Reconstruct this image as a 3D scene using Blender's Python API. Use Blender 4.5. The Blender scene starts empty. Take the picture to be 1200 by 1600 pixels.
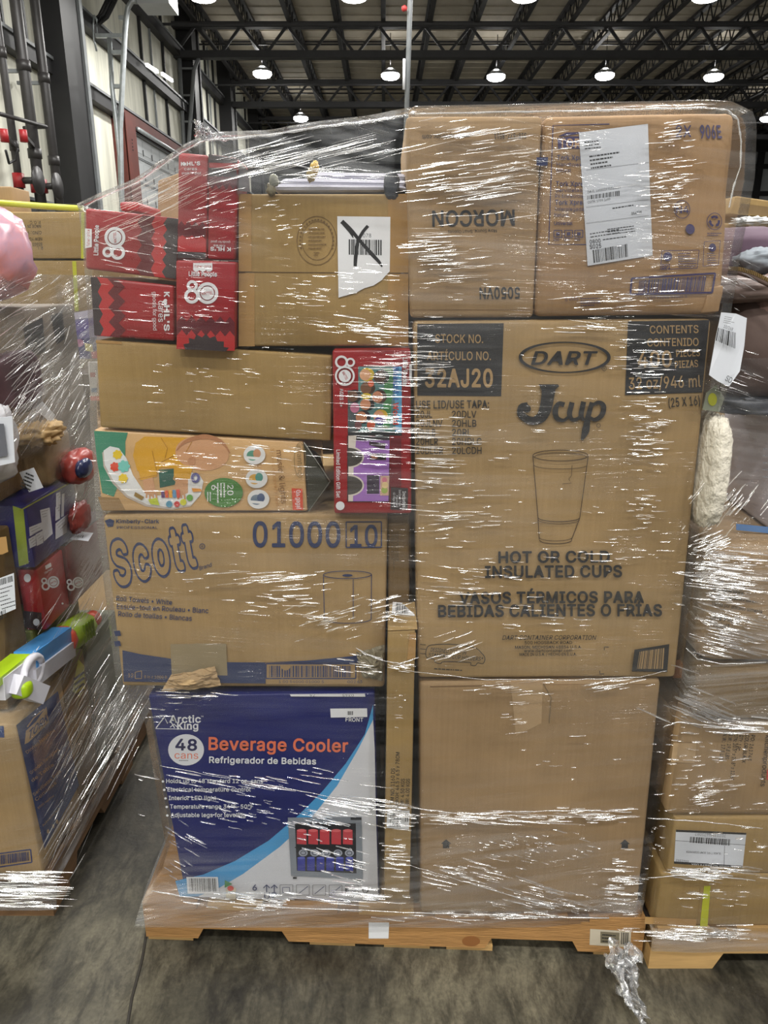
import bpy, bmesh, math, random
from mathutils import Vector, Matrix, noise
from mathutils.geometry import tessellate_polygon
random.seed(7)
SC = bpy.context.scene
COL = SC.collection
# ---------------------------------------------------------------- camera, world, lamps, exposure
FPX = 1150.0
PITCH = math.radians(17.3)
CC, SS = math.cos(PITCH), math.sin(PITCH)
CAMH = 1.53
cam = bpy.data.cameras.new('camera')
cam.sensor_fit = 'VERTICAL'
cam.sensor_height = 24.0
cam.lens = 24.0 * FPX / 1600.0
cam.clip_start, cam.clip_end = 0.05, 200
camo = bpy.data.objects.new('camera', cam)
COL.objects.link(camo)
camo.location = (0, 0, CAMH)
camo.rotation_euler = (math.radians(90) - PITCH, 0, 0)
SC.camera = camo
SC.view_settings.view_transform = 'Standard'
SC.view_settings.look = 'None'
SC.view_settings.gamma = 1
SC.view_settings.use_curve_mapping = False
SC.view_settings.exposure = 0.0
SC.cycles.transparent_max_bounces = 24
SC.cycles.max_bounces = 8
SC.cycles.denoising_prefilter = 'NONE'      # keeps print under the film crisp
SC.cycles.sample_clamp_indirect = 6
wd = bpy.data.worlds.new('world'); SC.world = wd; wd.use_nodes = True
wd.node_tree.nodes['Background'].inputs[0].default_value = (0.95, 0.98, 1.0, 1)
wd.node_tree.nodes['Background'].inputs[1].default_value = 0.24
LAMP_W = 196.0        # watts of each high-bay lamp
LAMP_Z = 7.95
NEAR_ROWS = [(-2.5, 8.0), (-7.5, 8.0), (3.5, 7.0), (10.0, 7.0), (17.0, 7.0)]   # rows of lamps above and behind the viewer

# ---------------------------------------------------------------- helpers
def lin(c):
    c = c / 255.0
    return c / 12.92 if c <= 0.04045 else ((c + 0.055) / 1.055) ** 2.4
def rgb(r, g, b):
    return (lin(r), lin(g), lin(b), 1)
def ray(px, py):
    u = (px - 600) / FPX; v = (800 - py) / FPX
    return Vector((u, CC + SS * v, -SS + CC * v))
def onp(px, py, o, n):
    d = ray(px, py); e = Vector((0, 0, CAMH))
    return e + d * ((o - e).dot(n) / d.dot(n))
def PY(px, py, Y): return onp(px, py, Vector((0, Y, 0)), Vector((0, 1, 0)))
def PX(px, py, X): return onp(px, py, Vector((X, 0, 0)), Vector((1, 0, 0)))
def PZ(px, py, Z): return onp(px, py, Vector((0, 0, Z)), Vector((0, 0, 1)))

MATS = {}
def mat(name, col, rough=0.55, metal=0.0, var=0.0, vscale=6.0, bump=0.0, bscale=40.0, stretch=(1, 1, 1), emit=None, spec=0.5, col2=None, thr=(0.35, 0.65)):
    if name in MATS: return MATS[name]
    m = bpy.data.materials.new(name); m.use_nodes = True
    nt = m.node_tree; b = nt.nodes['Principled BSDF']
    b.inputs['Base Color'].default_value = rgb(*col)
    b.inputs['Roughness'].default_value = rough
    b.inputs['Metallic'].default_value = metal
    b.inputs['Specular IOR Level'].default_value = spec
    if emit:
        b.inputs['Emission Color'].default_value = (1, 0.98, 0.94, 1)
        b.inputs['Emission Strength'].default_value = emit
    if var or bump or col2:
        tc = nt.nodes.new('ShaderNodeTexCoord'); mp = nt.nodes.new('ShaderNodeMapping')
        mp.inputs['Scale'].default_value = stretch
        nt.links.new(tc.outputs['Object'], mp.inputs['Vector'])
    if var or col2:
        nz = nt.nodes.new('ShaderNodeTexNoise'); nz.inputs['Scale'].default_value = vscale; nz.inputs['Detail'].default_value = 6
        nz.inputs['Roughness'].default_value = 0.62
        nt.links.new(mp.outputs['Vector'], nz.inputs['Vector'])
        cr = nt.nodes.new('ShaderNodeValToRGB')
        a = rgb(*col); c2 = rgb(*col2) if col2 else a
        cr.color_ramp.elements[0].position = thr[0]; cr.color_ramp.elements[1].position = thr[1]
        cr.color_ramp.elements[0].color = tuple(x * (1 - var) for x in a[:3]) + (1,)
        cr.color_ramp.elements[1].color = tuple(min(1, x * (1 + var)) for x in c2[:3]) + (1,)
        nt.links.new(nz.outputs['Fac'], cr.inputs['Fac'])
        nt.links.new(cr.outputs['Color'], b.inputs['Base Color'])
    if bump:
        n2 = nt.nodes.new('ShaderNodeTexNoise'); n2.inputs['Scale'].default_value = bscale; n2.inputs['Detail'].default_value = 4
        nt.links.new(mp.outputs['Vector'], n2.inputs['Vector'])
        bp = nt.nodes.new('ShaderNodeBump'); bp.inputs['Strength'].default_value = 1; bp.inputs['Distance'].default_value = bump
        nt.links.new(n2.outputs['Fac'], bp.inputs['Height'])
        nt.links.new(bp.outputs['Normal'], b.inputs['Normal'])
    MATS[name] = m
    return m
def ink(r, g, b, rough=0.5): return mat('ink_%d_%d_%d' % (r, g, b), (r, g, b), rough)

def carton_mat(name, c):
    """corrugated board: mottled paper, faint upright flutes, scuffs"""
    if name in MATS: return MATS[name]
    m = mat(name, c, 0.62, var=0.10, vscale=5.0, spec=0.3)
    nt = m.node_tree; b = nt.nodes['Principled BSDF']
    tc = nt.nodes.new('ShaderNodeTexCoord')
    mp = nt.nodes.new('ShaderNodeMapping'); mp.inputs['Scale'].default_value = (150, 150, 3.0)
    n1 = nt.nodes.new('ShaderNodeTexNoise'); n1.inputs['Scale'].default_value = 1.0; n1.inputs['Detail'].default_value = 3
    nt.links.new(tc.outputs['Object'], mp.inputs[0]); nt.links.new(mp.outputs[0], n1.inputs['Vector'])
    src = b.inputs['Base Color'].links[0].from_socket
    mx = nt.nodes.new('ShaderNodeMix'); mx.data_type = 'RGBA'; mx.blend_type = 'MULTIPLY'; mx.inputs[0].default_value = 0.15
    cr = nt.nodes.new('ShaderNodeValToRGB'); cr.color_ramp.elements[0].position = 0.30; cr.color_ramp.elements[1].position = 0.62
    cr.color_ramp.elements[0].color = (0.55, 0.52, 0.48, 1); cr.color_ramp.elements[1].color = (1, 1, 1, 1)
    nt.links.new(n1.outputs['Fac'], cr.inputs[0]); nt.links.new(src, mx.inputs[6]); nt.links.new(cr.outputs[0], mx.inputs[7])
    nt.links.new(mx.outputs[2], b.inputs['Base Color'])
    bp = nt.nodes.new('ShaderNodeBump'); bp.inputs['Strength'].default_value = 0.2; bp.inputs['Distance'].default_value = 0.0015
    nt.links.new(n1.outputs['Fac'], bp.inputs['Height']); nt.links.new(bp.outputs[0], b.inputs['Normal'])
    return m

def tag(o, label=None, cat=None, group=None, kind=None):
    if label: o['label'] = label
    if cat: o['category'] = cat
    if group: o['group'] = group
    if kind: o['kind'] = kind
    return o
def thing(name, label, cat, loc, group=None):
    o = bpy.data.objects.new(name, None); COL.objects.link(o); o.location = loc
    o.empty_display_size = 0.05
    return tag(o, label, cat, group)

class MB:
    """collects shapes in world coordinates; build() links them as one mesh object"""
    def __init__(s): s.v = []; s.f = []; s.mi = []; s.m = []; s.uv = None; s.sm = []
    def slot(s, m):
        if m not in s.m: s.m.append(m)
        return s.m.index(m)
    def add(s, vs, fs, m, smooth=False):
        n = len(s.v); k = s.slot(m)
        s.v += [tuple(v) for v in vs]
        for f in fs:
            s.f.append([i + n for i in f]); s.mi.append(k); s.sm.append(smooth)
    def box(s, c, d, m, M=None):
        vs = [Vector((x * d[0] / 2, y * d[1] / 2, z * d[2] / 2)) for x in (-1, 1) for y in (-1, 1) for z in (-1, 1)]
        if M is not None: vs = [M @ v for v in vs]
        c = Vector(c)
        s.add([v + c for v in vs], [(0, 1, 3, 2), (4, 6, 7, 5), (0, 4, 5, 1), (2, 3, 7, 6), (0, 2, 6, 4), (1, 5, 7, 3)], m)
    def box2(s, a, b, m):
        s.box([(a[i] + b[i]) / 2 for i in range(3)], [abs(b[i] - a[i]) for i in range(3)], m)
    def bar(s, a, b, w, h, m, up=Vector((0, 0, 1))):
        a, b = Vector(a), Vector(b); d = (b - a)
        if d.length < 1e-6: return
        d.normalize(); x = d.cross(up)
        if x.length < 1e-4: x = d.cross(Vector((0, 1, 0)))
        x.normalize(); z = x.cross(d)
        vs = [p + x * i * w / 2 + z * j * h / 2 for p in (a, b) for i, j in ((-1, -1), (1, -1), (1, 1), (-1, 1))]
        s.add(vs, [(0, 1, 2, 3), (7, 6, 5, 4), (0, 4, 5, 1), (1, 5, 6, 2), (2, 6, 7, 3), (3, 7, 4, 0)], m)
    def tube(s, pts, r, m, n=8, cap=True):
        pts = [Vector(p) for p in pts]; rs = r if isinstance(r, (list, tuple)) else [r] * len(pts)
        vs = []; fs = []
        for i, p in enumerate(pts):
            d = (pts[min(i + 1, len(pts) - 1)] - pts[max(i - 1, 0)]).normalized()
            x = d.cross(Vector((0.01, 0.02, 1)));
            if x.length < 0.05: x = d.cross(Vector((0, 1, 0)))
            x.normalize(); y = d.cross(x)
            for k in range(n):
                a = 2 * math.pi * k / n
                vs.append(p + (x * math.cos(a) + y * math.sin(a)) * rs[i])
        for i in range(len(pts) - 1):
            for k in range(n):
                fs.append((i * n + k, i * n + (k + 1) % n, (i + 1) * n + (k + 1) % n, (i + 1) * n + k))
        if cap:
            fs.append(tuple(range(n - 1, -1, -1))); fs.append(tuple((len(pts) - 1) * n + k for k in range(n)))
        s.add(vs, fs, m, True)
    def prism(s, pts, ext, m):
        """closed outline (world points) swept by the vector ext"""
        ext = Vector(ext); n = len(pts); pts = [Vector(p) for p in pts]
        vs = pts + [p + ext for p in pts]
        fs = [tuple(range(n)), tuple(range(2 * n - 1, n - 1, -1))] + [(i, i + n, (i + 1) % n + n, (i + 1) % n) for i in range(n)]
        s.add(vs, fs, m)
    def build(s, name, parent=None, uv=None):
        me = bpy.data.meshes.new(name)
        o = bpy.data.objects.new(name, me); COL.objects.link(o)
        off = Vector((0, 0, 0))
        if parent is not None:
            o.parent = parent; off = Vector(parent.location)
            if parent.parent is not None: off = off + Vector(parent.parent.location)
        elif s.v:
            xs = list(zip(*s.v)); off = Vector(((min(xs[0]) + max(xs[0])) / 2, (min(xs[1]) + max(xs[1])) / 2, min(xs[2]))); o.location = off
        me.from_pydata([tuple(Vector(v) - off) for v in s.v], [], s.f)
        for m in s.m: me.materials.append(m)
        me.polygons.foreach_set('material_index', s.mi)
        me.polygons.foreach_set('use_smooth', s.sm)
        if uv:
            L = me.uv_layers.new(name='UVMap')
            li = [0] * len(me.loops); me.loops.foreach_get('vertex_index', li)
            flat = []
            for i in li: flat += uv[i]
            L.data.foreach_set('uv', flat)
        me.update()
        return o

# ---- printed artwork, laid out on a plane of a box
# outlines of a plain grotesque alphabet: advance, then loops of points, 220 units to the em
GLYPHS = '!ëÄíĽìƊûƊúĽÌôęìĜêğéģêħìĪôĭûĪýħþģýğûĜ␀"ćÄïŠíƊüƊúŠÄĈŠćƊĕƊēŠ␀&ĢþĉĘÿĚöĝïġêĨçįæľèńñŎĒŧĖŬĘųėŸĔżĐſĆſĀżýŶüŲþŪăŢćŞċŘľĚĮĚôŠïūïŹòſöƄüƈĂƊĊƋĒƊĘƈĞƄĢſĥųĥŮġťĞšĖŚúŅöŀôļóķöĭùĩăĥĈĤďĥěĪĥĵĨĻīŋĸŋķłĳĳİĮħĤġğĚě␀\'íÄïŠíƊüƊúŠ␀(üÐòŔ÷ŮûŻąƑĒƑĈŸĄūĀœÿŇāĳćĞĒąąąýĕöĦóķ␀)üÏæąñĞ÷ĴùŇ÷şìƅæƑóƑùƇāŮĆŔąķĂĦûĕóą␀*ĤÒĊŋċţ÷ŖòşćŪòŵ÷ſċŲĊƊĕƊĔŲĨſĮŵĘŪĮşĨŖĔţĕŋ␀+ĤÄĉĢĉŪĖŪĖĢÄìŀìŌĴŌĴŀ␀,éÄæĀíĪüĪñĀ␀-ĤÄĨŐĨŃ÷Ń÷Ő␀.éÐóęïĚìĜêğéģêħìĪïĬóĭ÷ĬúĪüħýģüğúĜ÷Ě␀/÷ÄĒƏîĉáĉąƏ␀0ĤØĐĘĄĚûğóĨíĳêŁéŒêţíűóżûƅĄƊĐƋěƊĥƅĭżĲűĶţķŒĶŁĳĳĭĨĥğěĚØĐĥėĦĞĪģıħĺĩŅĪŒĩşħŪģųĞźėžĐſĈžĂźýųùŪ÷şöŒ÷ŅùĺýıĂĪĈĦ␀1ĤÄïĚïĦĴĦĴĚÈěƊěĚčĚčŽČŽñũñŸĊƊ␀2ĤäìĚìĤĒŌėœĠŝĤŧĤűĢŶĚŽĕſĉžĄżĀŹýŵûŰúŪìŪîųñŻöƂýƇĆƊďƋęƊġƇĨƂĭżıŴĲŬİŠĭŚęłĀħĀĦĴĦĴĚ␀3ĤçĎĘĄęûĜóġíħéĮèķöķ÷ĲúĭĂħĈĥěħģĮĦĴĦŀĤŅĠŊēŐĀŐĀŜĝŽíŽíƊİƊİſČŗČŚĘřĢŗĪŒİŋĳŃĴĺĳıįĩĪĢĢĝęĚ␀4ĤÈçıçĽĔƊĢƊöĿöľĹľĹıÄĜĚĜŠĩŠĩĚ␀5ĤíďĘąęýĜöġðħëķùķúĲüĮĄħďĥěĨĠĬģıĥķĦľĥŅģŋğŐĚŔĕŖĎŗăŕþœúŐíŒóƊįƊįŽÿŽûŜüŜĀşċţĘţğšĪřıōĳņĴľĳĴįīĩģĢĝęĚ␀6ĤÚĐĘĆĚýĝöģñĪíĳìľíņôřĖƊĥƊÿœþœĂřąŜčşěŞģśĪŖįŏĴĽĲĳįĪĩģĢĝĚĚÒĖĥĠīģİĥĶĦĽģŉĠŎĖŔĊŔĄőĀŎüŉùĽúĶüİĀīĄĨĊĥ␀7ĤÇóĚĥŽìŽìƊĴƊĴŽĂĚ␀8ĤëĐĘąĚüĝôġîĨëįéĸêĿìŅôŏĀŔĀŕøŘòŞïťíŮïŶòŽ÷ƃþƈĆƊĐƋęƊġƈĨƃĮŽıŶĲŮıťĭŞħŘĠŕĠŔĦŒīŏİŊĳŅĵĿĶĸĵįıĨīġĤĝÒėĥĝħĥĮĨĸħľĥŃġňĜŋĐŎĉōăŋþňøľ÷ĸúĮþĪăħĉĥÑĕŚĚŜĢţĤŧĤŲğźěŽĖſĊſąŽāźüŲûŭüŧāşąŜĊŚ␀9ĤÜĐƋĚƊĢƇĩƁįźĲűĴŦĳŞİŕīŋĊĚûĚĠŐĢŐĠōĚňĒŅĄņüŉõŎðŕíŞìŧíűñźöƁýƇĆƊÒĐſĄżüŴúŮúšüśĀŖĄœĊŐĖŐĠŖģśĦŧĥŮģŴĠŸěżĖž␀:éÐóęïĚìĜêğéģêħìĪïĬóĭ÷ĬúĪüħýģüğúĜ÷ĚËïŖìŘéŠìŧïũóŪ÷ũúŧýŠúŘ÷Ŗ␀@ŕĚĬüĝýďāăćùĎñĘëĤèĲçŁèőìŞñŪùŴăżĎƁĜƅīƆĹƅņƁőŻŚŴšŪŦŠũŕŪŁũĹťīŢĥŝĠŗĝŐĜŃğļĥĻĩĺĩĸĤĳĠĭĞĦĝĝĞĕĢďĨċįĈĸćłĈŌċŔĐśėšĞŤĭťĳţĺŝĺŤņŤņĲŉĪŌĨŐħŕĨśįŝĶŞĿŝœśŜŗťőŬŊŲŁŷĶźĪŻĞźēŷĊŲĂŬ÷ŚôŎóŁôĴ÷ĩüğĂĖĊĐĔċĠĈĭćĹĈŊčōĂĸýÓĦĨĭĩĲīĶįĹĴĻŃĹőĶŕĲŘĭŚġřĜŗĘœĔŉēŃĕĶĘİěĬĠĩ␀AĪÉâĚĊƊěƊńĚĵĚđƃĔƃĈŝñĚÄöĹöņįņįĹ␀BĤÙëĚëƊēƊĞƉĦƆĭƁĲŻĵŴĶŬĳŠİŜĨŖģŕģŔĩœĳŌķŇĹŀĺĸĹİĶĩıģĪĞĠěĔĚËùħĔħğĨħĬīıĬĸĩłĦŇġŊĕōùōÊùřĘřĢŞħŦĨŬħųģŸĜżēŽùŽ␀CİíęĘċĚÿğõĨíĳèŁçŒèŢíŰõżÿƄċƊġƋĩƉİƆĶƂŁŶńůņŧĸŧĴűĭŸģŽęžďŽĆŹÿųùŪöşõŒöŅúĺÿıĆīďħĞĦĨĩĭĬĴĳĸĽņĽńĵŁĮķĢĩě␀DĮÞĎĚóĚóħčħĚĨĤĬĬĲıĻĵņĶŒĵşıũĬŲĤŸěżďŽóŽóƊĐƊğƈĬƃĶŻĽŰłŢńŒłłĽĴĶĩīġĞĜÄùƊùĚëĚëƊ␀EĜÌëĚëƊİƊİŽùŽùřĬřĬŌùŌùħıħıĚ␀FĚÊëĚëƊįƊįŽùŽùŗĪŗĪŋùŋùĚ␀GĲóęĘċĚÿĠõĨíĳèŁçŒèŢíŰõżÿƄċƊġƋĩƉİƆķƁŁŶńůņŧĸŧĶŬİŵĨŻĞžďŽĆŹÿųùŪöşõŒöŅúĺÿıćīďħęĦĢħĪĪİįĵĵĸĽĹŇľņĜņĜŒŇŒņĹŁĮĺĥıĞĦĚ␀HĲÌëĚëƊùƊùŚĴŚĴƊłƊłĚĴĚĴōùōùĚ␀IĂÌåĚåħøħøŽåŽåƊęƊęŽĆŽĆħęħęĚ␀JėÖćĘùěïġèĬåĺåŀóŀóĺõıùĪÿĦćĥĎĦĕĪĘıĚĺĚƊĨƊĨĺĦĬğġĔě␀KħÈõĺõŊýœĄŝĮƊŁƊđŗĐŗÄëĚëƊùƊùĚÄİĚćœĐŞŁĚ␀LĖÆëĚëƊùƊùħĭħĭĚ␀MŊØëĚëƊÿƊĥĥĢĥĪŀĬŃŇƊśƊśĚōĚōźŎſŏſŅšĩĚĝĚĂŝĀťúŴ÷ſøſùŚùĚ␀NĳÐëĚëƊüƊİķĹĦķĦĶŅĶƊńƊńĚĳĚĂŨöŽøžùŚùĚ␀OĵØęĘċĚÿğõĨíĳèŁçŒèŢíŰõżÿƄċƊęƋĦƊĲƄļżńŰŉŢŊŒŉŁńĳļĨĲğĦĚØęĦĢħīīĲıĸĺĻŅĽŒĻşĸŪĲųīŹĢŽęžďŽćŹÿųúŪöşõŒöŅúĺÿıćīďħ␀PĢÜëĚëƊĒƊĞƉħƅįƀĴŹķŰĸŦķŝĴŔįōħňĞńĒŃöŃöŏđŏęŐğŒĤŖĩŠĪŦĩŭĤŷęŽùŽùĚ␀QĵÄĔĽģĽŅďĶďØęĘċĚÿğõĨíĳèŁçŒèŢíŰõżÿƄċƊęƋĦƊĲƄļżńŰŉŢŊŒŉŁńĳļĨĲğĦĚØęĦĢħīīĲıĸĺĻŅĽŒĻşĸŪĲųīŹĢŽęžďŽćŹÿųúŪöşõŒöŅúĺÿıćīďħ␀RģßëĚëƊĒƊĞƉħƅįƀĴŹķűĸŧķŞĴŖįŏħŊĞŇĒŅóŅóŒđŒęœğŕĤŘħŜĩšĪŧĩŮħųĤŷğŻęŽùŽùĚÄĬĚđŌġŌļĚ␀SĢûďĘĄęúĜòġìħèįæĸõĸöĲùĭýĪĉĥĖĥĝħĢĪĦĮĩĳĪĹħŁĤńĚŉúœñŚëŢéŬëŵîŽôƃüƈĐƋĚƊĤƇīƃıŽĵŵĶŭĨŭĦŵĠźęžďſăŽþźúŶøŲ÷ŭøŧûţăŞģŔĭŎĵŅķŀĸĸķİĳĨĭġĥĜěę␀TģÈåŽåƊĺƊĺŽĖŽĖĚĈĚĈŽ␀UĲÝėĘċęĀĝ÷ĤñĬíĵëŀëƊùƊùŁúĺýĳāĭćĩĎĦėĥĠĦħĩĭĭıĳĴŁĴƊŃƊŃŀŁĵĽĬķĤĮĝģę␀VĪÏċĚâƊñƊĈŇċŁčĸĕġĒġĕĮęĸěŁĞŇĵƊńƊěĚ␀WŗÕĀĚâƊðƊąĺĉģĈģČĺġƊĲƊŋģŉģőŅţƊűƊœĚłĚīŰĨƂīƂĤšđĚ␀XĨÕâĚĎřĎŎäƊõƊĔŚđŚėŦĚũĜŭİƊŀƊėŏėřłĚĲĚęľđōĔōĎłòĚ␀YĨÌċĚċňâƊòƊČŠĕōďōĘŠĲƊłƊęňęĚ␀ZĠÎçĚçĤĩƃīžďŽçŽçƊĵƊĵƀóġòĦčħĶħĶĚ␀aĖáāĘóěíğèĤæĪåĸëŁôŇĘŎĚŏěŒęśēšĉţÿšûşôŖçŚëšïŦûŭĉůĘŬġŦĥŠħŚĨőĨĚěĚěĥĚĥĕğčĚÍĊĥĐħĕĪĚĳěĸěńĔŁüĽõĹòıôĪ÷ħÿĤ␀bĝÚĐĘĄěüġøħ÷ħ÷ĚêĚêƊ÷Ɗ÷ŠøŠüŦÿũĉŮĐůĚŭģũĪţįŚĳŐĴńĳķįĭĪĤģĞĚĚÓĎĤĖĥěĨĠĭĦĻĦŌĤœĠŚĜşĖŢĎţćŢāşùŔ÷Ō÷ĻýĭĂĨćĥ␀cėæČĘāĚøĞðĤêĭçķæŃçŏêŚðţøũāŭČůėŭġŨĩšĮŗġŔĞŚėŠČţĄšþŞùřöœóŃôĻùĭþĨĄĥĐĤĚĩĞĭġĴĮıĬīĦĢĝĜ␀dĝÛĉĘÿĚ÷ĞïĤêĭçķæńçŐêŚïţ÷ũÿŭĉůĐŮĖŬĠţġŠĢŠĢƊİƊİĚģĚģħġħĠĤĖěĐęÕċĤĒĥĘĨĝĭĠĳĢĻģńĠŔĝŚĘşĒŢċţĄŢþşùŚôŌóńôĻùĭþĨĄĥ␀eęñčĘāĚøĞðĤêĭçķæŃçŏêŚðŢ÷ũāŭċůĒŮğũĤťĩşĭŘįŏİĿîĿîŋĨŋĢņġŎğŕĜśĘşĒŢċţĄŢþşùśôŏóŁöıúĬÿĨąĥčĤĚħğĭġıĮĮĬĨĨģĢĞĜěĕę␀føÄĐŭĐŢßŢßŭÎðĚðŹóƅ÷ƉāƎćƏēƍĐƁĉƂĄƁĀſþŻýŶýĚ␀gĞëăùûûõþìĆéċôđöĎüĉąąĕĆĜĉġĐģęģĩġĩĠĦĖĝĉěÿĜ÷ĠðĦêĮçĸæńçŐêśðţ÷ũÿŭĉůĐŮĖŬĠţĢŠģŠģŭİŭİĘįĎīĆĥĀĞüĕú×ċħĒĨĘīĝįĠĵĢļģńĢōĠŔĝŚĘşĒŢċţĄŢþşùŚöŔóńôļöĵùįþīĄĨ␀hĚÛ÷Ō÷ĚêĚêƊ÷Ɗ÷řõřùţÿŪćŭĐůĘŮğūĥŧĩšĬřĭŏĭĚğĚğŎĞŖĚŝĔšĆŢāŠýŝøœ␀iåÄêĚêŭ÷ŭ÷ĚÌðŻêžçƄèƈêƋíƍôƍ÷ƋùƈúƄ÷žôż␀jåÍêŭ÷ŭ÷ēöČôĆñāæûÜûÜćãĈçĊéĎêĔÌðŻêžçƄèƈêƋíƍôƍ÷ƋùƈúƄ÷žôż␀kĔÇöĸöŉùŉĝŭĭŭĆņąņÄêĚêƊ÷Ɗ÷ĚÄğĚÿŃĈŌİĚ␀lêÍýęôěîĞëĤêĭêƊ÷Ɗ÷īøĨþĥăĦĆěÿĚ␀mņñêĚêŭ÷ŭ÷śöśøšûŦÿŪĄŭĎůėŮĝũĢţĥśģśĥšĨťĲŬľůŅŮŋŬőŨŕŢŘśřŒřĚŋĚŋŒŊŚņşŀŢĺţİŠĭŞĪŚĨŕĨĚĚĚĚœęřĖŞĐŢĊţąŢýŞúŚøŕ÷Ŏ÷Ě␀nĚÛ÷Ō÷ĚêĚêŭ÷ŭ÷řõřùţÿŪćŭĐůĘŮğūĥŧĩšĬřĭŏĭĚğĚğŎĞŖĚŝĔšĆŢāŠýŝøœ␀oěØČĘāĚøĞðĤêĭçķæŃçŏêŚðţøũāŭČůĖŭĠũħţĭŚıŏĲŃıķĭĭħĤĠĞĖĚÕČĤēĥęĨĞĭĢĴĤĻĤŋĢœĞřęŞēšČţĄšþŞùřöœóŃôĻùĭþĨĄĥ␀pĝÚêûêŭ÷ŭ÷ŠøŠüŦÿũĉŮĐůĚŭģũĪţįŚĳŐĴńĳķįĭĪĤģĞĚĚĐĘĄěüġøħ÷ħ÷ûÓĎĤĖĥěĨĠĭĦĻĦŌĤœĠŚĜşĖŢĎţćŢāşùŔ÷Ō÷ĻýĭĂĨćĥ␀rùÐêĚêŭ÷ŭ÷šĀūĆŮĐůĔŮĔšČŢĆšāşýŜøŔ÷Ŏ÷Ě␀sĐ÷ĆĘþę÷ěñĞìĢèĨæįóıõīùħÿĥĆĤĎĥĔĨĘĬęıĘĵĖĸčļÿĿõŃîňêŎèŖéŝìţñŨÿŮćůďŮĖŬĠťģŠĥŚęŗėśēşĎŢćţĀŢûŠ÷Ŝöŗ÷œùŐþōĚŅġŀĥĹħıĦĪģĤĞğėěďę␀tòÄċŭċŢßŢßŭÌìƂúƂúīüħćĥĊĦčĚăęùĚòğîĥìĮ␀uĚÛĆęþĚ÷Ĝíħêįêŭ÷ŭ÷ĺøıüĪĂĦĊĥĐĦĕĨęīĜįĞĵğļğŭĭŭĭĚĠĚĠĮĢĮĝĤėĞďĚ␀vĖËĂĚâŭñŭąĵċğĆğċĭďļġŭİŭĐĚ␀wĽÜüĚãŭñŭûŉþŁąģĂģċŉĕŭĤŭĲĸĶģĴģĶĮĽŉňŭŖŭļĚįĚĤŀģņĜŞěŤĞŤĘŋĖņĕŀĊĚ␀xēÔãĚĄŊĄŀäŭôŭąŒĈŌČŇąŇđŝĜŭīŭČĿČŉĭĚĝĚĄłċłÿĭòĚ␀yĖÒèüìćõĆûĊĂĚâŭñŭąĵċğĆğċĭďļġŭİŭċčąĂýüïú␀zĔÌçĚçĤĖŠĖšéšéŭħŭħţúħúĦĩĦĩĚ␀°ĆÕāŘúřôŜïŠëťèūçűèŸëžïƃôƇúƊāƋćƊēƃėžęŸĚűėťēŠćřÎąŤĈťčŪďűčŹĈžāƀúžõŹóŵóŮõŪúťýŤ␀ÉĜÌëĚëƊİƊİŽùŽùřĬřĬŌùŌùħıħıĚÄĈƕēƫĢƫēƕ␀ÍĂÌåĚåħøħøŽåŽåƊęƊęŽĆŽĆħęħęĚÄùƕĄƫēƫĄƕ␀éęñčĘāĚøĞðĤêĭçķæŃçŏêŚðŢ÷ũāŭċůĒŮğũĤťĩşĭŘįŏİĿîĿîŋĨŋĢņġŎğŕĜśĘşĒŢċţĄŢþşùśôŏóŁöıúĬÿĨąĥčĤĚħğĭġıĮĮĬĨĨģĢĞĜěĕęÄąŸďƎĞƎĐŸ␀•ĕÑĉĮĂįøĵôĺñņòōôœýśĂŞďŞĕśĞœĠōġņĞĺĚĵďį'
SPACE_W = 0.188

GL = {}
def glyph(c):
    if c not in GL:
        raw = next((g_ for g_ in GLYPHS.split(chr(0x2400)) if g_[0] == c), None)
        if raw is None: return ([], [], 0.4)
        v = [ord(k) - 192 for k in raw[1:]]; adv = v[0] / 220 * GK; i = 1; loops = []
        while i < len(v):
            n = v[i]; i += 1
            loops.append([((v[i + 2 * k] - 30) / 220 * GK, (v[i + 2 * k + 1] - 90) / 220 * GK) for k in range(n)]); i += 2 * n
        area = lambda L: sum(L[k - 1][0] * L[k][1] - L[k][0] * L[k - 1][1] for k in range(len(L))) / 2
        sg = area(max(loops, key=lambda L: abs(area(L))))
        outer = [L for L in loops if area(L) * sg > 0]; holes = [L for L in loops if area(L) * sg <= 0]
        def inside(p, L):
            r = False
            for k in range(len(L)):
                (x0, y0), (x1, y1) = L[k - 1], L[k]
                if (y0 > p[1]) != (y1 > p[1]) and p[0] < (x1 - x0) * (p[1] - y0) / (y1 - y0) + x0: r = not r
            return r
        vs = []; fs = []
        for L in outer:
            hs = [H for H in holes if inside(H[0], L)]; o_ = len(vs)
            for t in tessellate_polygon([[Vector((x, y, 0)) for x, y in Q] for Q in [L] + hs]): fs.append(tuple(i_ + o_ for i_ in t))
            for Q in [L] + hs: vs += Q
        GL[c] = (vs, fs, adv)
    return GL[c]
GK = 0.728 / 0.5087
TXT = {}
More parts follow.
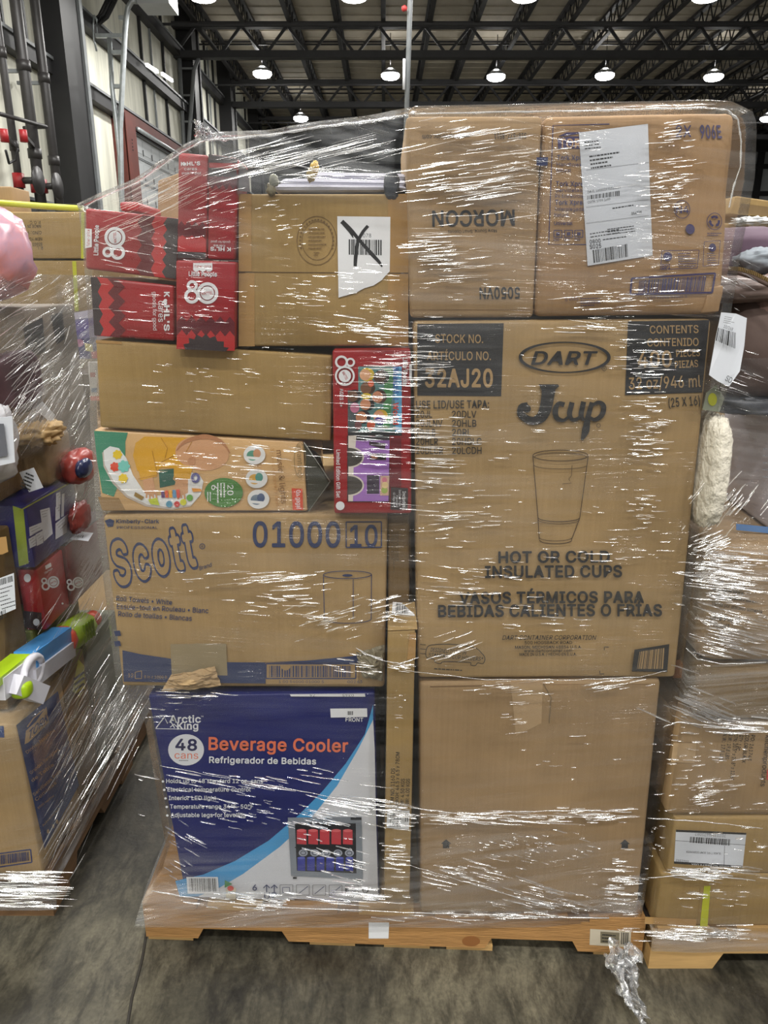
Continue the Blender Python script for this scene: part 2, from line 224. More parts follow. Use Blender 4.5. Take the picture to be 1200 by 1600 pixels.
def text_mesh(s, bold, shear, space=None):
    key = (s, bold, shear, space)
    if key not in TXT:
        vs = []; fs = []; x = 0.0; extra = bold * 1.1 if space is None else (space - 1.0)
        for c in s:
            if c == ' ': x += SPACE_W * GK + extra; continue
            gv, gf, adv = glyph(c); o_ = len(vs)
            vs += [(x + a + shear * b_, b_) for a, b_ in gv]; fs += [tuple(i + o_ for i in f) for f in gf]; x += adv + extra
        lv = None
        if bold:      # heavier weight: the outline struck again around itself
            nb = 8 if bold < 0.04 else 16; base = vs[:]; bf = fs[:]; lv = [0] * len(vs)
            for k in range(nb):
                a = 2 * math.pi * (k + 0.5) / nb; o_ = len(vs); lv += [k + 1] * len(base)
                vs += [(px + bold * math.cos(a), py + bold * math.sin(a)) for px, py in base]; fs += [tuple(i + o_ for i in f) for f in bf]
        x0 = min(v[0] for v in vs); x1 = max(v[0] for v in vs)
        TXT[key] = ([(v[0] - x0, v[1], lv[i] if lv else 0) for i, v in enumerate(vs)], fs, max(x1 - x0, 1e-3))
    return TXT[key]

class Art:
    def __init__(s, root, o, n, disp=None, lift=0.0007):
        s.root = root; s.o = Vector(o); s.n = Vector(n).normalized(); s.k = 0; s.parts = {}; s.disp = disp; s.lift = lift
    def P(s, x, y):
        p = onp(x, y, s.o, s.n)
        return p + s.n * (s.lift + s.k * 0.000035 + (s.disp(p) if s.disp else 0))
    def mb(s, part):
        s.k += 1
        return s.parts.setdefault(part, MB())
    def poly(s, part, m, pts):
        b = s.mb(part)
        b.add([s.P(*p) for p in pts], [tuple(range(len(pts)))], m)
    def quad(s, part, m, pts, n=8):
        """four corners, gridded so that it follows a dented face"""
        b = s.mb(part); vs = []; fs = []
        for j in range(n + 1):
            for i in range(n + 1):
                a, c = i / n, j / n
                x = (pts[0][0] * (1 - a) + pts[1][0] * a) * (1 - c) + (pts[3][0] * (1 - a) + pts[2][0] * a) * c
                y = (pts[0][1] * (1 - a) + pts[1][1] * a) * (1 - c) + (pts[3][1] * (1 - a) + pts[2][1] * a) * c
                vs.append(s.P(x, y))
        for j in range(n):
            for i in range(n):
                k = j * (n + 1) + i; fs.append((k, k + 1, k + n + 2, k + n + 1))
        b.add(vs, fs, m)
    def line(s, part, m, pts, w=1.0, closed=False):
        b = s.mb(part); n = len(pts); ws = w if isinstance(w, (list, tuple)) else [w] * n
        vs = []
        for i, p in enumerate(pts):
            q0 = pts[(i - 1) % n] if closed or i > 0 else p; q1 = pts[(i + 1) % n] if closed or i < n - 1 else p
            dx, dy = q1[0] - q0[0], q1[1] - q0[1]; l = math.hypot(dx, dy) or 1
            nx, ny = -dy / l * ws[i] / 2, dx / l * ws[i] / 2
            vs += [s.P(p[0] + nx, p[1] + ny), s.P(p[0] - nx, p[1] - ny)]
        fs = [(2 * i, 2 * i + 1, 2 * ((i + 1) % n) + 1, 2 * ((i + 1) % n)) for i in range(n if closed else n - 1)]
        b.add(vs, fs, m)
    def curve(s, part, m, pts, w=1.0, closed=False, k=6):
        """line through the points, rounded"""
        n = len(pts); ws = list(w) if isinstance(w, (list, tuple)) else [w] * n; out = []; wo = []
        for i in range(n if closed else n - 1):
            g_ = [((i + d) % n) if closed else min(max(i + d, 0), n - 1) for d in (-1, 0, 1, 2)]
            for j in range(k):
                t = j / k; c = (-0.5 * t + t * t - 0.5 * t ** 3, 1 - 2.5 * t * t + 1.5 * t ** 3, 0.5 * t + 2 * t * t - 1.5 * t ** 3, -0.5 * t * t + 0.5 * t ** 3)
                out.append((sum(c[q] * pts[g_[q]][0] for q in range(4)), sum(c[q] * pts[g_[q]][1] for q in range(4)))); wo.append(ws[g_[1]] * (1 - t) + ws[g_[2]] * t)
        if not closed: out.append(pts[-1]); wo.append(ws[-1])
        s.line(part, m, out, wo, closed)
    def ell(s, cx, cy, rx, ry, a0=0, a1=360, n=32, rot=0):
        R = math.radians(rot)
        out = []
        for i in range(n + (0 if a1 - a0 >= 360 else 1)):
            a = math.radians(a0 + (a1 - a0) * i / n); x, y = rx * math.cos(a), ry * math.sin(a)
            out.append((cx + x * math.cos(R) - y * math.sin(R), cy + x * math.sin(R) + y * math.cos(R)))
        return out
    def disc(s, part, m, cx, cy, rx, ry=None, rot=0): s.poly(part, m, s.ell(cx, cy, rx, ry or rx, rot=rot))
    def ring(s, part, m, cx, cy, rx, ry, w, a0=0, a1=360, rot=0):
        s.line(part, m, s.ell(cx, cy, rx, ry, a0, a1, rot=rot), w, closed=a1 - a0 >= 360)
    def frame(s, part, m, pts, w=1.0):
        for i in range(4): s.line(part, m, [pts[i], pts[(i + 1) % 4]], w)
    def text(s, part, m, t, p0, p1, h, bold=0.0, shear=0.0, capk=0.728, space=None, outer=None):
        """text whose baseline runs p0 to p1, capital letters h high"""
        vs, fs, W = text_mesh(t, bold, shear, space)
        if outer:          # lettering that sits inside a heavier copy of itself
            W = text_mesh(t, outer, shear, space)[2]; vs = [(v[0] + outer - bold, v[1], v[2]) for v in vs]
        b = s.mb(part)
        dx, dy = p1[0] - p0[0], p1[1] - p0[1]; l = math.hypot(dx, dy)
        ux, uy = dy / l, -dx / l
        if isinstance(h, tuple): ux, uy, hh = h[0], h[1], 1
        else: hh = h
        b.add([s.P(p0[0] + dx * v[0] / W + ux * hh * v[1] / capk, p0[1] + dy * v[0] / W + uy * hh * v[1] / capk) + s.n * v[2] * 0.000012 for v in vs], fs, m)
        if bold: s.k += 3 if bold < 0.04 else 6
    def bars(s, part, m, q, n=40, seed=1, fill=0.5):
        """barcode in the four corner points q (tl, tr, br, bl)"""
        r = random.Random(seed); b = s.mb(part); x = 0; ws = []
        for i in range(n): ws.append((r.choice((1, 1, 2, 3)), r.choice((1, 1, 2, 2))))
        T = sum(a + c for a, c in ws); vs = []; fs = []
        for a, c in ws:
            for t in (x / T, (x + a) / T):
                for e0, e1 in ((q[0], q[1]), (q[3], q[2])):
                    vs.append(s.P(e0[0] * (1 - t) + e1[0] * t, e0[1] * (1 - t) + e1[1] * t))
            k = len(vs) - 4; fs.append((k, k + 2, k + 3, k + 1)); x += a + c
        b.add(vs, fs, m)
    def lines_of_text(s, part, m, p0, p1, rows, step, h, seed=1):
        """tiny print that the photograph does not resolve: rows of short dashes"""
        r = random.Random(seed); dx, dy = p1[0] - p0[0], p1[1] - p0[1]; l = math.hypot(dx, dy); ux, uy = -dy / l, dx / l
        b = s.mb(part)
        for k in range(rows):
            t = 0; end = r.uniform(0.55, 1)
            while t < end:
                w = r.uniform(0.03, 0.12); t2 = min(end, t + w)
                c = [(t, 0), (t2, 0), (t2, 1), (t, 1)]
                b.add([s.P(p0[0] + dx * a + ux * (k * step + h * e), p0[1] + dy * a + uy * (k * step + h * e)) for a, e in c], [(0, 1, 2, 3)], m)
                t = t2 + 0.018
    def done(s, labels=None):
        for k, b in s.parts.items():
            o = b.build(k, s.root)
            if labels and k in labels: o['label'] = labels[k]

# ---- boxes
def grid_axis(L, r, step):
    n = max(2, int(L / step)); a = r / L
    return [0, a * 0.35, a] + [a + (1 - 2 * a) * i / n for i in range(1, n)] + [1 - a, 1 - a * 0.35, 1]
def hexa(C, m, r=0.006, step=0.04, disp=None, mb=None):
    """rounded box between eight corners C[a][b][c] (a: x, b: z up, c: back); disp moves the face c=0 along -y"""
    C = [Vector(c) for c in C]   # order: 000,100,110,010 front (bl,br,tr,tl), then back the same
    W = (C[1] - C[0]).length; H = (C[3] - C[0]).length; D = (C[4] - C[0]).length
    ax = [grid_axis(W, r, step), grid_axis(H, r, step), grid_axis(D, r, max(step, D / 5))]
    S = (W, H, D)
    def pos(a, b, c):
        q = [a * W, b * H, c * D]; k = [min(max(q[i], r), S[i] - r) for i in range(3)]
        d = Vector([q[i] - k[i] for i in range(3)])
        if d.length > 1e-9: d = d.normalized() * r
        a, b, c = [(k[i] + d[i]) / S[i] for i in range(3)]
        f = C[0] * (1 - a) * (1 - b) + C[1] * a * (1 - b) + C[2] * a * b + C[3] * (1 - a) * b
        g = C[4] * (1 - a) * (1 - b) + C[5] * a * (1 - b) + C[6] * a * b + C[7] * (1 - a) * b
        p = f * (1 - c) + g * c
        if disp: p = p + Vector((0, -1, 0)) * disp(p) * max(0, 1 - c * D / 0.06)
        return p
    mb = mb or MB()
    for fixed, val in ((0, 0), (0, 1), (1, 0), (1, 1), (2, 0), (2, 1)):
        i, j = [k for k in range(3) if k != fixed]
        vs = []; fs = []; ni, nj = len(ax[i]), len(ax[j])
        for tj in ax[j]:
            for ti in ax[i]:
                q = [0, 0, 0]; q[fixed] = val; q[i] = ti; q[j] = tj
                vs.append(pos(*q))
        flip = (val == 1) ^ (fixed == 1)
        for b in range(nj - 1):
            for a in range(ni - 1):
                k = b * ni + a; f = (k, k + 1, k + ni + 1, k + ni)
                fs.append(f if flip else f[::-1])
        mb.add(vs, fs, m, True)
    return mb
def wob(amp=0.0012, sc=7.0, seed=0.0):
    return lambda p: amp * noise.noise(Vector((p.x * sc + seed, p.y * 0 + seed * 3.1, p.z * sc)))
def carton(name, label, cat, q, Y, depth, m, group=None, disp=None, r=0.005, part='carton', back=(0, 0), step=0.04):
    """a box whose front face has the corners q (tl, tr, br, bl) on the plane y = Y"""
    F = [PY(*q[k], Y) for k in (3, 2, 1, 0)]
    B = [p + Vector((back[0], depth, back[1])) for p in F]
    cx = sum(p.x for p in F) / 4; z0 = min(F[0].z, F[1].z)
    root = thing(name, label, cat, (cx, Y + depth / 2, z0), group)
    hexa(F + B, m, r, step, disp).build(part, root)
    A = Art(root, (0, Y, 0), (0, -1, 0), (lambda p: disp(p)) if disp else None)
    return root, A
def crate(name, label, cat, x0, x1, y0, y1, z0, z1, m, group=None, r=0.005, part='carton', rot=0, disp=None):
    """an upright box given by its extents, turned by rot about its centre"""
    c = Vector(((x0 + x1) / 2, (y0 + y1) / 2, 0)); R = Matrix.Rotation(rot, 3, 'Z')
    def g(x, y, z): return c + R @ (Vector((x, y, z)) - c)
    C = [g(x0, y0, z0), g(x1, y0, z0), g(x1, y0, z1), g(x0, y0, z1), g(x0, y1, z0), g(x1, y1, z0), g(x1, y1, z1), g(x0, y1, z1)]
    root = thing(name, label, cat, (c.x, c.y, z0), group)
    hexa(C, m, r, 0.05, disp).build(part, root)
    AF = Art(root, C[0], R @ Vector((0, -1, 0)), disp)
    AR = Art(root, C[1], R @ Vector((1, 0, 0)))
    AL = Art(root, C[0], R @ Vector((-1, 0, 0)))
    return root, AF, AR, AL
def blob(c, rad, m, power=2.6, amp=0.08, sc=4.0, seed=0.0, nu=40, nv=24, M=None, mb=None, squash=None):
    """lumpy soft body"""
    mb = mb or MB(); vs = []; fs = []; c = Vector(c)
    def sp(x, p): return math.copysign(abs(x) ** (2 / p), x)
    for j in range(nv + 1):
        th = math.pi * (j / nv - 0.5)
        for i in range(nu):
            ph = 2 * math.pi * i / nu
            d = Vector((sp(math.cos(th), power) * sp(math.cos(ph), power), sp(math.cos(th), power) * sp(math.sin(ph), power), sp(math.sin(th), power)))
            k = 1 + amp * noise.fractal(d * sc + Vector((seed, seed * 2, seed)), 0.7, 2.2, 4)
            v = Vector((d.x * rad[0] * k, d.y * rad[1] * k, d.z * rad[2] * k))
            if M is not None: v = M @ v
            vs.append(c + v)
    for j in range(nv):
        for i in range(nu):
            a = j * nu + i; b = j * nu + (i + 1) % nu
            fs.append((a, b, b + nu, a + nu))
    mb.add(vs, fs, m, True)
    return mb
# ---------------------------------------------------------------- the building
STEEL = mat('dark_steel', (46, 46, 48), 0.6, var=0.15, vscale=3)
STEEL2 = mat('black_steel', (26, 26, 28), 0.55, var=0.2, vscale=3)
GREYST = mat('grey_steel', (120, 124, 126), 0.5, var=0.12, vscale=4)
GALV = mat('galvanised_steel', (176, 182, 184), 0.38, metal=0.5, var=0.12, vscale=9)
DECK = mat('roof_deck', (186, 178, 162), 0.8, var=0.14, vscale=0.8, stretch=(1.2, 0.3, 1))
WALLP = mat('wall_panel', (200, 200, 186), 0.75, var=0.08, vscale=1.6, stretch=(1, 2.2, 0.25), col2=(224, 223, 208))
REDOX = mat('oxide_red_steel', (96, 44, 36), 0.6, var=0.15, vscale=3)
DOORP = mat('door_panel_paint', (176, 180, 182), 0.45, var=0.06, vscale=2)
def struct(name, b, parent=None):
    o = b.build(name, parent); o['kind'] = 'structure'; return o

# floor: worn sealed concrete with tyre marks, stains and a saw-cut joint
fm = bpy.data.materials.new('worn_concrete'); fm.use_nodes = True
nt = fm.node_tree; B = nt.nodes['Principled BSDF']; B.inputs['Roughness'].default_value = 0.5
tc = nt.nodes.new('ShaderNodeTexCoord')
def nz(scale, detail, stretch=(1, 1, 1), rough=0.6, dist=0.0, rot=0):
    mp = nt.nodes.new('ShaderNodeMapping'); mp.inputs['Scale'].default_value = stretch; mp.inputs['Rotation'].default_value = (0, 0, rot)
    n = nt.nodes.new('ShaderNodeTexNoise'); n.inputs['Scale'].default_value = scale; n.inputs['Detail'].default_value = detail
    n.inputs['Roughness'].default_value = rough; n.inputs['Distortion'].default_value = dist
    nt.links.new(tc.outputs['Object'], mp.inputs[0]); nt.links.new(mp.outputs[0], n.inputs['Vector']); return n.outputs['Fac']
def ramp(src, p0, c0, p1, c1):
    r = nt.nodes.new('ShaderNodeValToRGB'); r.color_ramp.elements[0].position = p0; r.color_ramp.elements[1].position = p1
    r.color_ramp.elements[0].color = c0; r.color_ramp.elements[1].color = c1; nt.links.new(src, r.inputs[0]); return r.outputs[0]
def mulc(a, b, f=1.0):
    x = nt.nodes.new('ShaderNodeMix'); x.data_type = 'RGBA'; x.blend_type = 'MULTIPLY'; x.inputs[0].default_value = f
    nt.links.new(a, x.inputs[6]); nt.links.new(b, x.inputs[7]); return x.outputs[2]
g = lambda v: (v, v, v, 1)
c = ramp(nz(2.2, 8, rough=0.7), 0.36, rgb(72, 69, 58), 0.62, rgb(118, 112, 94))
c = mulc(c, ramp(nz(1.7, 6, (1, 0.55, 1), 0.72, 0.6), 0.40, g(0.22), 0.54, g(1)))
c = mulc(c, ramp(nz(26, 5, (1, 0.35, 1), 0.75, 0.4, 0.5), 0.38, g(0.36), 0.56, g(1)), 0.9)
c = mulc(c, ramp(nz(110, 3), 0.35, g(0.72), 0.6, g(1.0)), 0.8)
nt.links.new(c, B.inputs['Base Color'])
rr = ramp(nz(3, 5), 0.3, g(0.34), 0.7, g(0.68)); nt.links.new(rr, B.inputs['Roughness'])
bp = nt.nodes.new('ShaderNodeBump'); bp.inputs['Distance'].default_value = 0.002; bp.inputs['Strength'].default_value = 0.6
nt.links.new(nz(60, 5), bp.inputs['Height']); nt.links.new(bp.outputs[0], B.inputs['Normal'])
b = MB(); b.box2((-7, -14, -0.2), (32, 43, 0), fm); struct('floor', b)
b = MB(); b.tube([PZ(243, 1395, 0.0004), PZ(232, 1440, 0.0004), PZ(222, 1500, 0.0004), PZ(206, 1560, 0.0004), PZ(196, 1620, 0.0004)], 0.0035, mat('joint_filler', (48, 45, 40), 0.8), 6)
struct('trim_1', b)

b = MB(); b.box2((-7, -14, 9.15), (32, 43, 9.3), DECK)
for i in range(64): b.box2((-6.2, -2 + i * 0.7, 9.12), (32, -1.86 + i * 0.7, 9.15), DECK)
struct('ceiling', b)
b = MB(); b.box2((-6.3, -14, 0), (-6.0, 43, 9.3), WALLP); struct('wall_left', b)
b = MB()
b.box2((-6.3, 42, 0), (32, 42.3, 9.3), mat('far_wall_panel', (150, 154, 156), 0.6, var=0.06, vscale=1))
struct('wall_back', b)
b = MB()
for k in range(14): b.box2((-4 + k * 2.6, 41.8, 0), (-3.7 + k * 2.6, 42, 9), STEEL2)
for z in (4.6, 5.9, 7.2): b.box2((-6, 41.85, z), (32, 42, z + 0.22), STEEL2)
b.box2((-6, 41.7, 8.0), (32, 42, 9.0), STEEL2)
struct('trim_2', b)
b = MB(); b.box2((31.8, -14, 0), (32.1, 43, 9.3), WALLP); struct('wall_right', b)

# horizontal girts and posts of the left wall
b = MB()
for z0 in (2.6, 5.02, 6.32, 7.7):
    b.box2((-6.0, 4, z0), (-5.8, 42, z0 + 0.24), STEEL); b.box2((-5.84, 4, z0 + 0.22), (-5.76, 42, z0 + 0.27), GREYST)
struct('trim_3', b)
b = MB()
for y in (13.2, 14.0, 20.6, 22.6, 25.4, 27.8, 29.0, 32.6, 35.2): b.box2((-6.0, y, 5.2), (-5.93, y + 0.07, 9.1), STEEL2)
for y in (16.5, 21.5, 26.3, 28.3): b.box2((-6.0, y, 0), (-5.95, y + 0.05, 9.1), GREYST)
struct('trim_4', b)
for i, y in enumerate((15.0, 24.6, 30.2, 36.4)):
    b = MB(); w = 0.8 if i == 0 else 0.6
    b.box2((-6.0, y - w / 2, 0), (-5.55, y + w / 2, 9.1), STEEL2)
    b.box2((-5.97, y + w / 2, 0), (-5.5, y + w / 2 + 0.14, 9.1), GREYST if i == 0 else STEEL)
    o = struct('wall_column', b)
# girders across the hall
PITCHG = 1.3
for i, y in enumerate((24.0, 30.2, 36.4)):
    b = MB()
    b.box2((-6, y - 0.14, 7.66), (32, y + 0.14, 7.84), STEEL); b.box2((-6, y - 0.12, 8.42), (32, y + 0.12, 8.56), STEEL)
    for k in range(29):
        x = -6 + k * PITCHG
        b.bar((x, y, 7.75), (x + PITCHG / 2, y, 8.48), 0.07, 0.07, STEEL); b.bar((x + PITCHG / 2, y, 8.48), (x + PITCHG, y, 7.75), 0.07, 0.07, STEEL)
    b.box2((-6, y - 1.9, 7.95), (32, y - 1.84, 8.0), STEEL); b.box2((-6, y + 2.2, 8.6), (32, y + 2.26, 8.64), STEEL); b.box2((-6, y - 2.6, 9.05), (32, y - 2.54, 9.1), STEEL)
    struct('roof_girder', b)
for i in range(27):
    x = -5.3 + i * 1.32; b = MB()
    b.box2((x - 0.07, 2, 9.02), (x + 0.07, 42, 9.1), STEEL); b.box2((x - 0.06, 2, 8.5), (x + 0.06, 42, 8.56), STEEL)
    n = 58
    for k in range(n):
        y = 7 + k * 0.6
        b.bar((x, y, 8.55), (x, y + 0.3, 9.05), 0.03, 0.03, STEEL); b.bar((x, y + 0.3, 9.05), (x, y + 0.6, 8.55), 0.03, 0.03, STEEL)
    struct('roof_joist', b)
for i, (x, y) in enumerate(((11.75, 30.2), (23, 30.2), (11.75, 24.0 - 6.2), (-0.2, 36.4))):
    b = MB(); b.box2((x - 0.18, y - 0.18, 0), (x + 0.18, y + 0.18, 7.7), STEEL2); b.box2((x - 0.3, y - 0.3, 0), (x + 0.3, y + 0.3, 0.03), STEEL2)
    if i < 2: struct('hall_column', b)
# overhead door and its jamb in the left wall
b = MB()
for k in range(9):
    z = 0.02 + k * 0.55
    b.box2((-5.98, 18.9, z), (-5.9, 24.2, z + 0.53), DOORP); b.box2((-5.9, 18.95, z + 0.50), (-5.885, 24.15, z + 0.53), GREYST)
    for j in range(7):
        y = 19.1 + j * 0.72; b.box2((-5.9, y, z + 0.1), (-5.893, y + 0.62, z + 0.42), mat('door_panel_inset', (188, 192, 194), 0.45))
        b.box2((-5.89, y - 0.05, z + 0.06), (-5.875, y - 0.03, z + 0.2), STEEL)
struct('door_1', b)
b = MB(); b.box2((-5.99, 18.0, 0), (-5.7, 18.75, 5.1), REDOX); b.box2((-5.99, 18.0, 4.98), (-5.75, 25, 5.2), REDOX); b.box2((-5.99, 24.25, 0), (-5.7, 24.6, 5.1), REDOX)
b.box2((-5.72, 18.0, 0), (-5.68, 18.08, 5.1), REDOX)
b.tube([(-5.7, 18.9, 4.93), (-5.7, 24.2, 4.93)], 0.05, GALV)
for k in range(4): b.tube([(-5.67, 18.3, 4.6 - k * 0.07), (-5.66, 18.3, 4.6 - k * 0.07)], 0.02, STEEL2, 8)
struct('door_frame', b)

# fire risers
RISER = mat('riser_pipe', (44, 42, 42), 0.45, var=0.2, vscale=5)
RED = mat('valve_red', (150, 28, 34), 0.45)
def on(px, py, X): return PX(px, py, X)
for k, (a, q, r, lab) in enumerate((((-1, 40), (26, 275), 0.055, 'thin dark riser pipe with red valve, first from the picture edge'),
                       ((22, 0), (61, 280), 0.085, 'thick dark riser pipe between two thinner ones on the panelled wall'),
                       ((50, 0), (92, 285), 0.075, 'dark riser pipe standing against the broad black wall column'))):
    p, e = on(*a, -5.5), on(*q, -5.5); y = min((p.y + e.y) / 2, 14.4)
    root = thing('riser_pipe', lab, 'pipe', (-5.5, y, 0), 'fire riser pipes on the left wall')
    b = MB(); b.tube([(-5.5, y, 0), (-5.5, y, 9.0)], r, RISER, 14)
    for z in (2.0, 3.4, 4.62): b.tube([(-5.5, y, z), (-5.5, y, z + 0.14)], r * 1.22, RISER, 14)
    b.build('pipe', root)
    b = MB(); b.box((-5.75, y, 4.62), (0.38, 0.05, 0.05), GREYST); b.build('bracket', root)
    if k < 2:
        b = MB(); b.tube([(-5.5, y, 2.9), (-5.5, y, 3.1)], r * 1.5, RED, 14); b.tube([(-5.5, y, 3.0), (-5.2, y, 3.0)], 0.05, RISER); b.tube([(-5.22, y, 3.0), (-5.19, y, 3.0)], 0.2, RISER, 16); b.build('valve', root)
        b = MB(); v = on(38 if k else 8, 222, -5.2); b.tube([v, v + Vector((0.0, 0.0, 0.16))], 0.055, RED, 12); b.bar(v + Vector((0, 0, 0.1)), (-5.5, y, v.z + 0.1), 0.05, 0.05, RISER); b.build('flow_switch', root)
b = MB(); p = on(0, 178, -5.35); e = on(72, 198, -5.35)
b.tube([p, e, e + Vector((-0.4, 0.1, 0))], 0.03, RISER); o = b.build('conduit'); tag(o, 'thin horizontal dark conduit crossing the riser pipes', 'pipe')
b = MB(); b.tube([on(9, 235, -5.2), on(14, 255, -5.25), on(24, 250, -5.3), on(28, 232, -5.2)], 0.018, STEEL2, 6); o = b.build('flow_switch_cable'); tag(o, 'slack dark cable looping between the two red flow switches', 'cable')

# wall ladder, lifted heater, drop pipe
root = thing('wall_ladder', 'galvanised steel ladder with hooked top rail on the left wall', 'ladder', (-5.3, 16.6, 0))
LX = lambda x, y: PY(x, y, 16.6)
b = MB(); b.tube([LX(214, 2), LX(206, 2), LX(200, 12), LX(197, 30), LX(195, 55), LX(191, 135), LX(188, 200), LX(190, 300), LX(192, 420)], 0.055, GALV, 8); b.build('rail', root)
b = MB(); b.tube([LX(171, 60), LX(175, 135), LX(181, 186), LX(187, 240), LX(189, 300)], 0.05, GALV, 8); b.build('rail', root)
for (x0, x1, y) in ((150, 195, 56), (171, 193, 82), (175, 191, 135), (181, 189, 186), (186, 197, 28)):
    b = MB(); b.bar(LX(x0, y), LX(x1, y), 0.07, 0.07, GALV); b.build('rung', root)
b = MB(); b.tube([LX(147, 24), LX(145, 40), LX(147, 62), LX(151, 80)], 0.02, GALV, 6); b.tube([LX(147, 24), LX(151, 30), LX(152, 54)], 0.02, GALV, 6); b.build('hook', root)
root = thing('unit_heater', 'pale grey box heater hung beside the top of the wall ladder', 'heater', PY(235, -4, 16.6))
b = MB(); p = PY(238, -22, 16.6); b.box((p.x, 16.9, p.z), (0.62, 0.7, 0.6), DOORP); b.box((p.x, 16.54, p.z), (0.5, 0.03, 0.45), GREYST); b.build('casing', root)
b = MB(); b.tube([(p.x, 16.9, p.z + 0.3), (p.x, 16.9, 9.1)], 0.03, STEEL); b.build('hanger', root)
root = thing('cable_festoon', 'black coiled cables hanging behind the ladder top', 'cable', PY(162, 10, 16.9))
b = MB(); r_ = random.Random(3)
for k in range(9):
    c0 = PY(155 + r_.random() * 16, -10 + r_.random() * 12, 16.9)
    b.tube([c0 + Vector((0.16 * math.cos(a * 0.7), 0.05 * math.sin(a), -0.09 * a + 0.08 * math.sin(a * 1.4))) for a in range(6)], 0.035, STEEL2, 6)
b.build('cable_loops', root)
root = thing('bracket_frame', 'dark steel frame with rungs beside a wall column, above the tall red carton', 'frame', (-5.3, 24, 0))
FX = lambda x, y: PY(x, y, 24)
b = MB(); b.tube([FX(280, 86), FX(283, 150), FX(288, 236), FX(290, 300)], 0.06, GREYST); b.build('post', root)
b = MB(); b.tube([FX(312, 86), FX(303, 110), FX(300, 150), FX(294, 236), FX(292, 300)], 0.06, GREYST); b.build('post', root)
for y in (107, 149, 190):
    b = MB(); b.bar(FX(282, y), FX(303, y), 0.05, 0.05, GREYST); b.build('rung', root)
p = PY(634, 10, 11.94); e = PY(629, 17, 11.94)
drop = thing('drop_pipe', 'thin grey upright drop pipe rising behind the middle of the load', 'pipe', (0.46, 12, 0))
b2 = MB(); b2.tube([PY(632.5, 260, 12), PY(641, 0, 12), PY(643, -70, 12)], 0.036, GREYST, 10); b2.build('pipe', drop)
b2 = MB(); b2.tube([p, (p + e) / 2, e], [0.03, 0.045, 0.02], mat('tag_red', (190, 60, 60), 0.5), 8); b2.build('warning_tag', drop)['label'] = 'small red tag'
b2 = MB(); b2.tube([PY(631.5, 92, 11.95), PY(631, 140, 11.95)], 0.02, mat('white_tape', (214, 216, 220), 0.4), 8); b2.build('tape_band', drop)['label'] = 'pale tape strip'
BRIGHT = mat('lit_lens', (255, 255, 255), 0.3, emit=3.0)
for (x0, y0, x1, y1, w) in ((229, 101, 246, 112, 'upper left'), (253, 115, 269, 126, 'lower right')):
    b = MB(); a, e = on(x0, y0, -5.7), on(x1, y1, -5.7); b.bar(a, e, 0.06, 0.07, BRIGHT)
    o = b.build('strip_light'); tag(o, 'small lit strip light under the wall girt, %s one of the pair' % w, 'light', 'strip lights under the girt')

# high-bay lamps
HOUS = mat('lamp_housing', (120, 122, 124), 0.4, metal=0.4)
LENS = mat('lamp_lens', (255, 255, 255), 0.3, emit=25.0)
ld = bpy.data.lights.new('high_bay_light', 'AREA'); ld.shape = 'DISK'; ld.size = 0.5; ld.energy = LAMP_W; ld.color = (1.0, 0.98, 0.945)
lu = bpy.data.lights.new('ceiling_fill_light', 'POINT'); lu.energy = LAMP_W * 0.12; lu.color = ld.color; lu.shadow_soft_size = 0.1  # extra point light added above each lamp to brighten the ceiling
mh = ml = None
def lamp(x, y, z, label, group):
    global mh, ml
    root = thing('high_bay_lamp', label, 'lamp', (x, y, z), group)
    if mh is None:
        b = MB(); b.tube([(x, y, z + 0.02), (x, y, z + 0.10), (x, y, z + 0.2)], [0.3, 0.26, 0.1], HOUS, 20); mh = b.build('housing', root)
        b = MB(); b.tube([(x, y, z + 0.03), (x, y, z - 0.03), (x, y, z - 0.09), (x, y, z - 0.13)], [0.30, 0.30, 0.24, 0.08], LENS, 20); ml = b.build('lens', root)
    else:
        for s_ in (mh, ml):
            o = s_.copy(); COL.objects.link(o); o.parent = root
    b = MB(); b.tube([(x, y, z + 0.2), (x, y, 9.16)], 0.012, STEEL2, 6); b.build('hanger', root)
    up = bpy.data.objects.new('ceiling_fill', lu); COL.objects.link(up); up.parent = root; up.location = (0, 0, 0.3)
    lo = bpy.data.objects.new('light', ld); COL.objects.link(lo); lo.parent = root; lo.location = (0, 0, -0.15)
    return root
SEEN = [((410, 115), 'over the tall red carton'), ((610, 118), 'just left of the thin drop pipe'), ((775, 120), 'above the carton printed upside down'),
        ((945, 118), 'above the white shipping label'), ((1115, 120), 'on a dark column')]
for (px, py), w in SEEN:
    p = PZ(px, py, LAMP_Z); lamp(p.x, p.y, LAMP_Z, 'bright high bay lamp in the near row, ' + w, 'lit high bay lamps in view')
for (px, py), w in (((470, 185), 'low over the torn edge of the wrap'), ((1200, 185), 'at the picture edge beside the crushed carton')):
    p = PZ(px, py, LAMP_Z); lamp(p.x, p.y, LAMP_Z, 'bright high bay lamp in the farther row, ' + w, 'lit high bay lamps in view')
for (y, z) in NEAR_ROWS:
    for x in (-3.6, -0.6, 2.8, 6.4):
        lamp(x, y, z if y > 2 else z, 'high bay lamp hung over the aisle, out of the picture', 'high bay lamps over the aisle')
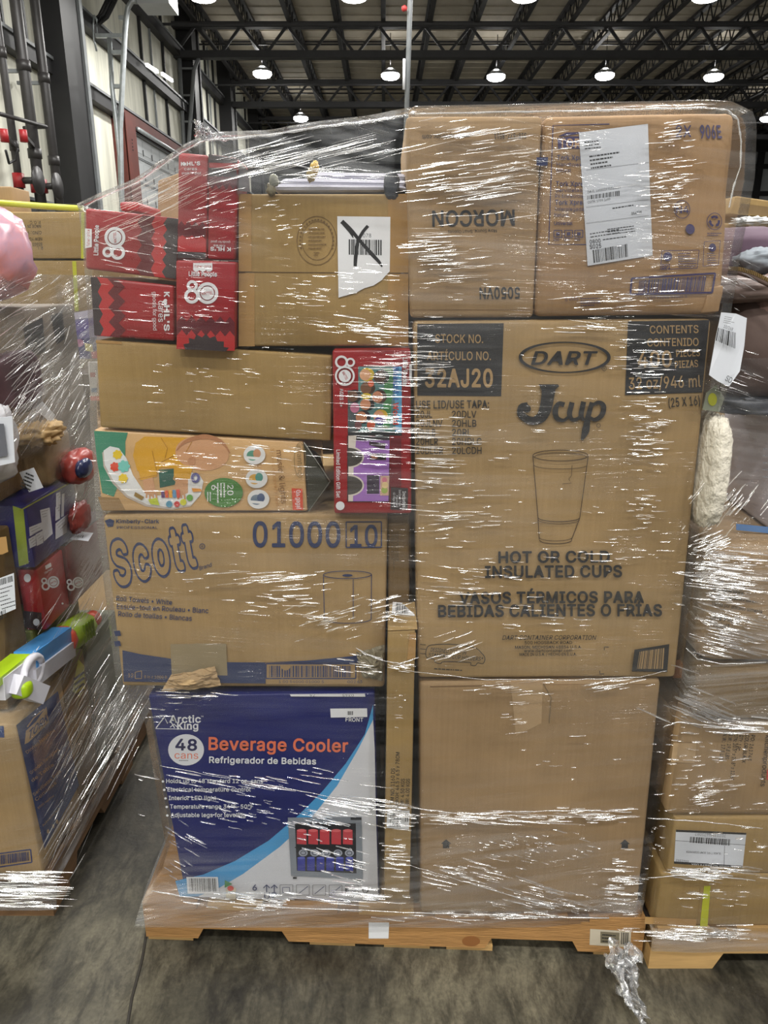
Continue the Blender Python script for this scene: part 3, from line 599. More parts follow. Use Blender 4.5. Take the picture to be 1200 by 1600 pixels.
# ---------------------------------------------------------------- the wrapped pallet in the middle
WOOD = mat('pallet_wood', (166, 124, 74), 0.7, var=0.16, vscale=7, stretch=(1, 3, 9), bump=0.002, bscale=30)
WOOD2 = mat('pallet_wood_pale', (188, 152, 98), 0.7, var=0.12, vscale=7, stretch=(1, 3, 9))
KRAFT = carton_mat('kraft_carton', (163, 137, 97))
KRAFT2 = carton_mat('kraft_carton_pinkish', (157, 131, 97))
KRAFT3 = carton_mat('kraft_carton_ochre', (156, 130, 84))
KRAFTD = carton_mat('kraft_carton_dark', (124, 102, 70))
BLK = ink(34, 34, 36); NAVY = ink(42, 52, 98); PURP = ink(58, 50, 92); WHT = ink(226, 228, 232, 0.4); GRY = ink(120, 122, 126); TAN = ink(162, 135, 95)
TAPE = mat('clear_brown_tape', (170, 134, 84), 0.22)
REDB = mat('red_carton', (152, 28, 36), 0.32, spec=0.5)
REDL = ink(178, 38, 42); CHAR = ink(58, 48, 52, 0.35); MAROON = ink(98, 28, 38, 0.35)

# pallet: stringers face the viewer, deck boards run away from him
def PF(x): return 1.375 - (x) * 0.04      # front line of the pallet
yaw = math.atan(-0.04)
root = thing('wooden_pallet', 'wooden stringer pallet with fork notches under the tall wrapped load', 'pallet', (0.005, 1.9, 0))
RZ = Matrix.Rotation(yaw, 3, 'Z')
def pl(x, y, z):                             # pallet coordinates: x across, y from the front edge
    v = RZ @ Vector((x, 0, 0)) + Vector((0, y, 0)); return Vector((0.005 + v.x, PF(0.0) + v.y, z))
def stringer(y):
    b = MB(); z0, z1 = 0.016, 0.104
    out = [(-0.582, z0), (-0.455, z0), (-0.44, z0 + 0.03), (-0.25, z0 + 0.03), (-0.235, z0), (0.235, z0), (0.25, z0 + 0.03), (0.44, z0 + 0.03), (0.455, z0), (0.605, z0), (0.605, z1), (-0.582, z1)]
    b.prism([pl(x, y, z) for x, z in out], Vector((0, 0.04, 0)), WOOD); return b
for y in (0.0, 0.48, 0.96): stringer(y).build('stringer', root)
for x in (-0.517, -0.36, -0.18, 0.0, 0.18, 0.36, 0.54):
    b = MB(); p = [pl(x - 0.065, 0.0, 0.105), pl(x + 0.065, 0.0, 0.105), pl(x + 0.065, 0.0, 0.119), pl(x - 0.065, 0.0, 0.119)]
    b.prism(p, Vector((0, 1.0, 0)), WOOD2 if x in (0.0, -0.36) else WOOD); b.build('deck_board', root)
for x in (-0.525, -0.13, 0.05, 0.2, 0.55):
    b = MB(); p = [pl(x - 0.055, 0.008, 0.0), pl(x + 0.055, 0.008, 0.0), pl(x + 0.055, 0.008, 0.015), pl(x - 0.055, 0.008, 0.015)]
    b.prism(p, Vector((0, 0.98, 0)), WOOD2); b.build('bottom_board', root)
A = Art(root, pl(0, 0, 0), RZ @ Vector((0, -1, 0)))
A.quad('sticker', WHT, [(576, 1441), (608, 1441), (607, 1466), (576, 1466)])
A.quad('wrapped_label', ink(196, 186, 166), [(922, 1451), (986, 1455), (985, 1480), (921, 1476)])
A.quad('wrapped_label', ink(120, 112, 92), [(938, 1455), (968, 1457), (967, 1475), (938, 1473)])
A.lines_of_text('wrapped_label', BLK, (941, 1459), (966, 1461), 3, 5, 2, 5)
A.bars('wrapped_label', BLK, [(970, 1456), (983, 1457), (982, 1476), (970, 1475)], 8, 3)
A.disc('knot', ink(104, 62, 34), 735, 1470, 9, 6); A.disc('knot', ink(140, 92, 50), 736, 1470, 14, 8)
A.done({'sticker': 'blank white sticker', 'wrapped_label': 'worn paper label'})

# --- beverage cooler carton
BLUE = mat('cooler_blue', (26, 34, 100), 0.34, var=0.05); LBLUE = ink(74, 158, 214, 0.34); CWHITE = ink(214, 216, 222, 0.36); ORNG = ink(222, 116, 84, 0.36)
d1 = None
r_, A = carton('cooler_carton', 'dark blue and white beverage cooler carton at the bottom on the pallet', 'carton', [(231, 1087), (586, 1082), (593, 1409), (290, 1403)], 1.40, 0.50, BLUE, disp=d1)
edge = [(583, 1100), (570, 1147), (540, 1193), (503, 1237), (467, 1273), (420, 1313), (367, 1345), (318, 1366), (274, 1376)]
inn = [(583, 1124), (560, 1170), (527, 1227), (487, 1277), (437, 1323), (380, 1365), (344, 1386), (310, 1400)]
def strip(a, part, m, P, Q):
    for i in range(len(P) - 1): a.poly(part, m, [P[i], P[i + 1], Q[min(i + 1, len(Q) - 1)], Q[min(i, len(Q) - 1)]][: 4 if i < len(Q) - 1 else 3])
rt = [(584.5, 1102), (585, 1147), (586, 1193), (587, 1237), (588, 1273), (589, 1313), (589.5, 1345), (590, 1366), (590.5, 1376)]
bt = [(583, 1124), (585.5, 1170), (586.5, 1227), (587.5, 1277), (589, 1323), (590, 1365), (590.5, 1386), (591, 1405)]
A.poly('light_blue_band', LBLUE, edge + [(281, 1401)] + inn[::-1])
strip(A, 'white_panel', CWHITE, inn, bt)
A.poly('white_panel', CWHITE, [(344, 1386), (591, 1386), (591, 1406), (310, 1401)])
A.line('logo', WHT, [(244, 1137), (257, 1120), (262, 1130), (266, 1125), (273, 1137)], 1.6); A.line('logo', WHT, [(266, 1136), (272, 1131), (280, 1138)], 1.4); A.line('logo', WHT, [(243, 1138), (300, 1139)], 1.0)
A.text('logo', WHT, 'Arctic', (265, 1128.5), (314, 1128.5), 11, 0.03); A.text('logo', WHT, 'King', (277, 1139), (310, 1139), 11, 0.03); A.text('logo', WHT, 'TM', (314, 1120), (318, 1120), 2.4)
A.disc('can_count_badge', CWHITE, 291, 1171, 28, 24.5); A.text('can_count_badge', ink(30, 32, 80), '48', (274, 1171), (308, 1172), 17, 0.035); A.text('can_count_badge', ORNG, 'cans', (273, 1184.5), (310, 1185), 11)
A.lines_of_text('can_count_badge', GRY, (280, 1187), (304, 1187), 1, 2, 1.3)
A.text('title_lettering', ORNG, 'Beverage Cooler', (326, 1170.5), (544, 1174), 19, 0.03); A.text('title_lettering', WHT, 'Refrigerador de Bebidas', (327, 1191), (494, 1193.5), 9.5, 0.03)
for k, (t, x0, x1) in enumerate((('Holds up to 48 standard 12 oz. cans', 260, 411), ('Electrical temperature control', 262, 392), ('Interior LED light', 264, 338), ('Temperature range 34\u00b0F-50\u00b0F', 266, 396), ('Adjustable legs for leveling', 267, 384))):
    y = 1222.5 + k * 13.2
    A.text('feature_list', WHT, t, (x0, y), (x1, y), 6.3, 0.018); A.disc('feature_list', WHT, x0 - 5, y - 2.5, 2, 1.8)
A.text('title_lettering', WHT, 'FRONT', (540, 1126), (567.5, 1126.5), 6, 0.02)
A.quad('sticker', WHT, [(516, 1106), (573.5, 1105.5), (574, 1119), (517, 1120)], 2); A.bars('sticker', BLK, [(543, 1110), (552, 1110), (552, 1116), (543, 1116)], 6)
A.quad('top_label', WHT, [(453, 1083.6), (570, 1082.6), (571, 1087.4), (455, 1087)], 4); A.text('top_label', BLK, '0345', (553, 1083.6), (535, 1083.6), 3.4); A.text('top_label', BLK, '74', (493, 1084), (484, 1084), 3.4)
FG = ink(132, 140, 150, 0.35); FD = ink(26, 28, 36, 0.3)
A.quad('fridge_picture', FG, [(450, 1276), (565, 1275), (567, 1373), (455, 1367)], 4); A.quad('fridge_picture', FD, [(461, 1284), (556, 1285), (557, 1363), (464, 1359)], 4)
for k in range(5):
    x = 464 + k * 18; A.quad('fridge_picture', ink(206, 62, 74, 0.4), [(x, 1295), (x + 15, 1295), (x + 15, 1318), (x, 1317)], 1); A.disc('fridge_picture', ink(230, 110, 116), x + 7.5, 1296, 7, 2.4)
    A.disc('fridge_picture', ink(156, 162, 176), x + 10, 1331, 7, 5.5); A.ring('fridge_picture', FD, x + 10, 1331, 4, 3, 1)
for k in range(6):
    x = 465 + k * 15; A.quad('fridge_picture', ink(44, 52, 150, 0.4), [(x, 1338), (x + 12, 1338), (x + 12, 1359), (x, 1358)], 1); A.disc('fridge_picture', ink(90, 100, 190), x + 6, 1338.5, 6, 1.8)
A.line('fridge_picture', FD, [(461, 1322), (556, 1323)], 1.5); A.poly('fridge_picture', FD, [(548, 1275), (565, 1275), (565, 1279), (548, 1279)]); A.poly('fridge_picture', FD, [(558, 1373), (564, 1373), (564, 1376), (558, 1376)]); A.poly('fridge_picture', FD, [(458, 1368), (464, 1368), (464, 1371), (458, 1371)])
A.quad('barcode', WHT, [(292, 1368), (341, 1368), (343, 1394), (294, 1394)], 2); A.bars('barcode', BLK, [(296, 1370), (339, 1370), (340, 1391), (297, 1391)], 24, 4)
A.text('handling_marks', NAVY, '6', (395, 1389), (402, 1389), 9, 0.02); A.text('handling_marks', NAVY, 'UP', (413, 1402), (433, 1402), 10, 0.02)
for x in (417, 429):
    A.line('handling_marks', NAVY, [(x, 1392), (x, 1380)], 1.6); A.line('handling_marks', NAVY, [(x - 5, 1385), (x, 1380), (x + 5, 1385)], 1.6)
for k in range(5):
    x = 438 + k * 25.5; A.frame('handling_marks', GRY, [(x, 1380), (x + 20, 1380), (x + 20, 1396), (x, 1396)], 0.9)
    if k in (1, 2, 3): A.line('handling_marks', NAVY, [(x + 3, 1394), (x + 18, 1382)], 1)
    else: A.frame('handling_marks', NAVY, [(x + 4, 1384), (x + 15, 1384), (x + 15, 1392), (x + 4, 1392)], 0.9)
A.line('handling_marks', BLK, [(541, 1384), (541, 1393)], 2); A.ring('handling_marks', BLK, 571, 1388, 4, 4, 1.4)
A.poly('torn_sticker', ink(214, 204, 180), [(354, 1385), (369, 1384), (369, 1402), (354, 1402)]); A.poly('torn_sticker', ink(58, 132, 72), [(352, 1372), (364, 1378), (352, 1384)]); A.disc('torn_sticker', ink(206, 60, 50), 361, 1385, 5, 4)
A.done({'torn_sticker': 'small green, red and cream sticker'})

# --- roll towel carton
SB = ink(52, 62, 98, 0.5)
d2 = wob(0.003, 4, 9)
r_, A = carton('roll_towel_carton', 'brown carton of roll towels with large outlined blue lettering', 'carton', [(160, 806), (606, 802), (601, 1075), (191, 1073)], 1.40, 0.55, KRAFT, disp=d2, r=0.008)
A.text('logo', SB, 'Scott', (181, 914), (313, 880), 64, 0.085, 0.16, space=1.14); A.text('logo', mat('kraft_print_gap', (164, 138, 98), 0.62, spec=0.3), 'Scott', (181, 914), (313, 880), 64, 0.032, 0.16, space=1.14, outer=0.085)
A.text('logo', SB, 'Brand', (312, 891), (332, 884.5), 6, 0.01, 0.2); A.ring('logo', SB, 316, 853.5, 4, 4, 1); A.text('logo', SB, 'R', (314.6, 855.6), (317.6, 855.6), 4)
A.poly('maker_mark', SB, [(164, 813), (172, 810), (179, 813), (177, 822), (169, 823)]); A.text('maker_mark', SB, 'Kimberly-Clark', (182, 817), (249, 817), 6, 0.02); A.text('maker_mark', SB, 'PROFESSIONAL', (183, 825.5), (247, 826), 4)
A.text('item_number', SB, '01000', (395, 853.5), (532, 853.5), 38, 0.022); A.text('item_number', SB, '10', (547, 853.5), (590, 853.5), 33, 0.02); A.frame('item_number', SB, [(541, 815), (596, 815), (596, 854.5), (541, 854.5)], 1.8)
for t, a, e in (('Roll Towels \u2022 White', (182, 938), (269, 944.5)), ('Essuie-tout en Rouleau \u2022 Blanc', (183, 950.6), (326, 957)), ('Rollo de toallas \u2022 Blancas', (185, 962), (300, 969))): A.text('product_lettering', SB, t, a, e, 7.6, 0.012)
A.ring('roll_drawing', SB, 543, 897, 37.5, 6, 1.1); A.disc('roll_drawing', SB, 543, 898, 8, 2)
A.line('roll_drawing', SB, [(505.5, 897), (507, 966)], 1.1); A.line('roll_drawing', SB, [(580.5, 897), (580, 966)], 1.1); A.line('roll_drawing', SB, [(552, 904), (552, 966)], 1); A.ring('roll_drawing', SB, 543.5, 966, 36.5, 6.5, 1.1, 0, 180)
cv = [(192, 1015), (220, 1021), (268, 1028), (330, 1033), (415, 1034), (480, 1031), (550, 1024), (598, 1015)]
for i in range(len(cv) - 1):
    m = SB
    bot = lambda x: 1064 + (x - 192) * 0.013
    A.poly('blue_band', SB, [cv[i], cv[i + 1], (cv[i + 1][0], bot(cv[i + 1][0]) if cv[i + 1][0] <= 415 else 1034.5), (max(cv[i][0], 194), bot(cv[i][0]) if cv[i][0] < 415 else 1034.5)])
A.quad('barcode', TAN, [(416, 1036), (560, 1036), (560, 1068), (416, 1068)], 2); A.frame('barcode', SB, [(416, 1036), (556, 1036), (556, 1059), (416, 1059)], 2); A.bars('barcode', SB, [(421, 1039), (550, 1039), (550, 1057), (421, 1057)], 44, 8); A.text('barcode', SB, '1 00 54000 01000 5', (436, 1066), (506, 1066), 4); A.text('barcode', SB, '00263', (543, 1066), (566, 1066), 4)
A.text('contents_lettering', TAN, '12', (201, 1057), (209, 1057), 6); A.frame('contents_lettering', TAN, [(212, 1049), (222, 1047), (222, 1059), (212, 1059)], 1); A.text('contents_lettering', TAN, '8 in x 1000 ft', (226, 1058.5), (262, 1059), 4.6)
for y in (984, 1000): A.poly('edge_marks', SB, [(179, y + 1), (188, y), (190, y + 8), (181, y + 9)])
A.done()
TP = mat('grey_paper_tape', (150, 136, 108), 0.6, var=0.08)
b = MB(); AA = Art(r_, (0, 1.40, 0), (0, -1, 0), d2, 0.003)
AA.quad('paper_tape', TP, [(267, 1005), (354, 1004), (356, 1054), (269, 1052)], 6); AA.quad('paper_tape', TP, [(306, 1004), (330, 1004), (330, 1028), (308, 1028)], 3)
AA.done({'paper_tape': 'strip of grey paper tape'})
def crumple(name, root, px, Y, m, amp=0.012, depth=0.02, seed=1, n=14):
    """creased sheet hung over a pixel outline (tl,tr,br,bl)"""
    b = MB(); vs = []; fs = []
    for j in range(n + 1):
        for i in range(n + 1):
            a, c = i / n, j / n
            x = (px[0][0] * (1 - a) + px[1][0] * a) * (1 - c) + (px[3][0] * (1 - a) + px[2][0] * a) * c
            y = (px[0][1] * (1 - a) + px[1][1] * a) * (1 - c) + (px[3][1] * (1 - a) + px[2][1] * a) * c
            p = PY(x, y, Y)
            k = abs(noise.noise(Vector((a * 3 + seed, c * 3, seed)))) * amp + abs(noise.noise(Vector((a * 7, c * 7 + seed, seed * 2)))) * amp * 0.5
            vs.append(p + Vector((0, -0.002 - k - depth * math.sin(math.pi * a) * math.sin(math.pi * c), 0)))
    for j in range(n):
        for i in range(n):
            k = j * (n + 1) + i; fs.append((k, k + 1, k + n + 2, k + n + 1))
    b.add(vs, fs, m, False)
    o = b.build(name, root)
    sm = o.modifiers.new('t', 'SOLIDIFY'); sm.thickness = 0.0015; sm.offset = 1
    return o
crumple('torn_flap', r_, [(268, 1053), (336, 1040), (347, 1070), (252, 1080)], 1.393, mat('torn_kraft', (176, 148, 108), 0.7, var=0.12), 0.014, 0.012, 2)['label'] = 'torn crumpled kraft flap'
crumple('crushed_corner', r_, [(556, 1018), (601, 1006), (598, 1062), (566, 1056)], 1.392, mat('crushed_paper', (122, 114, 92), 0.6, var=0.12), 0.012, 0.008, 5)['label'] = 'crushed greyish corner'

# --- infant seat carton: pale front with a printed picture, dark clear end flap
INF = mat('infant_carton', (206, 168, 118), 0.34, var=0.05, vscale=3, stretch=(1, 1, 8))
d3 = None
r_, A = carton('activity_seat_carton', 'picture carton of an infant activity seat with a green left end', 'carton', [(146, 671), (474, 690), (481, 799), (159, 799)], 1.405, 0.40, INF, disp=d3)
GRN = ink(64, 138, 110, 0.36); YEL = ink(214, 162, 52, 0.36); SKIN = ink(206, 158, 120, 0.4); TRAY = ink(226, 228, 230, 0.36)
A.poly('picture', GRN, [(147, 673), (200, 676), (196, 690), (196, 720), (186, 755), (178, 776), (160, 770), (152, 720)])
A.poly('picture', ink(150, 120, 80), [(153, 776), (186, 778), (196, 797), (160, 797)])
A.poly('picture', YEL, [(226, 682), (300, 684), (330, 702), (316, 727), (290, 733), (252, 730), (243, 738), (215, 736), (208, 712), (212, 692)])
A.poly('picture', YEL, [(212, 700), (236, 698), (246, 742), (220, 748)]); A.poly('picture', YEL, [(272, 722), (300, 728), (296, 746), (270, 742)])
A.line('picture', ink(150, 104, 30), [(252, 722), (264, 716), (276, 710)], 1.2)
A.poly('picture', ink(48, 96, 84), [(248, 734), (276, 732), (270, 748), (278, 756), (250, 762)])
A.disc('picture', SKIN, 316, 708, 42, 27, 6)
tray = [(162, 704), (172, 697), (186, 700), (198, 716), (208, 742), (224, 766), (246, 774), (268, 772), (280, 760), (284, 742), (300, 738), (312, 742), (318, 752), (314, 772), (300, 788), (270, 793), (230, 788), (200, 774), (178, 752), (164, 726)]
A.poly('picture', ink(190, 180, 172), [(x - 2, y + 3) for x, y in tray]); A.poly('picture', TRAY, tray)
A.poly('picture', SKIN, [(222, 744), (238, 742), (244, 768), (238, 776), (226, 770)]); A.poly('picture', SKIN, [(276, 744), (294, 744), (294, 770), (282, 775), (272, 764)])
for hx, hy in ((238, 772), (282, 772)):
    for k in range(4): A.line('picture', SKIN, [(hx - 8 + k * 4.5, hy - 4), (hx - 9 + k * 5.5, hy + 6 + (k % 2) * 2)], 3)
A.poly('picture', YEL, [(210, 702), (238, 700), (246, 744), (220, 750)]); A.poly('picture', YEL, [(272, 724), (302, 728), (297, 748), (272, 746)])
for p_ in ([(252, 684), (262, 700), (258, 716)], [(300, 690), (290, 708)], [(238, 704), (246, 740)], [(216, 748), (246, 742)]): A.line('picture', ink(178, 128, 36), p_, 1)
A.curve('picture', ink(176, 124, 88), [(276, 704), (290, 690), (320, 682), (346, 690), (360, 708)], [1, 5, 8, 5, 1]); A.disc('picture', ink(190, 140, 104), 300, 720, 6, 7)
def flower(x, y, c, r=7):
    for k in range(7): A.disc('picture', c, x + r * 0.72 * math.cos(k * 0.9), y + r * 0.72 * math.sin(k * 0.9), r * 0.36)
    A.disc('picture', c, x, y, r * 0.7)
flower(184, 710, ink(232, 200, 44)); flower(180, 729, ink(222, 84, 62)); flower(194, 728, ink(120, 200, 190), 9); flower(193, 747, ink(232, 200, 44))
for k, cc in enumerate(((98, 66, 120), (220, 96, 60), (232, 170, 60), (100, 150, 190), (214, 84, 70))): A.quad('picture', ink(*cc), [(252 + k * 6, 766 - k * 0.4), (257 + k * 6, 766 - k * 0.4), (258 + k * 6, 777), (253 + k * 6, 777)], 1)
A.poly('picture', ink(190, 204, 60), [(232, 780), (246, 777), (250, 789), (236, 787)]); A.poly('picture', ink(150, 120, 60), [(212, 768), (226, 776), (222, 781), (210, 774)])
A.disc('picture', ink(86, 150, 180), 265, 787, 5); A.disc('picture', ink(200, 60, 60), 277, 787, 4.5); A.disc('picture', ink(206, 206, 60), 287, 784, 5); A.disc('picture', ink(110, 170, 80), 297, 777, 5)
A.ring('picture', ink(96, 96, 150), 306, 746, 5, 6, 4); A.poly('picture', ink(222, 150, 60), [(300, 762), (314, 763), (316, 767), (302, 768)])
A.disc('green_badge', ink(72, 128, 60, 0.38), 350, 769, 30, 23)
A.text('green_badge', WHT, '20', (356, 757), (356, 773), 9, 0.01); A.text('green_badge', WHT, '6', (331, 757), (331, 765), 9, 0.01)
A.lines_of_text('green_badge', WHT, (352, 754), (352, 788), 3, 5, 2, 4); A.lines_of_text('green_badge', WHT, (330, 768), (330, 784), 2, 4, 1.6, 6)
for y, c1, c2 in ((710, (86, 150, 130), (200, 150, 116)), (747, (214, 166, 70), (80, 150, 140)), (779, (110, 130, 150), (70, 90, 130))):
    x = 398 + (y - 710) * 0.09
    A.disc('inset_pictures', TRAY, x, y, 17, 15); A.disc('inset_pictures', ink(*c1), x - 3, y + 1, 9, 8); A.disc('inset_pictures', ink(*c2), x + 4, y - 2, 6, 7); A.poly('inset_pictures', TRAY, [(x - 12, y + 2), (x + 11, y + 4), (x + 9, y + 8), (x - 11, y + 6)])
A.text('title_lettering', ink(120, 84, 50), 'music & lights', (432, 703), (440, 786), 9, 0.0); A.text('title_lettering', ink(190, 140, 80), '3-in-1 discovery seat', (423, 700), (432, 790), 5)
A.text('title_lettering', ink(132, 112, 70), 'infantino', (464, 694), (466, 742), 8); A.line('title_lettering', ink(132, 112, 70), A.ell(469, 718, 9, 27, n=24), 0.9, True)
A.poly('logo', ink(208, 76, 50, 0.38), [(456, 762), (473, 763), (474, 796), (458, 796)]); A.text('logo', WHT, 'Go gaga!', (463, 765), (464, 794), 7, 0.01)
A.done()
b = MB()
p = [PY(475, 691, 1.404), PY(482, 799, 1.404), PY(514, 756, 1.50), PY(500, 712, 1.50)]
b.add(p, [(0, 1, 2, 3)], mat('smoked_plastic', (62, 62, 54), 0.25)); b.add([p[0] + Vector((.001, 0, 0)), PY(515, 757, 1.405), p[1]], [(0, 1, 2)], mat('smoked_plastic', (62, 62, 54), 0.25))
b.tube([p[0], PY(516, 752, 1.40), p[1]], 0.0012, mat('plastic_edge', (150, 152, 146), 0.2), 6)
o = b.build('end_flap', r_); o['label'] = 'dark folded plastic end flap'

# --- long plain carton
r_, A = carton('long_carton', 'long plain unprinted brown carton above the picture carton', 'carton', [(149, 531), (519, 556), (517, 690), (156, 668)], 1.40, 0.45, KRAFT3, disp=wob(0.0015, 5, 12))
A.quad('tape', TAPE, [(150, 531), (190, 534), (191, 538), (150, 536)], 1); A.done()

# --- red gift cartons
def rings80(A, part, cx, cy, s, rot, bg):
    """8 and 0 rings with a round badge in the 0"""
    R = math.radians(rot)
    def q(x, y): return (cx + s * (x * math.cos(R) - y * math.sin(R)), cy + s * (x * math.sin(R) + y * math.cos(R)))
    for (x, y, r, w) in ((-0.50, -0.40, 0.22, 0.15), (-0.52, 0.16, 0.32, 0.17), (0.32, 0.0, 0.50, 0.17)):
        c = q(x, y); A.ring(part, WHT, c[0], c[1], r * s, r * s, w * s)
    c = q(0.32, 0); A.disc(part, WHT, c[0], c[1], 0.36 * s); a, e = q(0.02, 0.10), q(0.62, 0.06)
    A.text(part, bg, 'MATTEL', a, e, 0.15 * s, 0.02)
def spikes(A, part, m, base, tip, n, d, side):
    """zigzag edge: base line from base[0] to base[1], closed to tip line"""
    (x0, y0), (x1, y1) = base; pts = [tip[0]]
    for i in range(n):
        t = (i + 0.5) / n; pts.append((x0 + (x1 - x0) * i / n, y0 + (y1 - y0) * i / n)); pts.append((x0 + (x1 - x0) * t + side[0] * d, y0 + (y1 - y0) * t + side[1] * d))
    pts += [(x1, y1), tip[1]]
    for i in range(1, len(pts) - 2):
        u0 = (i - 1) / (len(pts) - 3); u1 = i / (len(pts) - 3)
        b0 = (tip[0][0] + (tip[1][0] - tip[0][0]) * u0, tip[0][1] + (tip[1][1] - tip[0][1]) * u0); b1 = (tip[0][0] + (tip[1][0] - tip[0][0]) * u1, tip[0][1] + (tip[1][1] - tip[0][1]) * u1)
        A.poly(part, m, [pts[i], pts[i + 1], b1, b0])
GROUP = None
# A: lying on its side, top left
r_, A = carton('gift_carton', 'red gift carton lying on its side at the top left corner, logo turned sideways', 'carton', [(133, 325), (279, 341), (275, 437), (133, 420)], 1.40, 0.30, REDB)
spikes(A, 'burst_pattern', MAROON, ((223, 336), (221, 430)), ((250, 339), (249, 433)), 4, 8, (-1, 0)); spikes(A, 'burst_pattern', REDL, ((243, 338), (242, 432)), ((272, 341), (270, 436)), 4, 6, (-1, 0)); spikes(A, 'burst_pattern', CHAR, ((262, 340), (259, 434)), ((279, 342), (275, 436)), 5, 6, (-1, 0))
rings80(A, 'logo', 180, 380, 28, -90, REDL)
A.poly('logo', WHT, [(133.5, 357), (144, 358), (144, 386), (133.5, 388)]); A.text('logo', REDL, 'fisher-price', (141, 385), (141, 359), 5); A.text('logo', WHT, 'Little People', (154, 399), (155, 352), 7, 0.03)
A.done()
# B: below it
r_, A = carton('gift_carton', 'red gift carton lying under the sideways one, white charity lettering reading downward', 'carton', [(141, 432), (272, 446), (272, 533), (148, 524)], 1.40, 0.30, REDB)
spikes(A, 'burst_pattern', MAROON, ((184, 437), (186, 527)), ((160, 434), (164, 525)), 4, 11, (1, 0)); spikes(A, 'burst_pattern', REDL, ((168, 435), (171, 526)), ((150, 433), (154, 525)), 4, 10, (1, 0)); spikes(A, 'burst_pattern', CHAR, ((152, 433), (157, 525)), ((142, 433), (148, 524)), 4, 6, (1, 0))
A.text('lettering', WHT, 'K', (257, 456), (257, 464), 8, 0.04); A.text('lettering', WHT, "HL'S", (257, 477), (257, 517), 8, 0.04); A.disc('lettering', WHT, 259, 469.5, 2.6); A.disc('lettering', WHT, 259, 473.4, 2.6); A.poly('lettering', WHT, [(258.3, 467.2), (258.3, 475.8), (253.6, 471.5)])
A.text('lettering', WHT, 'cares', (248, 470), (248, 503), 9); A.text('lettering', WHT, 'goods for good', (239, 456), (240, 516), 6)
A.line('flap_line', MAROON, [(150, 524), (203, 528)], 0.8); A.ring('flap_line', MAROON, 207, 528, 4, 3, 1, 180, 360); A.line('flap_line', MAROON, [(211, 528.5), (272, 532)], 0.8)
A.done()
# D: two slim boxes standing on C
r_, A = carton('gift_carton', 'tall slim red carton, left one of the upright pair under the torn wrap', 'carton', [(278, 238), (325, 242), (323, 405), (277, 404)], 1.385, 0.10, REDB)
A.text('lettering', WHT, "K HL'S", (283, 259), (313, 258), 5.5, 0.04); A.disc('lettering', WHT, 289, 256.4, 2.2); A.text('lettering', WHT, 'cares', (288, 266), (308, 266), 4.5); A.text('lettering', WHT, 'goods for good', (284, 272), (314, 272), 3.4)
spikes(A, 'burst_pattern', MAROON, ((278, 352), (322, 354)), ((278, 368), (322, 370)), 4, 7, (0, -1)); spikes(A, 'burst_pattern', REDL, ((278, 374), (322, 375)), ((278, 393), (322, 394)), 3, 7, (0, -1)); A.quad('burst_pattern', CHAR, [(278, 393), (322, 395), (322, 404), (278, 403)], 1)
A.done()
r_, A = carton('gift_carton', 'tall slim red carton printed upside down, right one of the upright pair', 'carton', [(325.5, 240), (372, 247), (366, 406), (323.5, 405)], 1.385, 0.10, REDB)
A.quad('burst_pattern', CHAR, [(326, 241), (371.5, 248), (371, 255), (325.8, 254)], 1); spikes(A, 'burst_pattern', CHAR, ((326, 274), (370, 276)), ((326, 262), (370, 264)), 4, -6, (0, -1)); spikes(A, 'burst_pattern', MAROON, ((326, 288), (370, 288)), ((326, 276), (370, 277)), 4, 8, (0, 1))
A.text('lettering', WHT, "K HL'S", (361, 387), (329, 386), 5.5, 0.04); A.text('lettering', WHT, 'cares', (352, 383), (334, 382), 4); A.text('lettering', WHT, 'goods for good', (360, 377), (330, 376), 3.4)
A.disc('thumb_notch', MAROON, 324.5, 322, 3, 4); A.done()
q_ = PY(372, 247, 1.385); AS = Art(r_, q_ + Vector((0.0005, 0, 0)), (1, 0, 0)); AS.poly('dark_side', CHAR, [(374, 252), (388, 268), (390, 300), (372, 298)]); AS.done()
# C: upright with logo
r_, A = carton('gift_carton', 'upright red gift carton with a level white anniversary logo, beside the stamped carton', 'carton', [(274, 406), (369, 409), (366, 547), (275, 541)], 1.38, 0.28, REDB)
A.poly('logo', WHT, [(302, 411), (332, 411), (332, 422), (302, 422)])
for x in (307, 317, 327): A.disc('logo', WHT, x, 421, 5, 3)
A.text('logo', REDL, 'fisher-price', (304, 418), (330, 418), 4); A.text('logo', WHT, 'Little People', (295, 431), (339, 432), 7, 0.03)
rings80(A, 'logo', 315, 458, 29, 0, REDL)
spikes(A, 'burst_pattern', MAROON, ((277, 502), (367, 504)), ((276, 524), (367, 526)), 6, 9, (0, -1)); spikes(A, 'burst_pattern', REDL, ((277, 524), (367, 526)), ((276, 545), (367, 548)), 6, 9, (0, -1))
arc = [(290, 546), (296, 536), (304, 530), (316, 527), (328, 528), (340, 533), (350, 542), (353, 549)]
for i in range(len(arc) - 1):
    mx, my = (arc[i][0] + arc[i + 1][0]) / 2, (arc[i][1] + arc[i + 1][1]) / 2; dx, dy = mx - 321, my - 556
    A.poly('burst_pattern', CHAR, [arc[i], (mx + dx * 0.22, my + dy * 0.22), arc[i + 1], (321, 547)])
A.done()
# small sliver of a red carton behind A's top
crate('gift_carton', 'red carton lying flat on the sideways one, only its edge showing under the wrap', 'carton', -0.49, -0.455, 1.47, 1.62, 1.657, 1.673, REDB)
r_, A = carton('tall_carton', 'brown carton standing behind the red gift cartons, seen through the wrap', 'carton', [(246, 282), (300, 262), (300, 508), (246, 508)], 1.75, 0.15, KRAFT2)

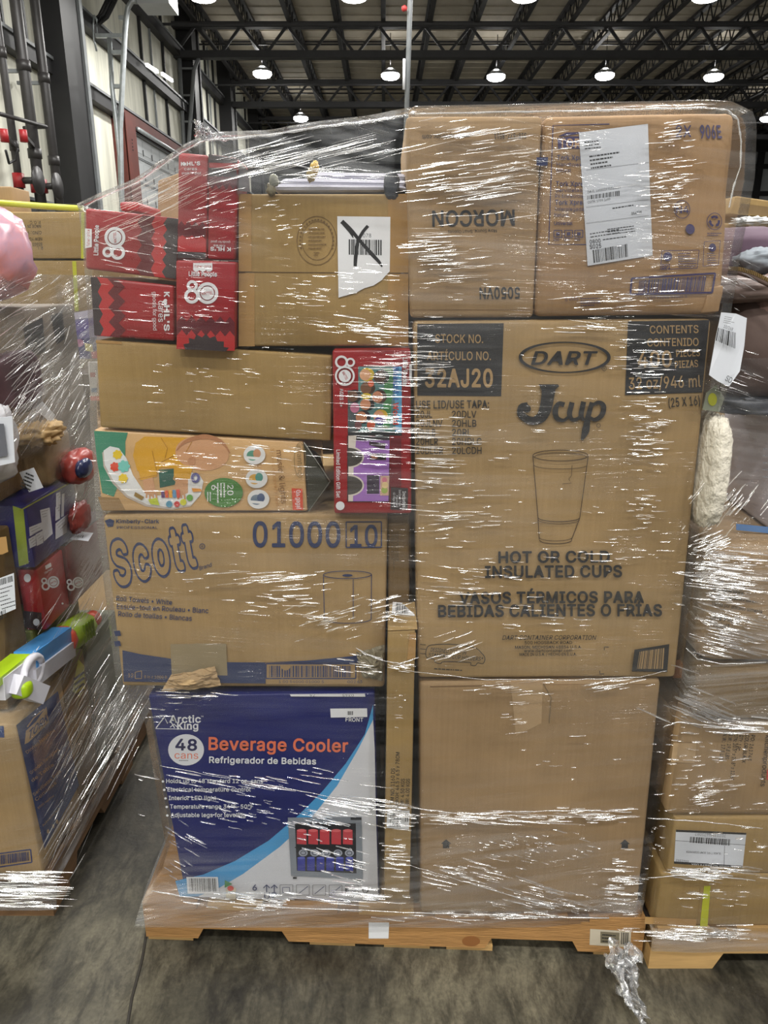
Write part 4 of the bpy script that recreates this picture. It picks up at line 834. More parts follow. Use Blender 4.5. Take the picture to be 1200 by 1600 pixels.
# --- stamped carton with crossed-out label
d4 = None
r_, A = carton('stamped_carton', 'brown carton with a round stamp and a torn white label crossed out in black', 'carton', [(381, 303), (626, 303), (627, 541), (381, 541)], 1.40, 0.45, KRAFT3, disp=d4)
A.line('flap_seam', ink(92, 72, 46), [(373, 425), (638, 427)], 1.2)
for q in ([(373, 303), (393, 303), (393, 424), (373, 424)], [(606, 303), (638, 303), (638, 426), (606, 426)], [(373, 427), (398, 427), (398, 541), (373, 541)], [(606, 428), (638, 428), (638, 541), (606, 541)]): A.quad('tape', mat('old_tape', (166, 132, 84), 0.3), q, 3)
ST = ink(112, 88, 56)
A.ring('round_stamp', ST, 495, 376, 31, 38, 1); A.ring('round_stamp', ST, 496, 376, 24, 30, 0.8)
for k in range(22):
    a = math.radians(160 + k * 10.5); A.poly('round_stamp', ST, [(495 + 26 * math.cos(a) + dx, 376 + 33 * math.sin(a) + dy) for dx, dy in ((-1.2, -1.2), (1.2, -1.2), (1.2, 1.4), (-1.2, 1.4))])
A.lines_of_text('round_stamp', ST, (482, 357), (512, 357), 6, 6, 1.6, 5); A.lines_of_text('round_stamp', ST, (490, 394), (502, 394), 2, 4, 1.4, 9)
lab = [(527, 338), (610, 339), (609, 424), (603, 430), (596, 438), (584, 446), (570, 450), (562, 454), (556, 458), (550, 459), (529, 465)]
for i in range(1, len(lab) - 1): A.poly('torn_label', WHT, [lab[0], lab[i], lab[i + 1]])
A.bars('torn_label', BLK, [(545, 374), (597, 375), (597, 399), (545, 398)], 22, 12); A.text('torn_label', GRY, '078', (567, 371), (580, 371), 6)
A.curve('torn_label', BLK, [(534, 346), (548, 359), (563, 377), (580, 396), (592, 409), (597, 417)], [7, 6, 5, 6, 5, 2]); A.curve('torn_label', BLK, [(575, 353), (566, 364), (559, 379), (556, 400), (555, 416)], [5, 5, 5, 6, 5]); A.line('torn_label', BLK, [(536, 349), (548, 362), (552, 372)], [5, 6, 1])
A.done({'torn_label': 'torn white label with a black hand-drawn cross'})

# --- folded pale bedding on the stamped carton
BED = mat('pale_bedding', (172, 172, 184), 0.85, var=0.06, vscale=4, bump=0.003, bscale=12)
root = thing('folded_bedding', 'pale grey folded bedding lying on the stamped carton', 'bedding', (0.02, 1.52, PY(500, 303, 1.42).z))
zb = PY(500, 303, 1.40).z
for k, (q, nm) in enumerate((([(427, 287), (634, 290), (636, 303), (428, 301)], 'lower_fold'), ([(440, 278), (634, 281), (634, 291), (436, 288)], 'middle_fold'), ([(486, 268), (634, 271), (634, 281), (486, 279)], 'upper_fold'))):
    F = [PY(*q[i], 1.41 + k * 0.03) for i in (3, 2, 1, 0)]
    if k == 0:
        for i in (0, 1): F[i] = Vector((F[i].x, F[i].y, zb + 0.008))
    B_ = [p + Vector((0, 0.25, 0)) for p in F]
    hexa(F + B_, BED, 0.007, 0.02, wob(0.006, 14, k * 3)).build(nm, root)
for px, py, c, lab in ((492, 262, (198, 160, 52), 'yellow'), (486, 274, (160, 140, 80), 'brown'), (428, 282, (130, 132, 112), 'grey-green'), (424, 296, (120, 112, 84), 'dull brown')):
    o = blob(PY(px, py, 1.395), (0.008, 0.008, 0.010), mat('clip_%d' % c[0], c, 0.3), 2.2, 0.5, 3, px, 14, 9).build('tie', root); o['label'] = lab + ' knotted tie'
o = blob(PY(612, 290, 1.40), (0.014, 0.006, 0.022), mat('strap_dark', (58, 62, 70), 0.5), 3, 0.2, 3, 3, 16, 10).build('strap_end', root); o['label'] = 'dark strap end'

# --- boxed play set
d5 = None
r_, A = carton('play_set_carton', 'red window carton of a toy play set, lilac toy below a picture, turned sideways', 'carton', [(519, 547), (642, 545), (643, 803), (522, 803)], 1.37, 0.22, REDB, disp=d5)
def z5(x, y): return (500 + x / 5.52, 530 + y / 5.52)
def Zp(*p): return [z5(*q) for q in p]
A.poly('window', ink(88, 132, 132), Zp((330, 235), (705, 235), (705, 800), (330, 800))); A.poly('window', ink(80, 88, 92), Zp((240, 440), (330, 440), (330, 800), (240, 800)))
A.poly('window', ink(72, 138, 84), Zp((560, 250), (640, 250), (600, 760), (540, 760))); A.poly('window', ink(96, 168, 214), Zp((640, 235), (705, 235), (705, 800), (650, 800))); A.poly('window', ink(44, 46, 50), Zp((240, 800), (705, 800), (705, 830), (240, 830)))
HEADS = [((398, 305), 62, (220, 168, 130), (216, 186, 60)), ((522, 325), 66, (88, 58, 44), (26, 24, 26)), ((405, 420), 62, (120, 84, 62), (70, 52, 40)), ((505, 495), 62, (196, 132, 100), (70, 44, 36)), ((290, 490), 60, (110, 76, 58), (34, 30, 34)), ((400, 560), 60, (204, 140, 104), (28, 26, 30)), ((365, 670), 62, (190, 130, 96), (46, 38, 46)), ((515, 660), 60, (216, 160, 124), (206, 170, 60))]
for (x, y), r0, sk, hr in HEADS:
    c = z5(x, y); A.disc('toy_picture', ink(*hr), c[0] + 1.6, c[1], r0 / 5.52, r0 / 5.9); A.disc('toy_picture', ink(*sk), c[0] - 1.6, c[1] + 0.4, r0 / 7.2, r0 / 7)
for (x, y, w, h, cc) in ((300, 590, 40, 44, (196, 120, 150)), (440, 380, 26, 30, (214, 96, 56)), (400, 490, 44, 26, (214, 186, 60)), (520, 700, 50, 34, (86, 72, 150)), (440, 740, 36, 40, (200, 90, 60)), (330, 740, 30, 40, (120, 80, 84))):
    c = z5(x, y); A.disc('toy_picture', ink(*cc), c[0], c[1], w / 5.52, h / 5.52)
A.text('title_lettering', ink(60, 110, 190), 'Beautiful', z5(632, 240), z5(632, 525), 8, 0.03); A.text('world_lettering', ink(200, 70, 60), 'World', z5(632, 545), z5(632, 735), 8, 0.04)
LIL = mat('lilac_plastic', (160, 112, 190), 0.35); CRM = ink(214, 206, 196, 0.4)
A.poly('play_set', ink(56, 52, 56), Zp((236, 830), (600, 830), (600, 1400), (236, 1400)))
A.quad('play_set', LIL, Zp((290, 870), (600, 870), (590, 1395), (285, 1395)), 3); A.poly('play_set', CRM, Zp((245, 830), (315, 830), (305, 935), (245, 935))); A.poly('play_set', CRM, Zp((245, 1085), (290, 1085), (290, 1180), (245, 1180))); A.poly('play_set', CRM, Zp((245, 1335), (285, 1335), (285, 1395), (245, 1395)))
for y in (1015, 1258):
    c = z5(245, y); A.poly('play_set', CRM, A.ell(c[0], c[1], 24.5, 17, -90, 90)); A.poly('play_set', ink(74, 70, 66), A.ell(c[0], c[1], 22, 14.5, -90, 90))
A.poly('play_set', ink(60, 44, 52), Zp((425, 880), (565, 895), (560, 950), (425, 910))); A.poly('play_set', ink(72, 56, 60), Zp((430, 985), (570, 985), (570, 1040), (430, 1040))); A.disc('play_set', ink(176, 118, 90), *z5(470, 1010), 5, 4); A.disc('play_set', ink(30, 28, 30), *z5(530, 1012), 5, 4.5)
A.frame('play_set', ink(180, 136, 206), Zp((400, 1165), (515, 1165), (515, 1335), (400, 1335)), 1.4); A.quad('play_set', ink(58, 48, 66), Zp((405, 1170), (512, 1170), (512, 1330), (405, 1330)), 1); A.quad('play_set', ink(206, 170, 150), Zp((522, 1175), (598, 1175), (592, 1345), (518, 1345)), 1); A.disc('play_set', ink(206, 120, 140), *z5(556, 1210), 4); A.disc('play_set', ink(160, 180, 90), *z5(556, 1300), 5); A.disc('play_set', ink(230, 204, 150), *z5(560, 1255), 5)
A.poly('play_set', ink(110, 24, 34), Zp((610, 850), (700, 850), (700, 1270), (600, 1270)))
A.poly('note_panel', CHAR, Zp((612, 1275), (758, 1280), (756, 1468), (608, 1465))); A.text('note_panel', WHT, 'Includes', z5(712, 1308), z5(712, 1448), 5, 0.02); A.text('note_panel', WHT, 'Ice Cream Truck,', z5(680, 1296), z5(680, 1440), 3.4); A.text('note_panel', WHT, 'Figures and', z5(655, 1345), z5(655, 1445), 3.4); A.text('note_panel', WHT, '40-Page Book!', z5(630, 1318), z5(630, 1445), 3.4)
for (x, y, r0, w) in ((186, 195, 8.4, 3.4), (263, 198, 5.6, 3), (215, 315, 14, 3)): A.ring('logo', WHT, *z5(x, y), r0, r0, w)
A.disc('logo', WHT, *z5(215, 315), 9.6); A.text('logo', REDL, 'MATTEL', z5(190, 285), z5(226, 352), 4, 0.02)
A.text('lettering', WHT, 'AGES 3+', z5(172, 425), z5(172, 580), 5.4, 0.02); A.text('lettering', WHT, 'Limited Edition Gift Set', z5(142, 950), z5(142, 1362), 6, 0.015); A.disc('logo', WHT, *z5(175, 1432), 6.8)
A.text('lettering', WHT, 'Little People', z5(715, 158), z5(715, 392), 7, 0.03); A.poly('logo', WHT, Zp((770, 215), (792, 215), (792, 350), (770, 350)))
A.done()
# --- carton behind, between the columns
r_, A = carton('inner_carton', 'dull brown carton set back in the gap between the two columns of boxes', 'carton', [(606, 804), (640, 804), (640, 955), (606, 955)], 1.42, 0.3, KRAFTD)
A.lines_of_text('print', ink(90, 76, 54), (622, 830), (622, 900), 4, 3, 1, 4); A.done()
# --- tall thin carton
d6 = wob(0.001, 5, 15)
r_, A = carton('slim_carton', 'tall slim brown carton standing upright between the columns, specification printed sideways', 'carton', [(606, 987), (649, 985), (640, 1407), (600, 1407)], 1.345, 0.465, KRAFT3, disp=d6, r=0.003)
for t, x, y0, y1 in (('ITEM NO: 1160 DS', 615.5, 1262, 1200), ('LXWXH: 46.5 x 6.5 x 78CM', 623, 1262, 1175), ('GW: 4.50 KGS', 631, 1260, 1216), ('NW: 4.00 KGS', 639, 1258, 1216)): A.text('specification', BLK, t, (x, y0), (x + 1.5, y1), 6, 0.005)
A.quad('barcode_label', WHT, [(605, 1264), (640, 1266), (639, 1295), (604, 1293)], 2); A.bars('barcode_label', BLK, [(610, 1268), (628, 1269), (627, 1292), (609, 1291)], 12, 5); A.lines_of_text('barcode_label', BLK, (638, 1270), (637, 1291), 2, 3, 1.6, 4)
A.quad('tape', TAPE, [(640, 988), (650, 988), (649, 1030), (636, 1030)], 2); A.done()
FP = [PY(606, 986, 1.348), PY(652, 984, 1.348), PY(648, 941, 1.40), PY(609, 945, 1.40)]
b = MB(); b.prism(FP, (0, -0.004, 0.003), KRAFT3); b.build('open_flap', r_)
A2_ = Art(r_, FP[0], (FP[1] - FP[0]).cross(FP[3] - FP[0]), None, 0.006)
A2_.quad('flap_label', WHT, [(614, 943), (648, 946), (648, 965), (612, 961)], 2); A2_.bars('flap_label', BLK, [(619, 945), (638, 947), (638, 962), (618, 960)], 12, 7); A2_.lines_of_text('flap_label', BLK, (646, 948), (646, 963), 2, 2.6, 1.5, 4); A2_.done()

crate('gap_blocker', 'brown filler box added behind the middle load to darken its gaps', 'carton', -0.50, 0.60, 2.02, 2.40, 0.121, 1.42, KRAFTD)  # filler added behind the front row so the gaps stay dark
# --- plain large carton, lower right
d7 = wob(0.002, 4, 31)
r_, A = carton('large_plain_carton', 'large plain brown carton with two small black arrows, bottom right on the pallet', 'carton', [(655, 1066), (1034, 1063), (996, 1428), (657, 1428)], 1.36, 0.60, KRAFT2, disp=d7, r=0.010)
for x, y in ((697, 1318), (976, 1318)): A.poly('arrow_mark', BLK, [(x - 5, y + 7), (x - 5, y), (x - 8, y), (x, y - 7), (x + 8, y), (x + 5, y), (x + 5, y + 7)])
A.line('flap_crease', ink(120, 92, 62), [(672, 1073), (760, 1071)], 1.4); A.line('flap_crease', ink(140, 110, 78), [(760, 1070), (1015, 1069)], 0.8); A.quad('tape', mat('film_tape', (176, 150, 116), 0.16), [(798, 1068), (848, 1068), (846, 1130), (806, 1150)], 4)
A.line('tape', ink(120, 104, 80), [(849, 1068), (861, 1090), (858, 1130)], 1.4)
A.done()

# --- cup carton
d8 = wob(0.003, 3.5, 41)
r_, A = carton('cup_carton', 'big brown carton of insulated cups with black print and a cup outline', 'carton', [(646, 501), (1113, 498), (1056, 1060), (653, 1060)], 1.36, 0.60, KRAFT, disp=d8, r=0.009)
DK = ink(46, 46, 48)
A.quad('stock_panel', DK, [(652, 506), (787, 505), (783, 619), (652, 618)], 6); TN2 = ink(166, 138, 98)
A.text('stock_panel', TN2, 'STOCK NO.', (680, 535.5), (755, 536), 13, 0.012); A.text('stock_panel', TN2, 'ART\u00cdCULO NO.', (667, 562.5), (767, 562.5), 13, 0.012); A.text('stock_panel', TN2, '32AJ20', (664, 604), (770, 604), 27, 0.034)
A.quad('contents_panel', DK, [(981, 502), (1108, 500), (1096, 613), (976, 617)], 6)
A.text('contents_panel', TN2, 'CONTENTS', (1015, 521), (1091, 520), 12, 0.012); A.text('contents_panel', TN2, 'CONTENIDO', (1011, 541), (1091, 540), 12, 0.012); A.text('contents_panel', TN2, '400', (996, 574), (1049, 573), 25, 0.02); A.text('contents_panel', TN2, 'PIECES', (1056, 557.5), (1093, 556), 11, 0.012); A.text('contents_panel', TN2, 'PIEZAS', (1054, 575), (1090, 573), 11, 0.012); A.text('contents_panel', TN2, '32 oz/946 ml', (982, 608), (1094, 604), 18, 0.014)
A.text('lid_list', DK, '(25 X 16)', (1044, 636), (1093, 632), 14, 0.012); A.text('lid_list', DK, 'USE LID/USE TAPA:', (650, 638), (764, 637), 12, 0.014)
for k, (a, x1, e, x2) in enumerate((('20JL', 675, '20DLV', 744), ('20JLNV', 691, '20HLB', 744), ('20JLB', 680, '20RL', 736), ('20HLR', 684, '20HDLC', 752), ('20DLCR', 692, '20LCDH', 752))):
    y = 652 + k * 14.1; A.text('lid_list', DK, a, (650, y), (x1, y), 10.5, 0.012); A.text('lid_list', DK, e, (706, y), (x2, y), 10.5, 0.012)
W = [2 + 3.2 * abs(math.cos(math.radians(i * 360 / 48))) ** 2 for i in range(48)]
A.line('logo', DK, A.ell(881.5, 558, 69, 23.5, n=48), W, True); A.text('logo', DK, 'DART', (829, 569), (933, 569), 20, 0.03, 0.25); A.ring('logo', DK, 943, 575.5, 3.4, 3.4, 0.8); A.text('logo', DK, 'R', (942, 577), (944.6, 577), 3)
A.poly('script_logo', DK, [(841, 600), (871, 600), (873, 603), (866, 609), (858, 609), (845, 609), (843, 604)]); A.curve('script_logo', DK, [(857, 602), (855, 620), (852, 636), (846, 650), (834, 657), (822, 654), (813, 646), (814, 635), (824, 631)], [22, 20, 19, 17, 13, 12, 11, 9, 6]); A.disc('script_logo', DK, 823, 638, 6)
A.curve('script_logo', DK, [(881, 632), (872, 630), (867, 640), (869, 652), (880, 656), (890, 648)], [8, 6, 9, 8, 5, 4])
A.curve('script_logo', DK, [(893, 628), (889, 646), (894, 655), (904, 652), (908, 642)], [8, 8, 6, 5, 4]); A.curve('script_logo', DK, [(911, 627), (907, 648), (912, 656)], [8, 8, 4])
A.curve('script_logo', DK, [(924, 628), (918, 650), (914, 672), (908, 687)], [7, 8, 12, 3]); A.curve('script_logo', DK, [(922, 634), (934, 628), (942, 634), (939, 648), (928, 655), (919, 650)], [4, 6, 8, 8, 6, 4]); A.ring('script_logo', DK, 934, 664, 3, 3, 0.7)
CL = ink(70, 54, 40)
A.ring('cup_drawing', CL, 875, 711, 43, 8.5, 1.2); A.ring('cup_drawing', CL, 875, 713, 40, 6.5, 0.9)
A.line('cup_drawing', CL, [(832, 712), (840, 808), (842, 842)], 1.2); A.line('cup_drawing', CL, [(918, 712), (905, 808), (892, 843)], 1.2)
A.ring('cup_drawing', CL, 875, 726, 41, 6, 0.9, 0, 180); A.ring('cup_drawing', CL, 872.5, 808, 32, 6, 1.2, 0, 180); A.ring('cup_drawing', CL, 872.5, 811, 32, 6, 0.8, 0, 180); A.ring('cup_drawing', CL, 867.5, 843, 25, 5.5, 1.2, 0, 180); A.ring('cup_drawing', CL, 867.5, 839, 25, 5, 0.8, 0, 180)
A.line('cup_drawing', CL, [(893, 726), (892, 742), (888, 748), (892, 754), (878, 755)], 0.8)
for t, x0, x1, y, h in (('HOT OR COLD', 778, 952, 878, 17), ('INSULATED CUPS', 757, 971, 901, 17.5), ('VASOS T\u00c9RMICOS PARA', 717, 1005, 941, 17), ('BEBIDAS CALIENTES O FR\u00cdAS', 684, 1033, 961.5, 17.5)): A.text('product_lettering', DK, t, (x0, y), (x1, y - 1), h, 0.039)
A.text('address_lettering', DK, 'DART CONTAINER CORPORATION', (784, 997.5), (931, 998), 6.8, 0.004, 0.25)
for t, x0, x1, y in (('500 HOGSBACK ROAD', 819, 893, 1004.5), ('MASON, MICHIGAN 48854 U.S.A.', 804, 908, 1011.5), ('www.dartcontainer.com', 818, 893, 1017), ('MADE IN U.S.A. / HECHO EN E.U.A.', 811, 900, 1022.5)): A.text('address_lettering', DK, t, (x0, y), (x1, y), 4.6, 0.012)
A.curve('car_drawing', DK, [(666, 1024), (666, 1012), (674, 1005), (708, 1004), (740, 1009), (752, 1018), (757, 1026), (754, 1034), (746, 1033), (742, 1037), (735, 1036), (732, 1032), (694, 1031), (688, 1034), (680, 1032), (677, 1027)], 1.1, True)
for y in (1004, 1011, 1018): A.line('car_drawing', DK, [(656, y), (665, y + 1)], 0.9)
A.text('car_drawing', DK, 'DESIGNED TO FIT IN', (672, 1015), (728, 1020), 6, 0.01, 0.2); A.text('car_drawing', DK, 'STANDARD CUP HOLDERS*', (669, 1023), (754, 1030), 6, 0.01, 0.2); A.lines_of_text('car_drawing', DK, (678, 1041), (744, 1045), 1, 2, 1.6, 3)
A.line('registration_marks', DK, [(943, 1014), (943, 1009), (950, 1009)], 1.2); A.line('registration_marks', DK, [(936, 1046), (936, 1051), (943, 1051)], 1.2); A.line('registration_marks', DK, [(1078, 936), (1080, 936)], 1)
A.quad('barcode', DK, [(990, 1013), (1044, 1004), (1041, 1048), (986, 1047)], 3); A.bars('barcode', TN2, [(998, 1016), (1037, 1010), (1035, 1043), (994, 1043)], 17, 6)
A.done()

# --- carton printed upside down
d9 = wob(0.003, 4, 51)
r_, A = carton('inverted_carton', 'brown carton stacked upside down on top, its black print inverted', 'carton', [(634, 181), (848, 181), (834, 496), (641, 497)], 1.36, 0.40, KRAFT2, disp=d9, r=0.008)
A.text('lettering', DK, 'MORCON', (804, 328), (675, 330), 24, 0.024); A.text('lettering', DK, 'More Source, Smart Options', (776, 358), (700, 360), 5); A.text('lettering', DK, '5050VN', (812, 449), (749, 450), 17, 0.03)
A.text('lettering', DK, 'www.morconinc.com', (734, 209), (660, 211), 7, 0.01); A.text('lettering', DK, '518-677-8511', (822, 208), (772, 209), 8, 0.01)
A.line('flap_seam', ink(120, 92, 62), [(640, 484), (836, 484)], 0.8); A.done()

# --- carton with shipping label and crushed corner
_w = wob(0.003, 4, 61)
def d10(p):
    k = max(0, min(1, (p.x - 0.43) / 0.17)) * max(0, min(1, (p.z - 1.60) / 0.08))
    return _w(p) + k * (-0.006 + 0.009 * noise.noise(Vector((p.x * 26, 3, p.z * 9))) + 0.004 * noise.noise(Vector((p.x * 60, 8, p.z * 30))))
KX = carton_mat('kraft_carton_warm', (157, 126, 90))
r_, A = carton('labelled_carton', 'brown carton with a big white shipping label and a crushed upper corner', 'carton', [(851, 181), (1152, 174), (1126, 491), (836, 495)], 1.355, 0.45, KX, disp=d10, r=0.012, step=0.014)
A.line('info_panel', PURP, [(952, 194), (864, 196), (857, 382), (930, 382)], 1.6)
A.poly('logo', PURP, [(872, 213), (885, 207), (912, 206), (940, 210), (940, 214), (905, 209), (880, 213)]); A.poly('logo', PURP, [(871, 216), (890, 213), (940, 214), (940, 234), (890, 232), (872, 233)]); A.text('logo', ink(182, 146, 110), 'TORK', (874, 231), (918, 231), 14, 0.02)
for t, x1, y, h, bd in (('Tork Xpressnap', 940, 250, 7.5, 0.02), ('Handtowel Multifold', 950, 260, 6, 0), ('Natural', 892, 269, 6, 0), ('Tork Xpressnap', 938, 291, 7.5, 0.02), ('Servilletas de mesa', 945, 300, 6, 0), ('Pli Entrecrois\u00e9', 915, 309, 6, 0), ('Tork Xpressnap', 936, 320, 7.5, 0.02), ('Interplegada Serv', 930, 329.5, 6, 0), ('Natural', 888, 339, 6, 0), ('Universal', 894, 351.5, 5.6, 0.02)): A.text('info_panel', PURP, t, (870 - (y - 250) * 0.045, y), (x1, y), h, bd)
for x in (865, 881.5, 897.5): A.frame('info_panel', PURP, [(x, 360), (x + 12.5, 360), (x + 12.5, 371), (x, 371)], 1.2); A.poly('info_panel', PURP, [(x + 3.5, 363), (x + 9, 363), (x + 9, 368), (x + 3.5, 368)]); A.lines_of_text('info_panel', PURP, (x - 1, 373), (x + 13, 373), 2, 2.4, 1, 3)
A.poly('edge_marks', NAVY, [(838, 246), (856, 246), (855, 259), (838, 259)])
A.text('print', PURP, '906E', (1094, 216), (1129, 215), 20, 0.03); A.text('print', PURP, '2X', (1056, 214), (1080, 214), 18, 0.012)
A.ring('print', PURP, 1066, 327, 12.5, 14, 1); A.text('print', PURP, 'N4', (1056, 333), (1077, 333), 11, 0.02); A.disc('print', PURP, 1078, 358, 7, 8)
A.ring('print', PURP, 1115.5, 346, 11.5, 13, 1)
for k in range(3):
    a = math.radians(-90 + k * 120)
    A.line('print', PURP, [(1115.5 + 7 * math.cos(a + t), 346 + 7.5 * math.sin(a + t)) for t in (-0.75, -0.2, 0.3)], 3.4); A.poly('print', PURP, [(1115.5 + r1 * math.cos(a + t), 346 + r1 * math.sin(a + t)) for r1, t in ((4, 0.3), (10.5, 0.3), (7.5, 0.85))])
A.lines_of_text('print', PURP, (1104, 364), (1127, 364), 2, 3, 1.4, 2); A.frame('print', PURP, [(1099, 378), (1124, 376), (1121, 414), (1097, 416)], 0.8); A.disc('print', PURP, 1112, 387, 5.5, 6.5); A.lines_of_text('print', PURP, (1103, 396), (1121, 395), 5, 3.6, 1.2, 8)
A.frame('print', PURP, [(1033, 392), (1091, 391), (1088, 419), (1031, 421)], 1); A.disc('print', PURP, 1042, 401, 7, 7); A.text('print', PURP, 'BPI', (1033, 420), (1046, 420), 7, 0.02); A.lines_of_text('print', PURP, (1058, 396), (1087, 395), 6, 4, 1.4, 3)
A.frame('barcode', PURP, [(986, 435), (1116, 427), (1111, 457), (984, 460)], 3); A.bars('barcode', PURP, [(998, 438), (1104, 431), (1100, 455), (996, 458)], 32, 15); A.text('barcode', PURP, '1 00 73286 02806 5', (1010, 468), (1072, 465), 4)
A.text('print', PURP, '@ essity', (882, 470), (903, 469), 4.6); A.lines_of_text('print', PURP, (906, 466), (940, 465), 4, 3.6, 1.2, 6)
LB = mat('label_paper', (206, 210, 218), 0.42)
AL_ = Art(r_, (0, 1.355, 0), (0, -1, 0), d10, 0.0022)
AL_.quad('shipping_label', LB, [(904, 207.5), (1011.5, 194), (1019, 399), (917.5, 415.5)], 14)
for (p0, p1, rows, st, h, sd) in (((912, 222), (950, 218), 3, 5, 2, 1), ((920, 244), (968, 237), 4, 6, 2.6, 2), ((956, 325), (1006, 317), 1, 4, 2, 3), ((921, 365), (990, 354), 2, 5, 1.6, 4), ((941, 374), (985, 368), 1, 4, 1.6, 5), ((948, 358), (994, 352), 3, 4, 1.4, 6)): AL_.lines_of_text('label_print', DK, p0, p1, rows, st, h, sd)
AL_.bars('label_print', DK, [(917, 306), (969, 298), (969, 306), (917, 312)], 20, 4); AL_.bars('label_print', DK, [(925, 391), (980, 381), (981, 401), (927, 411)], 22, 9)
AL_.text('label_print', DK, '0800', (921, 381), (938, 379), 6, 0.014); AL_.text('label_print', DK, 'S025', (921, 389), (939, 387), 6.4, 0.014); AL_.text('label_print', DK, '054739', (986, 336), (1002, 333.5), 4, 0.01); AL_.text('label_print', DK, 'DATE: 160503970310214', (918, 302), (969, 294), 3.6); AL_.text('label_print', DK, 'COTR: 1799 1n99', (918, 318), (953, 313), 3.6)
A.done()
for y in (264, 322, 347): AL_.line('label_print', GRY, [(915, y + 2), (1013, y - 10)], 0.5)
AL_.done()
b = MB(); F = [PY(1096, 490, 1.3525), PY(1124, 487, 1.3525), PY(1130, 446, 1.3525), PY(1108, 449, 1.3525)]
hexa(F + [p + Vector((0, 0.02, 0)) for p in F], KX, 0.003, 0.012, wob(0.006, 40, 2)).build('bent_corner', r_)
# ---------------------------------------------------------------- neighbouring pallets
# left pallet: its right side runs straight away from the viewer at x = -0.835
LX_ = -0.835
def pallet(name, label, x0, x1, y0, y1, m1, m2, across=False):
    root = thing(name, label, 'pallet', ((x0 + x1) / 2, (y0 + y1) / 2, 0))
    if across:               # stringers face the viewer
        for y in (y0, (y0 + y1) / 2, y1 - 0.04):
            b = MB(); out = [(x0, 0.0), (x0 + 0.15, 0.0), (x0 + 0.17, 0.045), (x0 + 0.36, 0.045), (x0 + 0.38, 0.0), (x1 - 0.38, 0.0), (x1 - 0.36, 0.045), (x1 - 0.17, 0.045), (x1 - 0.15, 0.0), (x1, 0.0), (x1, 0.104), (x0, 0.104)]
            b.prism([(x, y, z) for x, z in out], (0, 0.04, 0), m1); b.build('stringer', root)
        for i in range(7):
            x = x0 + 0.07 + (x1 - x0 - 0.14) * i / 6; b = MB(); b.box2((x - 0.06, y0, 0.105), (x + 0.06, y1, 0.12), m2); b.build('deck_board', root)
        return root
    for x in (x0 + 0.02, (x0 + x1) / 2, x1 - 0.02):
        b = MB(); out = [(y0, 0.016), (y0 + 0.15, 0.016), (y0 + 0.165, 0.05), (y0 + 0.34, 0.05), (y0 + 0.36, 0.016), (y1 - 0.36, 0.016), (y1 - 0.34, 0.05), (y1 - 0.165, 0.05), (y1 - 0.15, 0.016), (y1, 0.016), (y1, 0.104), (y0, 0.104)]
        b.prism([(x - 0.019, y, z) for y, z in out], (0.038, 0, 0), m1); b.build('stringer', root)
    n = 7
    for i in range(n):
        y = y0 + 0.06 + (y1 - y0 - 0.12) * i / (n - 1); b = MB(); b.box2((x0, y - 0.055, 0.105), (x1, y + 0.055, 0.12), m2); b.build('deck_board', root)
    for y in (y0 + 0.05, (y0 + y1) / 2, y1 - 0.05):
        b = MB(); b.box2((x0, y - 0.05, 0), (x1, y + 0.05, 0.015), m2); b.build('bottom_board', root)
    return root
DWOOD = mat('dark_pallet_wood', (112, 84, 56), 0.75, var=0.2, vscale=8, stretch=(3, 1, 9))
pallet('wooden_pallet', 'dark wooden pallet under the load with the blue napkin carton', -1.95, LX_, 1.475, 2.60, DWOOD, DWOOD)
BLUEL = mat('napkin_blue', (34, 58, 112), 0.32, var=0.05)
# napkin carton with the blue side
r_, AF, AR, AL0 = crate('napkin_carton', 'brown carton with a dark blue printed side, lowest at the front of the neighbouring load', 'carton', -1.35, -0.848, 1.478, 1.72, 0.125, 0.555, KRAFT, r=0.008)
AR.quad('printed_side', BLUEL, [(25, 1133), (90, 1080), (123, 1227), (69, 1326)], 6)
CRB = ink(190, 160, 120)
AR.poly('logo', CRB, [(38, 1163), (40, 1142), (56, 1127), (72, 1104), (76, 1128), (60, 1145), (44, 1160)]); AR.text('logo', BLUEL, 'TORK', (43, 1157), (74, 1126), (2.5, -15), 0.02)
AR.line('logo', CRB, [(42, 1136), (52, 1122), (68, 1108)], 2)
for t, a, e, h in (('Dinner Napkins', (42, 1178), (86, 1142), 5), ('Grandes Serviettes', (48, 1210), (92, 1172), 5), ('de Table', (50, 1222), (84, 1196), 5), ('Servilletas Para', (53, 1244), (95, 1206), 5), ('Comidas', (56, 1252), (88, 1224), 5), ('2000 napkins', (59, 1264), (84, 1244), 3), ('Advanced', (66, 1292), (92, 1264), 3)): AR.text('lettering', CRB, t, a, e, h, 0.008)
for x, y in ((74, 1299), (82, 1291), (88, 1284)): AR.disc('lettering', CRB, x, y, 2, 3.4)
AF.frame('barcode', NAVY, [(-12, 1335), (48, 1327), (50, 1347), (-12, 1356)], 2); AF.bars('barcode', NAVY, [(-10, 1337), (46, 1330), (47, 1344), (-10, 1352)], 28, 3)
AR.done(); AF.quad('top_band', BLUEL, [(-20, 1134), (6, 1134), (7, 1152), (-20, 1152)], 2); AF.done()
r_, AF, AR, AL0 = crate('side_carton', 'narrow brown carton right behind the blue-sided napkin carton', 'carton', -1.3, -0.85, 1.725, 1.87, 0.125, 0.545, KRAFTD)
AR.poly('hazard_tape', ink(190, 186, 60), [(122, 1030), (131, 1040), (133, 1075), (124, 1090), (113, 1080), (116, 1060)])
for k in range(4): AR.line('hazard_tape', BLK, [(115 + k, 1062 + k * 8), (131, 1050 + k * 9)], 3.4)
AR.done({'hazard_tape': 'torn yellow and black striped tape'})
